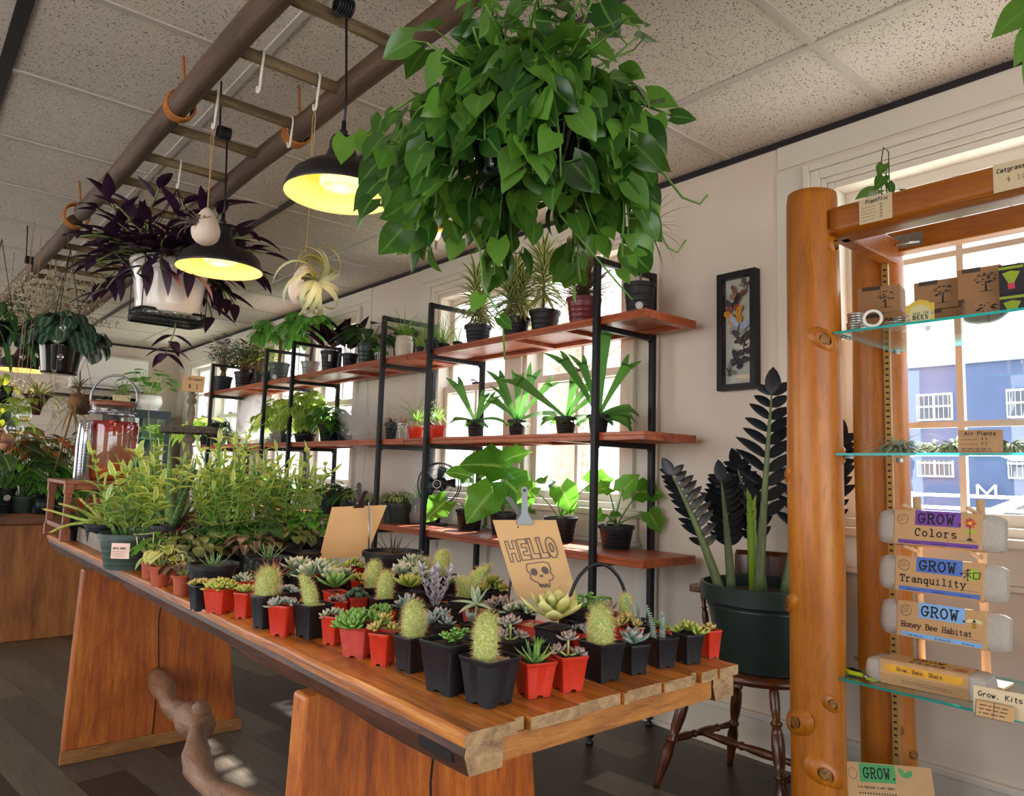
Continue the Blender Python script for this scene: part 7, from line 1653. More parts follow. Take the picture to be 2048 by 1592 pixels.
kraft_box(.70, 2.33, G1+.091, .108, .088, .09, 'upper kraft box right of the bees card, beside the black green boxes', .05)
BLK = pbr('black_card', '#231f2a', .6); LIMEC = pbr('lime_print', '#9db62a', .6); PINKC = pbr('hot_pink_print', '#e0405a', .6); YELC = pbr('yellow_card', '#d8b02a', .6)
def seed_box(yc, z, label, w=.058, h=.082, xf=2.30):
    t = thing('seed_box', label, 'box', (xf+.03, yc, z), .05, 'black and lime boxes on the top glass shelf'); mb = MB(); mb.box((-.03, -w/2, 0), (.03, w/2, h)); mb.build('carton', BLK, t, smooth=False, bevel=.001)
    mb = MB(); x = -.0308; rectm(mb, (x, w/2, h*.84), YD, ZD, w, h*.09); mb.poly([(x, w*.36, h*.72), (x, w*.0, h*.78), (x, -w*.36, h*.72), (x, -w*.12, h*.36), (x, w*.12, h*.36)]); mb.build('lime_print', LIMEC, t, smooth=False)
    mb = MB(); rectm(mb, (x, w*.14, h*.16), YD, ZD, w*.28, h*.2); mb.build('pink_print', PINKC, t, smooth=False)
seed_box(.612, G1, 'lower black and lime box beside the kraft boxes'); seed_box(.612, G1+.0825, 'upper black and lime box beside the kraft boxes')
seed_box(.50, G1, 'black and lime box behind the yellow packet at the frame edge')
simple('yellow_packet', lambda b: b.box((2.30, .545, G1), (2.34, .578, G1+.08)), YELC, 'plain yellow packet standing between two black lime boxes', 'packet', bevel=.001)
simple('round_tin', lambda b: b.lathe([(0, 0), (.028, 0), (.03, .01), (.03, .075), (.026, .085), (0, .085)], 24, (2.325, .545, G1+.081)), pbr('pinkish_white_tin', '#e6c8c4', .3), 'pale pink rounded tin on top of the yellow packet', 'tin', smooth=True)
def bees(mb, o, xd, yd):
    w, h = .072, .062
    P = [(.2, .16), (.8, .16), (.9, .45), (.8, .84), (.5, .93), (.2, .84), (.1, .45)]
    write(mb, 'SAVE THE', o+xd*w*.24+yd*h*.55, xd, yd, .0062, .16, pitch=5.2); write(mb, 'BEES', o+xd*w*.24+yd*h*.33, xd, yd, .0105, .22, pitch=6.0)
c = V((2.18, .838, G1)); xd = V((.12, -1, 0)).normalized()
t = card('bees_card', 'yellow card reading SAVE THE BEES standing on the top glass shelf', 'card', c, xd, ZD, .072, .064, pbr('yellow_label', '#dfc04a', .7), bees)
mb = MB(); nn = xd.cross(ZD)
mb.poly([xd*(a-.5)*.072+ZD*b*.064+nn*.0003 for a, b in ((.18, .12), (.82, .12), (.92, .45), (.82, .86), (.5, .98), (.18, .86), (.08, .45))], h=nn*.0001); mb.build('honey_panel', pbr('pale_hexagon', '#d6cf9a', .7), t, smooth=False)
mb = MB(); mb.poly([xd*(a-.5)*.072+ZD*b*.064 for a, b in ((.12, 1.0), (.88, 1.0), (.75, 1.12), (.5, 1.19), (.25, 1.12))], h=-nn*.0012); mb.build('arched_top', pbr('yellow_label', '#dfc04a', .7), t, smooth=False)
mb = MB()
for a, b in ((.06, .5), (.94, .55), (.1, .3)): mb.poly([xd*((a-.5)*.072+.005*cos(k*pi/5))+ZD*(b*.064+.005*sin(k*pi/5))+nn*.0006 for k in range(10)])
mb.build('flower_print', pbr('mauve_print', '#b890a8', .7), t, smooth=False)
TIN = pbr('aluminium_tin', '#c8c8c6', .28, .9, var=.05)
def tins(x, y, n, label0):
    for i in range(n):
        mb = MB(); z = G1+i*.0145; mb.lathe([(0, .001), (.0215, .001), (.0225, .003), (.022, .009), (.0232, .0095), (.0232, .0135), (.022, .0142), (0, .0142)], 24, (0, 0, 0)); o = mb.build('salve_tin', TIN, loc=(x+.001*(-1)**i, y+.0012*(-1)**(i//2), z)); tag(o, label0 % ['bottom', 'second', 'third', 'fourth', 'top'][i if i < n-1 else 4], 'tin', 'small round tins on the top glass shelf')
tins(2.165, .975, 4, '%s tin of the tallest stack at the left of the glass shelf'); tins(2.14, .93, 1, '%s single flat tin before the ring of white tape')
tins(2.22, .888, 2, '%s tin of the short stack right of the tape ring'); tins(2.235, .842+.03, 3, '%s tin of the stack beside the yellow bees card')
def ring(mb): mb.tube([V((2.12, .905, G1+.0265))+V((0.02*0, 0, 0))+V((.35, -.94, 0))*.0225*cos(a)+V((0, 0, 1))*.0225*sin(a) for a in [2*pi*i/28 for i in range(28)]], .0045, 8, closed=True)
simple('tape_roll', ring, WHITE, 'white ring standing upright among the tins on the top glass shelf', 'tape', smooth=True)
simple('tag_square', lambda b: b.box((2.125, .756, G1-.026), (2.127, .768, G1-.014)), WHITE, 'small white square sticker under the top glass shelf', 'sticker')
# hand written cards pinned to the front beam
def plantflix(mb, o, xd, yd):
    write(mb, 'Plantflix', o+xd*.018+yd*.058, xd, yd, .0105, .16, pitch=4.4, slant=.15, jit=.12, squash=.9)
    for k in range(5): scribble(mb, o+xd*.006+yd*(.046-.009*k), xd, yd, .045, .0036); write(mb, '-$'+'5', o+xd*.056+yd*(.046-.009*k), xd, yd, .005, .14, jit=.1, squash=.8)
BX_ = RX-.005-.0355
card('price_list_card', 'small cream card with a handwritten price list, pinned to the log beam', 'card', (BX_, .926, 1.885), YD, (.0, 0, 1), .092, .075, CREAM, plantflix)
def catgrass(mb, o, xd, yd):
    write(mb, 'Catgrass Kits', o+xd*.008+yd*.050, xd, yd, .0105, .17, pitch=4.7, slant=.12, jit=.12, squash=.95); write(mb, '$ 10', o+xd*.03+yd*.022, xd, yd, .012, .08, jit=.1)
card('price_card', 'cream catgrass price card at the frame edge of the log beam', 'card', (BX_, .586, 1.885), YD, (.0, 0, 1), .135, .074, CREAM, catgrass)
# plant and little bulb vase on top of the rack
p = atd(1770, 372, 2.42); t = thing('trellis_vine_plant', 'small vine climbing a black wire trellis in a black pot on the rack', 'potted plant', (2.34, .95, 1.968)); rr = random.Random(9)
mb = MB(); round_pot(mb, .062, .05, .06, rim=.012, n=28); mb.build('pot', BLACKP, t, smooth='auto'); mb = MB(); soil_disc(mb, .055, .052); mb.build('soil', SOIL, t)
right = V((cos(_yaw), -sin(_yaw), 0)); aw = V((sin(_yaw), cos(_yaw), 0))
mb = MB(); mb.tube([right*-.014+ZD*.05, right*-.012+ZD*.19, right*-.004+ZD*.24, right*.012+ZD*.225, right*.012+ZD*.15, right*.014+ZD*.05], .0016, 5); mb.build('wire_trellis', METALB, t)
f = MB(); s = MB(); s.tube([ZD*.05+right*.01, ZD*.12, right*.008+ZD*.19], .0018, 5)
for (dx, dz, L, lx, lz) in ((-.01, .18, .055, -.3, -.5), (-.012, .14, .06, -.5, -.8), (.005, .12, .05, .2, -.9), (-.03, .095, .085, -1, -.35), (.045, .09, .07, 1, -.25), (-.05, .035, .075, -.5, -.8), (.0, .07, .05, .2, -.8), (-.02, .06, .05, -.8, -.3)):
    b = right*dx+ZD*dz-aw*.01; s.tube([ZD*dz*.8, b], .0013, 4); leaf(f, b, right*lx+ZD*lz-aw*.2, -aw*.6+ZD*.6, L, L*.66, P_HEART, .3, .15, rr.random(), 6, .14)
f.build('foliage', L_PHIL, t); s.build('stems', STEMG, t)
simple('bulb_vase', lambda b: b.lathe([(0, 0), (.012, 0), (.022, .012), (.024, .028), (.016, .044), (.010, .05), (.012, .056), (.010, .056), (.008, .05), (.014, .043), (.0215, .028), (.0195, .013), (0, .003)], 24, (2.215, .935, 1.968)), CLEAR, 'tiny clear glass bulb vase beside the trellis vine on the rack', 'vase', smooth=True)
# air plants on the middle glass shelf with their price card
GA = 'silvery air plants on the middle glass shelf'
def airplant(x, y, R, n, label, seed, curl):
    t = thing('air_plant', label, 'air plant', (x, y, G2), 0, GA); rr = random.Random(seed); f = MB(); o = V((0, 0, .018))
    for i in range(n):
        a = 2.39996*i; e = rr.uniform(.05, 1.2); leaf(f, o, sph(a, e), sph(a, e+pi/2), R*rr.uniform(.7, 1.25), .010, P_GRASS, rr.uniform(.8, curl)*(.5+e), .3, rr.random(), 11)
    for k in range(len(f.v)):
        x_, y_, z_ = f.v[k]; f.v[k] = (x_, y_, max(.0008, z_))
    f.build('leaves', L_AIR, t)
airplant(2.28, .905, .115, 64, 'spreading silvery air plant at the left of the glass shelf', 1, 2.4)
airplant(2.30, .765, .105, 64, 'curled silvery air plant behind its price card', 2, 3.0)
airplant(2.27, .62, .10, 56, 'silvery air plant at the right end of the glass shelf', 3, 2.8)
airplant(2.36, .84, .09, 50, 'small silvery air plant tucked between the larger two', 4, 2.6)
def airc(mb, o, xd, yd):
    write(mb, 'Air Plants', o+xd*.014+yd*.046, xd, yd, .0095, .17, pitch=4.6, slant=.1, jit=.12, squash=.95)
    for k in range(2): scribble(mb, o+xd*.006+yd*(.034-.012*k), xd, yd, .04, .004); write(mb, '$ 5', o+xd*.052+yd*(.034-.012*k), xd, yd, .006, .14, squash=.8)
    scribble(mb, o+xd*.008+yd*.010, xd, yd, .07, .006); scribble(mb, o+xd*.008+yd*.005, xd, yd, .07, .005)
card('price_card', 'brown air plants price card on the middle glass shelf', 'card', (2.13, .70, G2), V((.22, -1, .0)), V((.12, 0, 1)), .098, .060, pbr('brown_card', '#a9835c', .8), airc)
# ------------------------------------------------------------------ egg carton grow kits on a dowel rack
t = thing('dowel_rack', 'pale wooden dowel rack of pegs holding the egg carton kits', 'rack', (2.40, .82, G3)); DOW = pbr('pale_dowel', '#d8b088', .5, var=.08)
for y in (.905-.82, .735-.82):
    mb = MB(); mb.tube([(0, y, 0), (0, y, .51)], .0115, 14); po = mb.build('upright', DOW, t)
    for z in (.10, .225, .345, .465): mb = MB(); mb.tube([(-.005, y, z), (-.10, y, z+.022)], .006, 10); mb.build('peg', DOW, po)
mb = MB(); mb.box((-.05, -.14, 0), (.04, .14, .008)); mb.build('foot', DOW, t, smooth=False, bevel=.002)
def carton_shape(mb, L, H, D, c=.012):
    """grey pulp egg carton lying on its back: rounded lid with tucked corners; length along -Y, H up, lid towards -X"""
    def sec(y, k, n=1):
        h, d = H/2*k, D*k; pts = [(-h, 0), (-h, -d*.55), (-h+c*1.2, -d*.95), (-h+c*2, -d), (h-c*2, -d), (h-c*1.2, -d*.95), (h, -d*.55), (h, 0)]
        return [V((x, y, z)) for z, x in pts]
    ys = [(-L/2, .72), (-L/2+.004, .86), (-L/2+.016, .97), (-L/2+.03, 1), (0, 1), (L/2-.03, 1), (L/2-.016, .97), (L/2-.004, .86), (L/2, .72)]
    mb.rings([sec(y, k) for y, k in ys], True, True, True)
    back = [V((.0, -L/2+.004, -H/2*.9)), V((.0, L/2-.004, -H/2*.9)), V((.0, L/2-.004, H/2*.9)), V((.0, -L/2+.004, H/2*.9))]
    for k in range(6):
        for s in (-1, 1): mb.lathe([(.024, 0), (.02, .015), (.012, .026), (0, .028)], 10, (0, -L/2+L*(k+.5)/6, s*H*.24), M=Matrix.Rotation(pi/2, 3, 'Y'))
COLR = {'p': pbr('purple_print', '#6f3f9a', .7), 'b': pbr('blue_print', '#4a6fc0', .7), 'l': pbr('light_blue_print', '#7fb0e6', .7), 'y': pbr('amber_print', '#e0a52a', .7), 'g': pbr('green_print', '#4a9a5a', .7)}
def kit(yc, zc, lab_, title, colr, icon, L=.332, H=.100, tsize=.018, pitch=5.0, tx=.3, strip=''):
    X = 2.335; t = thing('seed_kit_carton', lab_, 'seed kit', (X, yc, zc-H/2), 0, 'egg carton seed kits'); Mt = Matrix.Rotation(radians(9), 3, 'Y'); ctr = V((0, 0, H/2))
    mb = MB(); carton_shape(mb, L, H, .034); mb.v = [tuple(ctr+Mt @ V(p)) for p in mb.v]; mb.build('carton', PULP, t, smooth='auto')
    w = L*.70; h = H*1.02; d = -.0365; y0 = w/2; mb = MB(); mb.box((d, -w/2, -h/2), (.001, w/2, h/2)); mb.v = [tuple(ctr+Mt @ V(p)) for p in mb.v]; sl = mb.build('sleeve', KRAFT, t, smooth=False, bevel=.003)
    O = ctr+Mt @ V((d, w/2, -h/2)); xd = YD; yd = Mt @ ZD
    mb = MB(); rectm(mb, O+xd*w*.255+yd*h*.58, xd, yd, w*.515, h*.42, .0005); mb.build('logo_block', COLR[colr], sl, smooth=False)
    if strip is not None: mb = MB(); rectm(mb, O+xd*w*.06+yd*h*.035, xd, yd, w*.9, h*.115, .0005); mb.build('bottom_band', COLR[colr], sl, smooth=False)
    mb = MB(); write(mb, 'GROW.', O+xd*w*.29+yd*h*.65, xd, yd, .0265, .15, True, 5.7, lift=.001); write(mb, title, O+xd*w*tx+yd*h*.28, xd, yd, tsize, .15, True, pitch, lift=.001)
    for k, q in enumerate((.15, .45, .75)): scribble(mb, O+xd*w*q+yd*h*.065, xd, yd, w*.18, .006, lift=.001)
    scribble(mb, O+xd*w*.62+yd*h*.215, xd, yd, w*.34, .0035, lift=.001)
    cc = O+xd*w*.11+yd*h*.73; nn = xd.cross(yd)   # round stamp
    P = [cc+(xd*cos(k*pi/12)+yd*sin(k*pi/12))*.0155+nn*.001 for k in range(24)]; Q = [cc+(xd*cos(k*pi/12)+yd*sin(k*pi/12))*.0145+nn*.001 for k in range(24)]
    for k in range(24): j = (k+1) % 24; mb.face([mb.add(P[k]), mb.add(P[j]), mb.add(Q[j]), mb.add(Q[k])])
    for k in (-.006, 0, .006): scribble(mb, cc-xd*.011+yd*k, (xd+yd*.25).normalized(), yd, .022, .004, lift=.001)
    mb.build('lettering', INK, sl, smooth=False); ic = O+xd*w*.87+yd*h*.66
    def disc(m_, r, a=0, b=0, n=14, sx=1, rot=0, nm_='icon', lift=.0008):
        mb = MB(); mb.poly([ic+xd*(a+r*sx*cos(q)*cos(rot)-r*sin(q)*sin(rot))+yd*(b+r*sx*cos(q)*sin(rot)+r*sin(q)*cos(rot))+nn*lift for q in [2*pi*k/n for k in range(n)]]); return mb.build(nm_, m_, sl, smooth=False)
    if icon == 'flower':
        for k in range(8): a = k*pi/4; disc(pbr('petal_%d' % (k % 3), ('#c8442a', '#d86a2a', '#a83a6a')[k % 3], .7), .0042, .0085*cos(a), .0085*sin(a)+.006, 10, 1.6, a, 'flower_petal')
        disc(YELC, .005, 0, .006, nm_='flower_heart', lift=.0011); disc(LIMEC, .004, -.008, -.018, 10, 2.2, .4, 'leaf_print'); disc(LIMEC, .004, .008, -.018, 10, 2.2, -.4, 'leaf_print')
        mb = MB(); a = ic+nn*.0009; mb.face([mb.add(a-xd*.0008), mb.add(a+xd*.0008), mb.add(a+xd*.0008-yd*.038), mb.add(a-xd*.0008-yd*.038)]); mb.face([mb.add(a-xd*.009-yd*.042), mb.add(a+xd*.009-yd*.042), mb.add(a+xd*.003-yd*.036), mb.add(a-xd*.004-yd*.036)]); mb.build('stalk_print', INK, sl, smooth=False)
    if icon == 'kanji':
        disc(LIMEC, .0165, .004, 0, 20, nm_='green_disc'); mb = MB()
        for a in (((-.018, .008), (-.002, .013)), ((-.010, .015), (-.010, -.018)), ((-.021, .002), (0, .004)), ((-.010, .001), (-.020, -.012)), ((-.010, .001), (-.001, -.009)), ((.004, .006), (.004, -.011)), ((.004, .006), (.021, .007)), ((.021, .007), (.018, -.011)), ((.004, -.010), (.018, -.010))):
            p, q = [ic+xd*u+yd*v+nn*.0012 for u, v in a]; dd = (q-p).normalized(); s_ = nn.cross(dd)*.0011; mb.face([mb.add(p-s_), mb.add(q-s_), mb.add(q+s_), mb.add(p+s_)])
        mb.build('brush_character', INK, sl, smooth=False)
    if icon == 'bee':
        for a, r in ((-.011, .35), (.011, -.35)): disc(pbr('bee_wing', '#d6cf96', .7), .005, a, .004, 12, 2.0, r, 'bee_wing')
        disc(YELC, .0062, 0, -.006, 14, 1, nm_='bee_body', lift=.001); disc(YELC, .0052, 0, -.013, 14, 1, nm_='bee_body', lift=.0009); mb = MB()
        for k in range(3): a = ic+yd*(-.004-.005*k)+nn*.0014; mb.face([mb.add(a-xd*.0055), mb.add(a+xd*.0055), mb.add(a+xd*.0055+yd*.002), mb.add(a-xd*.0055+yd*.002)])
        mb.poly([ic+xd*.0035*cos(q)+yd*(.004+.0035*sin(q))+nn*.0012 for q in [2*pi*k/10 for k in range(10)]]); mb.build('bee_stripes', INK, sl, smooth=False)
kit(.818, 1.010, 'purple labelled egg carton kit with a flower print, topmost on the rack', 'Colors', 'p', 'flower', tsize=.0205, pitch=5.6, tx=.26)
kit(.818, .876, 'blue labelled egg carton kit with a lime disc print, second on the rack', 'Tranquility', 'b', 'kanji', tsize=.0185, pitch=5.15, tx=.07)
kit(.816, .747, 'light blue labelled egg carton kit with a bee print, third on the rack', 'Honey Bee Habitat', 'l', 'bee', tsize=.0145, pitch=4.5, tx=.06)
# the kit lying on the lowest glass shelf
def lying():
    t = thing('seed_kit_carton', 'amber labelled egg carton kit lying flat on the lower glass shelf', 'seed kit', (2.21, .815, G3), .06, 'egg carton seed kits'); L, W_, H = .30, .11, .062
    mb = MB(); rs = []
    for y, k in ((-L/2, .78), (-L/2+.006, .92), (-L/2+.02, 1), (L/2-.02, 1), (L/2-.006, .92), (L/2, .78)):
        a, h = W_/2*k, H*k; rs.append([V((x, y, z)) for x, z in ((-a*.86, .001), (-a, H*.45), (-a*.98, H*.52), (-a*.86, h*.93), (-a*.75, h), (a*.75, h), (a*.86, h*.93), (a*.98, H*.52), (a, H*.45), (a*.86, .001))])
    mb.rings(rs, True, True, True); mb.build('carton', PULP, t, smooth='auto'); w = L*.72; mb = MB()
    sec = [(-W_/2*.9, .0), (-W_/2-.002, H*.48), (-W_/2*.9, H*.96), (-W_/2*.78, H+.002), (W_/2*.78, H+.002), (W_/2*1.0, H*.48), (W_/2*.88, 0)]
    mb.rings([[V((x, y, z)) for x, z in sec] for y in (-w/2, w/2)], False); sl = mb.build('sleeve', KRAFT, t, smooth=False)
    A, B = V((sec[1][0], w/2, sec[1][1])), V((sec[2][0], w/2, sec[2][1])); up = (B-A).normalized(); xd = YD
    mb = MB(); rectm(mb, A+xd*w*.06+up*.006, xd, up, w*.88, .019, .0005); mb.build('amber_band', COLR['y'], sl, smooth=False)
    mb = MB(); write(mb, 'Grow. Bake. Share.', A+xd*w*.20+up*.011, xd, up, .0095, .13, True, 4.4, lift=.001, squash=.95)
    A2 = V((sec[0][0], w/2, 0)); up2 = (A-A2).normalized()
    for k in range(2): scribble(mb, A2+xd*w*.25+up2*(.018-.006*k), xd, up2, w*.6, .004, lift=.001)
    mb.build('lettering', INK, sl, smooth=False); mb = MB(); Tp = V((sec[3][0], w/2, H+.002)); write(mb, 'GROW.', Tp+xd*w*.3+V((.048, 0, 0)), xd, V((1, 0, 0)), .022, .14, True, 5.7, lift=.0012); write(mb, 'Pizza', Tp+xd*w*.32+V((.012, 0, 0)), xd, V((1, 0, 0)), .020, .14, True, 5.4, lift=.0012); mb.build('lettering', INK, sl, smooth=False)
    mb = MB(); rectm(mb, Tp+xd*w*.27+V((.044, 0, 0)), xd, V((1, 0, 0)), w*.46, .032, .0006); mb.build('logo_block', COLR['y'], sl, smooth=False)
    mb = MB(); mb.lathe([(.016, .0006), (.012, .0006)], 20, Tp+xd*w*.88+V((.03, 0, 0))); mb.lathe([(.009, .0006), (.004, .0006)], 16, Tp+xd*w*.88+V((.03, 0, 0))); mb.build('ring_print', pbr('orange_print', '#d06a3a', .7), sl, smooth=False)
lying()
def kits(mb, o, xd, yd):
    write(mb, 'Grow. Kits', o+xd*.010+yd*.040, xd, yd, .0115, .16, pitch=4.8, slant=.1, jit=.12); write(mb, '$ 15', o+xd*.025+yd*.016, xd, yd, .011, .09, jit=.1)
card('price_card', 'cream price card leaning before the amber kit on the lower glass shelf', 'card', (2.075, .668, G3), V((.12, -1, 0)), V((.15, 0, 1)), .115, .062, CREAM, kits)
def stamp(mb, o, xd, yd):
    for k in range(3): scribble(mb, o+xd*.008+yd*(.027-.009*k), xd, yd, .06, .007)
    for a, b in (((0, 0), (.075, 0)), ((0, .037), (.075, .037)), ((0, 0), (0, .037)), ((.037, 0), (.037, .037))):
        w = abs(b[0]-a[0]) or .001; h = abs(b[1]-a[1]) or .001; rectm(mb, o+xd*a[0]+yd*a[1], xd, yd, w, h, .0006)
card('stamped_label', 'small kraft label with a stamped border under the cream price card of the lower shelf', 'label', (2.045, .655, G3), V((.1, -1, 0)), V((.4, 0, 1)), .078, .038, KRAFT, stamp)
def pruner():
    t = thing('hand_pruners', 'lime handled hand pruners lying on the lower glass shelf', 'pruners', (2.14, .955, G3), -.5); LH = pbr('lime_handle', '#b5cf1e', .4)
    for s in (-1, 1):
        mb = MB(); mb.tube([(0, 0, .008), (.0, .018, .009), (s*.014, .04, .009), (s*.012, .07, .009), (s*.002, .082, .009)], [.004, .006, .007, .007, .004], 8); mb.build('handle', LH if s < 0 else BLACKP, t)
        mb = MB(); mb.poly([(0, 0, .006), (s*.008, -.012, .006), (s*.004, -.042, .006), (0, -.03, .006)], h=(0, 0, .003)); mb.build('blade', LH, t, smooth=False)
    mb = MB(); mb.lathe([(0, .004), (.006, .004), (.006, .014), (0, .014)], 12); mb.build('pivot', STEEL, t)
pruner()
# the card standing at the foot of the rack
def happy(mb, o, xd, yd):
    write(mb, 'GROW.', o+xd*.058+yd*.139, xd, yd, .026, .15, True, 5.6, lift=.0012); write(mb, 'Grow happiness in small spaces.', o+xd*.036+yd*.112, xd, yd, .0065, .12, False, 4.6, squash=.85)
    for k in range(14): c_ = o+xd*(.04+.0095*k)+yd*.099+xd.cross(yd)*.0007; mb.face([mb.add(c_+xd*.0026*cos(a)+yd*.0026*sin(a)) for a in [q*pi/3 for q in range(6)]])
    write(mb, 'Herbs', o+xd*.01+yd*.07, xd, yd, .011, .12, True, 5)
    cc = o+xd*.022+yd*.148; nn = xd.cross(yd)*.0007; R = .015
    for k in range(24):
        a, b = k*pi/12, (k+1)*pi/12; mb.face([mb.add(cc+(xd*cos(a)+yd*sin(a))*R+nn), mb.add(cc+(xd*cos(b)+yd*sin(b))*R+nn), mb.add(cc+(xd*cos(b)+yd*sin(b))*R*.93+nn), mb.add(cc+(xd*cos(a)+yd*sin(a))*R*.93+nn)])
p = atd(1690, 1522, 2.12); q_ = atd(1862, 1536, 2.19); xd = (q_-p).normalized(); yd = V((.28, .2, 1)).normalized(); yd = (yd-xd*yd.dot(xd)).normalized(); hh = (p.z-.182)/yd.z
o = p-yd*hh; Wc = (q_-p).length
t = card('kraft_sign_card', 'large kraft card with a green title block and leaf print at the rack foot', 'card', o, xd, yd, Wc, hh, KRAFT, lambda mb, o, x, y: happy(mb, o+y*(hh-.178), x, y)); L0 = -xd*Wc/2
mb = MB(); rectm(mb, L0+yd*(hh-.178)+xd*.045+yd*.128, xd, yd, .125, .048, .0006); mb.build('logo_block', COLR['g'], t, smooth=False)
mb = MB(); nn = xd.cross(yd)*.0008; c_ = L0+yd*(hh-.03)+xd*.205
for a0 in (.5, 2.4): mb.poly([c_+xd*(.015*cos(a0)+.016*cos(q)*cos(a0)-.008*sin(q)*sin(a0))+yd*(.015*sin(a0)+.016*cos(q)*sin(a0)+.008*sin(q)*cos(a0))+nn for q in [2*pi*k/12 for k in range(12)]])
mb.build('leaf_print', COLR['g'], t, smooth=False)
# ================================================================== far end of the room
# drinks stand on the far corner of the table
SZT = 1.05
def stand():
    t = thing('drinks_stand', 'red brown framed riser at the far table end under the drink jar', 'stand', (.86, 4.03, TT)); x0, x1, y0, y1 = -.215, .215, -.22, .205; H = SZT-TT; q = .014
    for x in (x0, x1):
        for y in (y0, y1):
            mb = MB(); mb.box((x-q, y-q, 0), (x+q, y+q, H-.02)); l = mb.build('leg', W_STAND, t, smooth=False, bevel=.002); mb = MB(); mb.box((x-q*1.35, y-q*1.35, 0), (x+q*1.35, y+q*1.35, .055)); mb.build('foot_sleeve', W_STAND, l, smooth=False, bevel=.002)
            mb = MB(); mb.box((x-q*1.3, y-q*1.3, H-.06), (x+q*1.3, y+q*1.3, H-.016)); mb.build('corner_joint', W_STAND, l, smooth=False, bevel=.002)
    mb = MB(); mb.box((x0-.02, y0-.02, H-.016), (x1+.02, y1+.02, H)); mb.build('top', W_STAND, t, smooth=False, bevel=.002); mb = MB()
    for y in (y0, y1): mb = MB(); mb.box((x0, y-q*.8, H-.04), (x1, y+q*.8, H-.016)); mb.build('rail', W_STAND, t, smooth=False)
    for x in (x0, x1): mb = MB(); mb.box((x-q*.8, y0, .05), (x+q*.8, y1, .07)); mb.build('rail', W_STAND, t, smooth=False)
stand()
def jar():
    c = aty(216, 940, 4.03); t = thing('drink_dispenser', 'glass drink jar of strawberry lemon water with wooden lid and steel handle', 'drink dispenser', (c.x, c.y, SZT)); R = .122; H = .34
    G = glassm('jar_glass', (.97, .98, .98), .05); out = [(0, 0), (R*.93, 0), (R, .015), (R*1.0, H*.78), (R*.95, H*.86), (R*.80, H*.93), (R*.78, H*.95), (R*.78, H*1.04), (R*.80, H*1.05), (R*.80, H*1.10)]
    mb = MB(); mb.lathe(out, 40); mb.build('glass', G, t)
    m, nt, b = nm('fruit_water'); nt.nodes.remove(b); g = coords(nt, kind='Generated'); sx = nd(nt, 'SeparateXYZ', {0: g})
    col = ramp(nt, sx.outputs[2], [(0, '#e07a10'), (.16, '#e08a2a'), (.3, '#d8a078'), (.75, '#d89a80'), (.88, '#cf3a34'), (1, '#c82a2a')]); nz = noise(nt, coords(nt), 18, 3)
    ab = nd(nt, 'BsdfTransparent', {'Color': mix(nt, math_(nt, 'MULTIPLY', nz, .3), col, '#f0b090')}); df = nd(nt, 'BsdfTranslucent', {'Color': col}); d2 = nd(nt, 'BsdfDiffuse', {'Color': col}); a1 = nd(nt, 'MixShader', {0: .5, 1: df.outputs[0], 2: d2.outputs[0]})
    ms = nd(nt, 'MixShader', {0: .55, 1: ab.outputs[0], 2: a1.outputs[0]}); nt.links.new(ms.outputs[0], nt.nodes['Material Output'].inputs[0])
    mb = MB(); mb.lathe([(0, .006), (R*.92, .006), (R*.965, .018), (R*.965, H*.77), (R*.92, H*.84), (0, H*.845)], 36); mb.build('fruit_water', m, t)
    RED = pbr('strawberry_red', '#c8302c', .4, var=.3, vs=40); LEM = pbr('lemon_slice', '#e6c860', .4, var=.15, vs=60); rr = random.Random(3)
    for k in range(16):
        a = rr.uniform(0, 6.28); mb = MB(); p = V((cos(a)*R*.86, sin(a)*R*.86, H*(.68+.15*rr.random()))); mb.lathe([(0, -.018), (.010, -.012), (.014, 0), (.011, .012), (0, .016)], 8, p, M=Matrix.Rotation(rr.uniform(0, 3), 3, 'X')); mb.build('strawberry_piece', RED, t)
    for k in range(10):
        a = -2.4+rr.uniform(-1.3, 1.3); z = H*(.10+.12*rr.random()) if k > 2 else H*.72; mb = MB(); n_ = V((cos(a), sin(a), rr.uniform(-.3, .3))).normalized(); Q = V((0, 0, 1)).rotation_difference(n_).to_matrix(); mb.lathe([(0, -.002), (.024, -.002), (.025, 0), (.024, .002), (0, .002)], 18, V((cos(a)*R*.90, sin(a)*R*.90, z)), M=Q); mb.build('lemon_slice', LEM, t)
    mb = MB(); mb.lathe([(R*.795, H*.955), (R*.82, H*.96), (R*.82, H*.985), (R*.795, H*.99)], 36); mb.build('wire_band', STEEL, t); mb = MB(); mb.lathe([(0, H*1.06), (R*.83, H*1.06), (R*.84, H*1.07), (R*.84, H*1.125), (R*.82, H*1.13), (0, H*1.13)], 36); mb.build('lid', W_STAND, t)
    right = V((cos(_yaw), -sin(_yaw), 0)); mb = MB(); Rh = R*.95
    mb.tube([right*-Rh*.9+ZD*H*.97]+[right*Rh*cos(a)+ZD*(H*1.18+Rh*1.0*sin(a)) for a in [radians(q) for q in range(180, -1, -12)]]+[right*Rh*.9+ZD*H*.97], .0055, 8); mb.build('handle', STEEL, t)
    mb = MB()
    for s in (-1, 1): mb = MB(); mb.tube([right*s*R*.8+ZD*H*.97, right*s*R*.98+ZD*H*.97], .006, 8); mb.build('handle_pin', STEEL, t)
jar()
GG = 'stacked clear tumblers beside the drink jar'
c = aty(164, 942, 3.95)
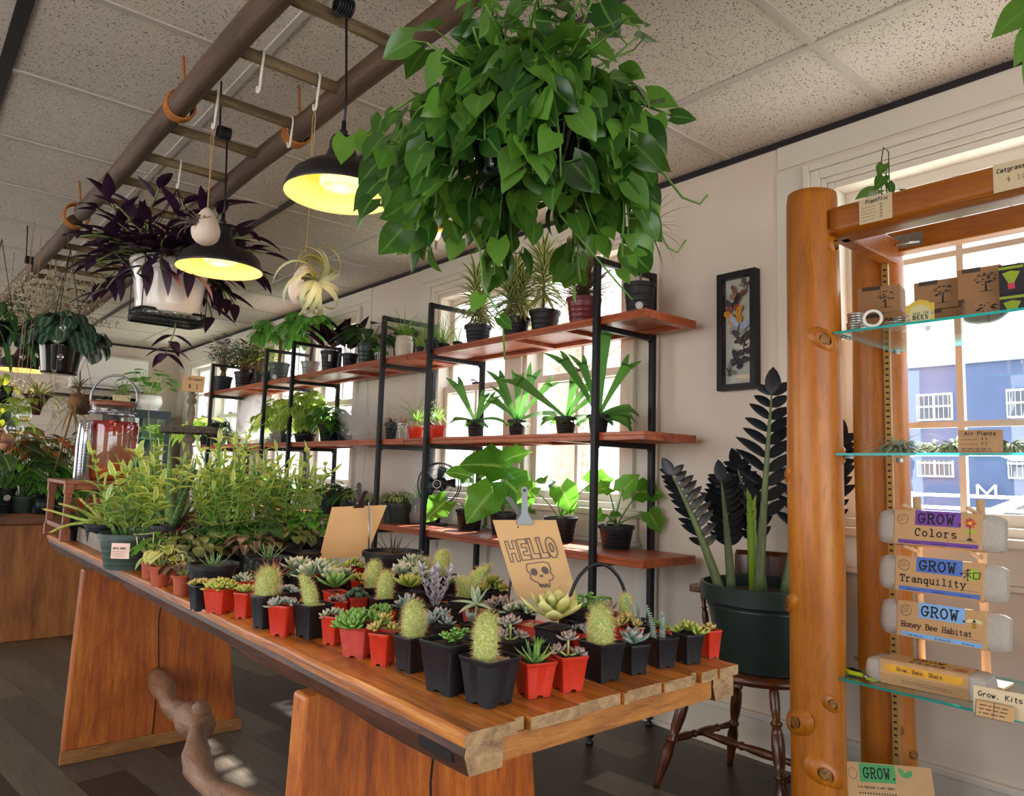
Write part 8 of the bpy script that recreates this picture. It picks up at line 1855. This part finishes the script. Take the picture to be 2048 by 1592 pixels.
for i in range(12):
    mb = MB(); k = .0145; s = .9985**i; mb.lathe([(.036, 0), (.0372, .003), (.029, .118), (.027, .122), (0, .122), (0, .119), (.026, .119), (.0345, .002), (.036, 0)], 28); o = mb.build('tumbler', glassm('tumbler_glass', (.90, .92, .95), .22, .08) if i == 0 else bpy.data.materials['tumbler_glass'], loc=(c.x, c.y, SZT+.0005+i*k)); tag(o, 'clear tumbler, %s upside down in the stack beside the drink jar' % (['lowest', 'second', 'third', 'fourth', 'fifth', 'sixth', 'seventh', 'eighth', 'ninth', 'tenth', 'eleventh', 'topmost'][i]), 'glass', GG)
# turned wooden tiered stand with wicker trays, a ring on top and the sticker card
def tier():
    c = aty(374, 1010, 4.08); x, y = 1.215, 4.10; c = atd(373, 950, dep((x, y, 1.1))); x, y = c.x, c.y
    t = thing('tiered_wicker_stand', 'grey turned wooden stand with two woven wicker trays', 'stand', (x, y, TT)); k = mpp((x, y, 1.2)); zz = lambda py: atd(373, py, dep((x, y, 1.2))).z-TT
    def col(z0, z1, r): 
        pr = [(0, .9), (.05, 1.5), (.1, 1.5), (.13, .85), (.2, .8), (.45, 1.25), (.62, 1.0), (.7, .75), (.74, 1.3), (.8, 1.5), (.86, 1.25), (.9, .85), (.94, 1.1), (1, 1.5)]; mb = MB(); mb.lathe([(0, z0)]+[(r*b, z0+(z1-z0)*a) for a, b in pr]+[(0, z1)], 18); mb.build('column', W_COL, t)
    za, zb, zc = max(.06, zz(948)), zz(862), zz(786); col(.015, za, .022); col(za+.004, zb, .021); col(zb+.004, zc, .017)
    mb = MB(); mb.lathe([(0, 0), (.09, 0), (.095, .01), (.06, .018), (0, .02)], 24); mb.build('base', W_COL, t)
    WK = woodm('grey_wicker', '#2f2822', '#6b6053', '#8a7f70', sc=(20, 20, 20), grain=8, bs=.6)
    for z, R in ((za, .16), (zb, .15)):
        mb = MB(); mb.lathe([(0, z-.004), (R*.9, z-.006), (R*.9, z+.002), (0, z+.003)], 36); tr = mb.build('tray', WK, t); mb = MB()
        for j in range(3):
            for ph in (0, 1): mb.tube([((R*(.93+.02*sin(a*18+ph*pi+j))) * cos(a), (R*(.93+.02*sin(a*18+ph*pi+j)))*sin(a), z-.006+j*.011+.005*sin(a*18+ph*pi)) for a in [2*pi*i/72 for i in range(72)]], .0048, 5, closed=True)
        mb.build('woven_rim', WK, tr)
    right = V((cos(_yaw), -sin(_yaw), 0)); mb = MB(); Rr = .040; mb.tube([ZD*(zc+.006+Rr)+right*Rr*cos(a)+ZD*Rr*sin(a) for a in [2*pi*i/28 for i in range(28)]], .0035, 6, closed=True); mb.lathe([(0, zc), (.01, zc), (.006, zc+.01), (0, zc+.012)], 12); mb.build('finial_ring', pbr('dark_iron', '#3a342f', .5, .4), t)
    return x, y, zc+TT, k
tx, ty, tz, tk = tier()
right = V((cos(_yaw), -sin(_yaw), 0)); aw = V((sin(_yaw), cos(_yaw), 0))
def stick(mb, o, xd, yd): write(mb, 'Stickers', o+xd*.028+yd*.062, xd, yd, .014, .18, pitch=4.4, slant=.1, jit=.12, squash=.95); write(mb, '$ 1', o+xd*.035+yd*.020, xd, yd, .021, .14, jit=.1)
card('stickers_card', 'kraft card reading Stickers one dollar on the ring of the wicker stand', 'card', V((tx, ty, tz+.012))-aw*.012-right*.055, (right-ZD*.06).normalized(), (ZD+right*.06).normalized(), .118, .088, KRAFT, stick)
# ------------------------------------------------------------------ far table with its pots
def far_table():
    t = thing('far_plant_table', 'second heavy wooden table against the far end, loaded with pots', 'table', (.2, 5.95, 0)); O = Matrix.Translation(V((-.2, -5.95, 0)))
    mb = MB()
    for k in range(5): mb.box((.36, 5.57+.16*k, .725), (1.30, 5.57+.16*k+.157, .785), M=O)
    mb.build('top', woodm('old_far_top', '#2f1a0e', '#6a4024', '#855634', sc=(.8, 8, 8), grain=8, bs=.4), t, smooth=False, bevel=.006); mb = MB(); mb.box((.40, 5.60, .0), (1.24, 5.66, .725), M=O); mb.build('front_slab', W_FAR, t, smooth=False, bevel=.006); mb = MB(); mb.box((.40, 6.2, 0), (1.24, 6.26, .725), M=O); mb.build('back_slab', W_FAR, t, smooth=False)
far_table()
GF = 'potted plants on the far table'
def farpot(px, py, wpx, label, mat, n, R, H, L, W, prof=P_OVAL, potm=BLACKR, Y=5.85, heart=0, sticker=None, **kw):
    p = aty(px, py, Y); w = wpx*mpp(p); rr = random.Random(int(px*3+py)); t = thing('far_potted_plant', label, 'potted plant', (p.x, Y, .786), 0, GF); z = pot(t, 'rd', w, max(.07, p.z-.786), potm, sticker=sticker); bush(t, mat, STEMG, n, R, H, L, W, z, prof, heart, rr=rr, leafn=6, **kw)
farpot(10, 976, 38, 'black stickered pot with broad dark leaves at the picture edge', L_DARK, 26, .2, .40, .25, .10, sticker=(-1.4, .1, .02), bend=.4)
farpot(46, 992, 44, 'green pot of upright light green leaves on the far table', L_GREEN, 26, .14, .30, .19, .07, potm=GREENP, bend=.4)
farpot(82, 986, 40, 'black pot of lush green leaves behind the drinks stand leg', L_GREEN, 40, .18, .30, .16, .06, Y=6.0)
farpot(116, 996, 36, 'green pot of low leaves seen through the drinks stand', L_GREEN, 26, .12, .16, .12, .05, potm=GREENP)
farpot(157, 994, 46, 'red clay pot with thin stems under the drinks stand', L_DARK, 24, .10, .16, .07, .035, potm=TERRA)
farpot(196, 996, 40, 'brown clay pot at the right end of the far table', L_RED, 24, .1, .14, .07, .03, potm=TERRA, Y=5.8)
farpot(128, 940, 34, 'red tipped croton bush at the back of the far table', L_BROM, 50, .2, .30, .15, .045, P_LANCE, Y=6.15)
farpot(60, 945, 34, 'yellow flecked bush behind the light green pot', L_FITT, 50, .2, .35, .15, .06, Y=6.15)
farpot(20, 930, 34, 'orange leafed bush in the back corner of the far table', L_BROM, 40, .18, .34, .16, .06, Y=6.2)
farpot(165, 950, 34, 'leafy plant with purple sprigs behind the tumblers', L_PURP, 14, .14, .42, .10, .04, P_LANCE, Y=6.1)
# fridge with two plants on it, air conditioner on the far wall
def fridge():
    x0, x1, y0, y1, z1 = 1.98, 2.60, 9.42, 9.98, 1.762; t = thing('glass_door_fridge', 'black glass doored drinks fridge in the far corner', 'fridge', ((x0+x1)/2, (y0+y1)/2, 0)); O = Matrix.Translation(V((-(x0+x1)/2, -(y0+y1)/2, 0))); w = .05; NAVY = pbr('fridge_navy_black', '#1c2430', .4)
    for lo, hi, nm_ in (((x0, y0+.03, 0), (x0+.03, y1, z1), 'side'), ((x1-.03, y0+.03, 0), (x1, y1, z1), 'side'), ((x0, y1-.02, 0), (x1, y1, z1), 'back'), ((x0, y0, z1-.05), (x1, y1, z1), 'top'), ((x0, y0, 0), (x1, y1, .12), 'base')): mb = MB(); mb.box(lo, hi, M=O); mb.build(nm_, NAVY if nm_ != 'back' else WHITE, t, smooth=False)
    mb = MB()
    for lo, hi in (((x0, y0, .12), (x0+w, y0+.03, z1-.05)), ((x1-w, y0, .12), (x1, y0+.03, z1-.05)), ((x0+w, y0, z1-.05-w), (x1-w, y0+.03, z1-.05)), ((x0+w, y0, .12), (x1-w, y0+.03, .12+w))): mb.box(lo, hi, M=O)
    d = mb.build('door', NAVY, t, smooth=False); mb = MB(); mb.box((x0+w, y0+.012, .12+w), (x1-w, y0+.016, z1-.05-w), M=O); mb.build('glass', glassm('fridge_glass', (.75, .88, .86), .1), d, smooth=False)
    for z in (.5, .85, 1.15, 1.42): mb = MB(); mb.box((x0+.03, y0+.05, z), (x1-.03, y1-.03, z+.012), M=O); mb.build('shelf', WHITE, t, smooth=False)
fridge()
p = aty(297, 800, 9.65); t = thing('potted_pilea', 'round leaved pilea in a white bowl pot on the fridge', 'potted plant', (p.x, 9.62, 1.763)); rr = random.Random(6); mb = MB(); mb.lathe([(0, .012), (.13, .012), (.135, .0), (.09, .0), (.10, .02), (.135, .06), (.15, .12), (.135, .185), (.125, .19), (.12, .17)], 30); mb.build('pot', WHITEP, t); mb = MB(); soil_disc(mb, .125, .165); mb.build('soil', SOIL, t); bush(t, L_GREEN, STEMP, 26, .26, .36, .13, .125, .165, P_ROUND, 0, .3, rr=rr, sr=.004, leafn=6, minel=.1)
p = aty(243, 800, 9.6); t = thing('potted_spider_plant', 'pale striped spider plant in a cream pot on the fridge', 'potted plant', (p.x, 9.6, 1.763)); z = pot(t, 'rd', .2, .16, CREAM); tuft(t, L_SONG, 60, .34, .018, z, .3, 1.4, 1.5, P_GRASS, .03)
def ac():
    x0, x1, z0, z1, y = 1.60, 2.43, 1.99, 2.42, YF; t = thing('wall_air_conditioner', 'white wall mounted air conditioner on the far wall', 'air conditioner', ((x0+x1)/2, y, z0)); L = (x1-x0)/2; mb = MB(); H = z1-z0
    mb.rings([[(x, -.002, 0), (x, -.16, .02), (x, -.21, .10), (x, -.21, H-.03), (x, -.19, H), (x, -.002, H)] for x in (-L, L)], True, True, True); mb.build('body', WHITE, t, smooth=False, bevel=.01); mb = MB(); mb.box((-L*.94, -.165, .012), (L*.94, -.10, .035)); mb.build('air_outlet', BLACKP, t, smooth=False); mb = MB(); mb.box((-L*.95, -.2, .055), (L*.95, -.212, .065)); mb.build('flap_edge', pbr('ac_grey', '#b0b0ae', .5), t, smooth=False)
ac()
simple('wall_pipe', lambda b: b.tube([(1.2, YF-.05, 1.915), (2.35, YF-.05, 1.915)], .02, 10), METALB, 'dark pipe running along the far wall under the air conditioner', 'pipe', smooth=True)
# ------------------------------------------------------------------ hanging things at the far left
def dried():
    D = 4.5; c = atd(105, 590, D); t = thing('dried_flower_bunch', 'dry straw coloured bunch of tiny seed heads hung from the ladder', 'dried flowers', (c.x, c.y, c.z)); rr = random.Random(3); s = MB(); f = MB(); top = V((0, .0, LZ-c.z-.03)); k = D/FPX
    for i in range(90):
        lat = rr.gauss(0, 1); q = V((0, 0, 0))+right*max(-1.7, min(2.0, lat))*58*k+aw*rr.uniform(-.12, .12)+ZD*rr.uniform(-70, 52)*k; base = right*.02*rr.uniform(-1, 1)-ZD*.13; m_ = base.lerp(q, .5)+ZD*.02; pts = [base*(1-u)**2+m_*2*u*(1-u)+q*u*u for u in (0, .25, .5, .75, 1)]; s.tube(pts, .0011, 3)
        for j in range(22):
            u = pts[2].lerp(q, rr.random()*1.25)+V((rr.uniform(-1, 1), rr.uniform(-1, 1), rr.uniform(-1, .4)))*.035; d = V((rr.uniform(-1, 1), rr.uniform(-1, 1), -.8)).normalized(); leaf(f, u, d, V((rr.uniform(-1, 1), rr.uniform(-1, 1), .3)), rr.uniform(.016, .032), .011, P_OVAL, .2, .3, rr.random(), 2)
    s.tube([-ZD*.13, V((.01, 0, .0)), top], .004, 5); lab(s.build('stalks', pbr('straw_stalk', '#9a8c70', .8), t), 'thin dry stalks'); f.build('seed_heads', leafm('dry_seed', '#a3987a', '#d8cfb4', rough=.9, tr=.3), t)
dried()
def pep():
    D = 4.25; c = atd(118, 748, D); t = thing('hanging_peperomia', 'dark round leaved peperomia in a glossy black hanging pot', 'hanging plant', (c.x, c.y, c.z)); rr = random.Random(7); R = .115; H = .17
    mb = MB(); mb.lathe([(0, 0), (R*.8, 0), (R*.83, .01), (R*1.0, H-.015), (R*1.05, H), (R*.97, H), (R*.92, H-.03)], 32); mb.build('pot', pbr('glossy_black', '#101114', .15, coat=.4), t); mb = MB(); soil_disc(mb, R*.95, H-.02); mb.build('soil', SOIL, t); mb = MB()
    for k in range(3): mb.tube([(cos(2.1*k)*R, sin(2.1*k)*R, H-.005), (0, 0, LZ-.04-c.z)], .002, 5)
    mb.build('hanger', METALB, t); bush(t, L_PEPE, pbr('reddish_stem', '#6a3a34', .5), 130, .22, .22, .092, .09, H-.02, P_ROUND, 0, .35, .05, rr=rr, leafn=6, sr=.002, spread=.95, cup=.3, face=1.3)
pep()
def hangfern():
    D = 4.4; c = atd(75, 800, D); t = thing('hanging_spider_fern', 'hanging dark red trumpet vase of fine arching leaves below the far lamp', 'hanging plant', (c.x, c.y, c.z)); rr = random.Random(2); mb = MB(); mb.lathe([(0, -.09), (.02, -.09), (.03, -.04), (.06, .01), (.085, .03), (.08, .03), (.055, .012)], 24); mb.build('vase', pbr('maroon_vase', '#4a2028', .35), t)
    tuft(t, L_SONG, 90, .26, .008, .02, .1, 1.35, 1.6, P_GRASS, .05, rr); mb = MB()
    for s_ in (-1, 1): mb.tube([(s_*.08, 0, .03), (s_*.02, 0, .3), (0, 0, LZ-.04-c.z)], .002, 4)
    mb.build('twine', TWINE, t)
hangfern()
def palm():
    D = 4.9; c = atd(100, 900, D); t = thing('air_palm_stem', 'thin leaning stem topped with arching palm like leaves', 'plant', (c.x, c.y, .786)); rr = random.Random(5); b = V((0, 0, .0)); tip = atd(160, 770, D)-V((c.x, c.y, .786)); mb = MB(); mb.lathe([(0, 0), (.05, 0), (.06, .1), (.055, .1)], 16); mb.build('pot', BLACKR, t); mb = MB(); mb.tube([ZD*.09, tip*.5+ZD*.02, tip], .006, 6); mb.build('stem', STEMB, t); f = MB()
    for i in range(50): a = 2.4*i; e = -.5+1.6*i/50; leaf(f, tip*(1-.22*(1-i/50)), sph(a, e), sph(a, e+pi/2), .26*rr.uniform(.7, 1.1), .009, P_GRASS, 1.0, .2, rr.random(), 6)
    f.build('foliage', L_MARG, t)
palm()
def crystals(px, py0, py1, D, n, label):
    a, b = atd(px, py0, D), atd(px-4, py1, D); t = thing('crystal_string', label, 'ornament', (a.x, a.y, b.z), 0, 'strings of clear glass drops'); L = a.z-b.z; mb = MB(); mb.tube([(0, 0, 0), (0, 0, LZ-.05-b.z)], .0012, 4); mb.build('thread', TWINE, t)
    for k in range(n): z = L*(k+.5)/n; r = .011 if k % 2 else .017; mb = MB(); mb.lathe([(0, -r*1.4), (r*.8, -r*.4), (r, 0), (r*.6, r*.7), (0, r*.9)], 6, (0.012*(-1)**k, 0, z)); mb.build('glass_drop', glassm('crystal', (.97, .98, 1), .25) if 'crystal' not in bpy.data.materials else bpy.data.materials['crystal'], t, smooth=False)
crystals(122, 640, 905, 3.9, 9, 'long string of clear glass drops in front of the dark peperomia'); crystals(42, 700, 830, 4.0, 5, 'short string of glass drops in front of the far lamp')
def vase(px, py, D, r, label):
    c = atd(px, py, D); t = thing('hanging_glass_vase', label, 'vase', (c.x, c.y, c.z), 0, 'hanging glass bulb vases'); mb = MB(); mb.lathe([(0, -r), (r*.6, -r*.85), (r, 0), (r*.75, r*.7), (r*.36, r*1.05), (r*.34, r*1.7), (r*.42, r*1.9)], 24); mb.build('glass', CLEAR, t); mb = MB(); mb.lathe([(0, -r*.96), (r*.55, -r*.8), (r*.9, -.1*r), (0, -.1*r)], 20); mb.build('water', glassm('amber_water', (.95, .85, .5), .1), t)
    mb = MB(); H = LZ-.05-c.z
    for s_ in (-1, 1): mb.tube([(s_*r*.42, 0, r*1.8), (s_*.008, 0, r*1.8+.22), (0, 0, H)], .0013, 4)
    mb.build('twine', TWINE, t); f = MB(); rr = random.Random(int(px))
    for i in range(7): a = 2.4*i; p = sph(a, .6)*r*1.5+ZD*r*1.7; f.tube([ZD*r*.5, ZD*r*1.6, p], .0016, 4); leaf(f, p, sph(a, -.1), ZD, .07, .05, P_HEART, .5, .2, rr.random(), 6, .12)
    f.build('cutting', L_LIME, t)
vase(28, 858, 3.7, .045, 'lower hanging glass bulb vase with amber water and a vine cutting'); vase(48, 832, 3.9, .036, 'upper hanging glass bulb vase behind the amber one')
c = atd(164, 805, 4.9); t = thing('coconut_planter', 'brown coconut shell planter hanging behind the tumblers', 'planter', c); mb = MB(); mb.lathe([(0, -.085), (.05, -.075), (.082, -.03), (.085, .01), (.07, .05), (.064, .05), (.07, .01)], 24); mb.build('shell', pbr('coconut', '#4f3626', .8, var=.35, vs=70, bs=.6), t); mb = MB()
for s_ in (-1, 1): mb.tube([(s_*.068, 0, .045), (0, 0, .3), (0, 0, LZ-.05-c.z)], .002, 4)
mb.build('twine', TWINE, t)
tuft(t, L_MARG, 24, .16, .006, .03, .3, 1.3, 1.2, P_GRASS, .03)
def leftfern():
    D = 4.1; c = atd(-18, 690, D); t = thing('hanging_leafy_plant', 'leafy hanging plant cut by the left picture edge', 'hanging plant', (c.x, c.y, c.z)); mb = MB(); mb.lathe([(0, 0), (.08, 0), (.1, .13), (.095, .13), (.09, .1)], 24); mb.build('pot', BLACKR, t); mb = MB()
    for k in range(3): mb.tube([(cos(2.1*k)*.1, sin(2.1*k)*.1, .125), (0, 0, LZ-.04-c.z)], .002, 5)
    mb.build('hanger', METALB, t); bush(t, L_DARK, STEMG, 60, .26, .2, .13, .035, .11, P_LANCE, 0, .7, .22, rr=random.Random(8), leafn=6)
leftfern()
c = atd(2, 772, 4.3); t = thing('hanging_leafy_plant', 'bright green hanging vine in front of the far lamp', 'hanging plant', (c.x, c.y, c.z)); mb = MB(); mb.lathe([(0, -.1), (.05, -.1), (.065, 0), (.06, 0), (.05, -.02)], 20); mb.build('pot', BLACKR, t); mb = MB()
for k in range(3): mb.tube([(cos(2.1*k)*.062, sin(2.1*k)*.062, -.005), (0, 0, .4), (0, 0, LZ-.05-c.z)], .002, 4)
mb.build('twine', TWINE, t); bush(t, L_LIME, STEMG, 36, .13, .12, .07, .05, -.02, P_HEART, .12, .7, .25, rr=random.Random(18), leafn=6)
# ------------------------------------------------------------------ the person in green behind the hanging vases (only an arm shows)
def person():
    D = 4.5; c = atd(-66, 900, D); t = thing('person', 'person in a dark green shirt behind the hanging vases, arm bent', 'person', (c.x, c.y, 0)); r_ = right; fw = -aw
    def P(a, b, z): return r_*a+fw*b+ZD*z
    def skin(name, pts, edges, rad, mat, lv=2):
        me = bpy.data.meshes.new(name); me.from_pydata([tuple(p) for p in pts], edges, []); me.materials.append(mat); o = bpy.data.objects.new(name, me); C.objects.link(o); o.parent = t
        m_ = o.modifiers.new('skin', 'SKIN'); m_.use_smooth_shade = True
        for v, q in zip(me.skin_vertices[0].data, rad): v.radius = q if isinstance(q, tuple) else (q, q)
        me.skin_vertices[0].data[0].use_root = True
        s = o.modifiers.new('sub', 'SUBSURF'); s.levels = lv; s.render_levels = lv; return o
    SK = pbr('skin', '#c08a6c', .55, var=.05); SH = pbr('green_shirt', '#12382c', .85, var=.15); TR = pbr('dark_trousers', '#26262c', .85); HR = pbr('brown_hair', '#33221a', .7)
    sh = {1: .19, -1: -.19}
    pts = [P(0, 0, .98), P(0, 0, 1.15), P(0, .01, 1.34), P(0, 0, 1.46), P(0, .0, 1.53), P(0, .02, 1.62), P(0, .02, 1.74)]; ed = [(0, 1), (1, 2), (2, 3), (3, 4), (4, 5), (5, 6)]; rad = [(.15, .11), (.145, .105), (.17, .115), (.13, .085), .052, (.075, .09), (.06, .075)]
    for s in (1, -1):
        k = len(pts); pts += [P(s*.09, 0, .9), P(s*.095, .03, .5), P(s*.1, 0, .08), P(s*.1, .12, .03)]; ed += [(0, k), (k, k+1), (k+1, k+2), (k+2, k+3)]; rad += [.09, .062, .042, .035]
        k = len(pts)
        if s == 1: pts += [P(.19, 0, 1.42), P(.27, .05, 1.21), P(.36, .16, 1.25), P(.39, .20, 1.26)]
        else: pts += [P(-.19, 0, 1.42), P(-.26, .02, 1.14), P(-.2, .2, 1.0), P(-.18, .28, .98)]
        ed += [(3, k), (k, k+1), (k+1, k+2), (k+2, k+3)]; rad += [.058, .045, .03, .026]
    skin('body', pts, ed, rad, SK)
    skin('shirt', [P(0, 0, .92), P(0, 0, 1.12), P(0, .01, 1.34), P(0, 0, 1.455), P(0, 0, 1.49), P(.19, 0, 1.425), P(.262, .045, 1.24), P(-.19, 0, 1.425), P(-.25, .02, 1.18)], [(0, 1), (1, 2), (2, 3), (3, 4), (3, 5), (5, 6), (3, 7), (7, 8)], [(.17, .13), (.165, .125), (.19, .135), (.145, .1), .065, .075, .062, .075, .06], SH)
    for s in (1, -1): skin('trouser_leg', [P(s*.05, 0, .95), P(s*.092, .0, .86), P(s*.096, .03, .5), P(s*.1, 0, .1)], [(0, 1), (1, 2), (2, 3)], [.11, .105, .08, .062], TR, 1)
    skin('hair', [P(0, -.03, 1.70), P(0, -.02, 1.77), P(0, -.06, 1.60)], [(0, 1), (0, 2)], [(.085, .09), (.06, .06), (.07, .05)], HR)
    for s in (1, -1):
        h0 = P(.39, .20, 1.26) if s == 1 else P(-.18, .28, .98); d = fw; f_ = MB(); f_.tube([h0, h0+d*.05, h0+d*.09], [.026, .034, .028], 10)
        for k in range(4): L = (.055, .065, .06, .045)[k]; b = h0+d*.085+ZD*(.024-.016*k)+r_*.004; f_.tube([b, b+d*L*.5, b+d*L*.8-r_*.02*s, b+d*L*.8-r_*.04*s], [.009, .0085, .008, .006], 7)
        f_.tube([h0+d*.02+ZD*.02, h0+d*.05+ZD*.045, h0+d*.08+ZD*.05], [.011, .010, .007], 7); f_.build('hand', SK, t)
    fc = MB(); hc = P(0, .02, 1.66); fc.tube([hc+fw*.08+ZD*.01, hc+fw*.108-ZD*.02, hc+fw*.09-ZD*.03], [.008, .014, .006], 8)
    fc.build('nose', SK, t)
    for s in (1, -1): e = MB(); e.lathe([(0, -.01), (.008, -.006), (.011, 0), (.008, .006), (0, .01)], 10, hc+fw*.082+r_*s*.032+ZD*.012); e.build('eye', pbr('dark_eye', '#2a1d18', .2), t)
person()
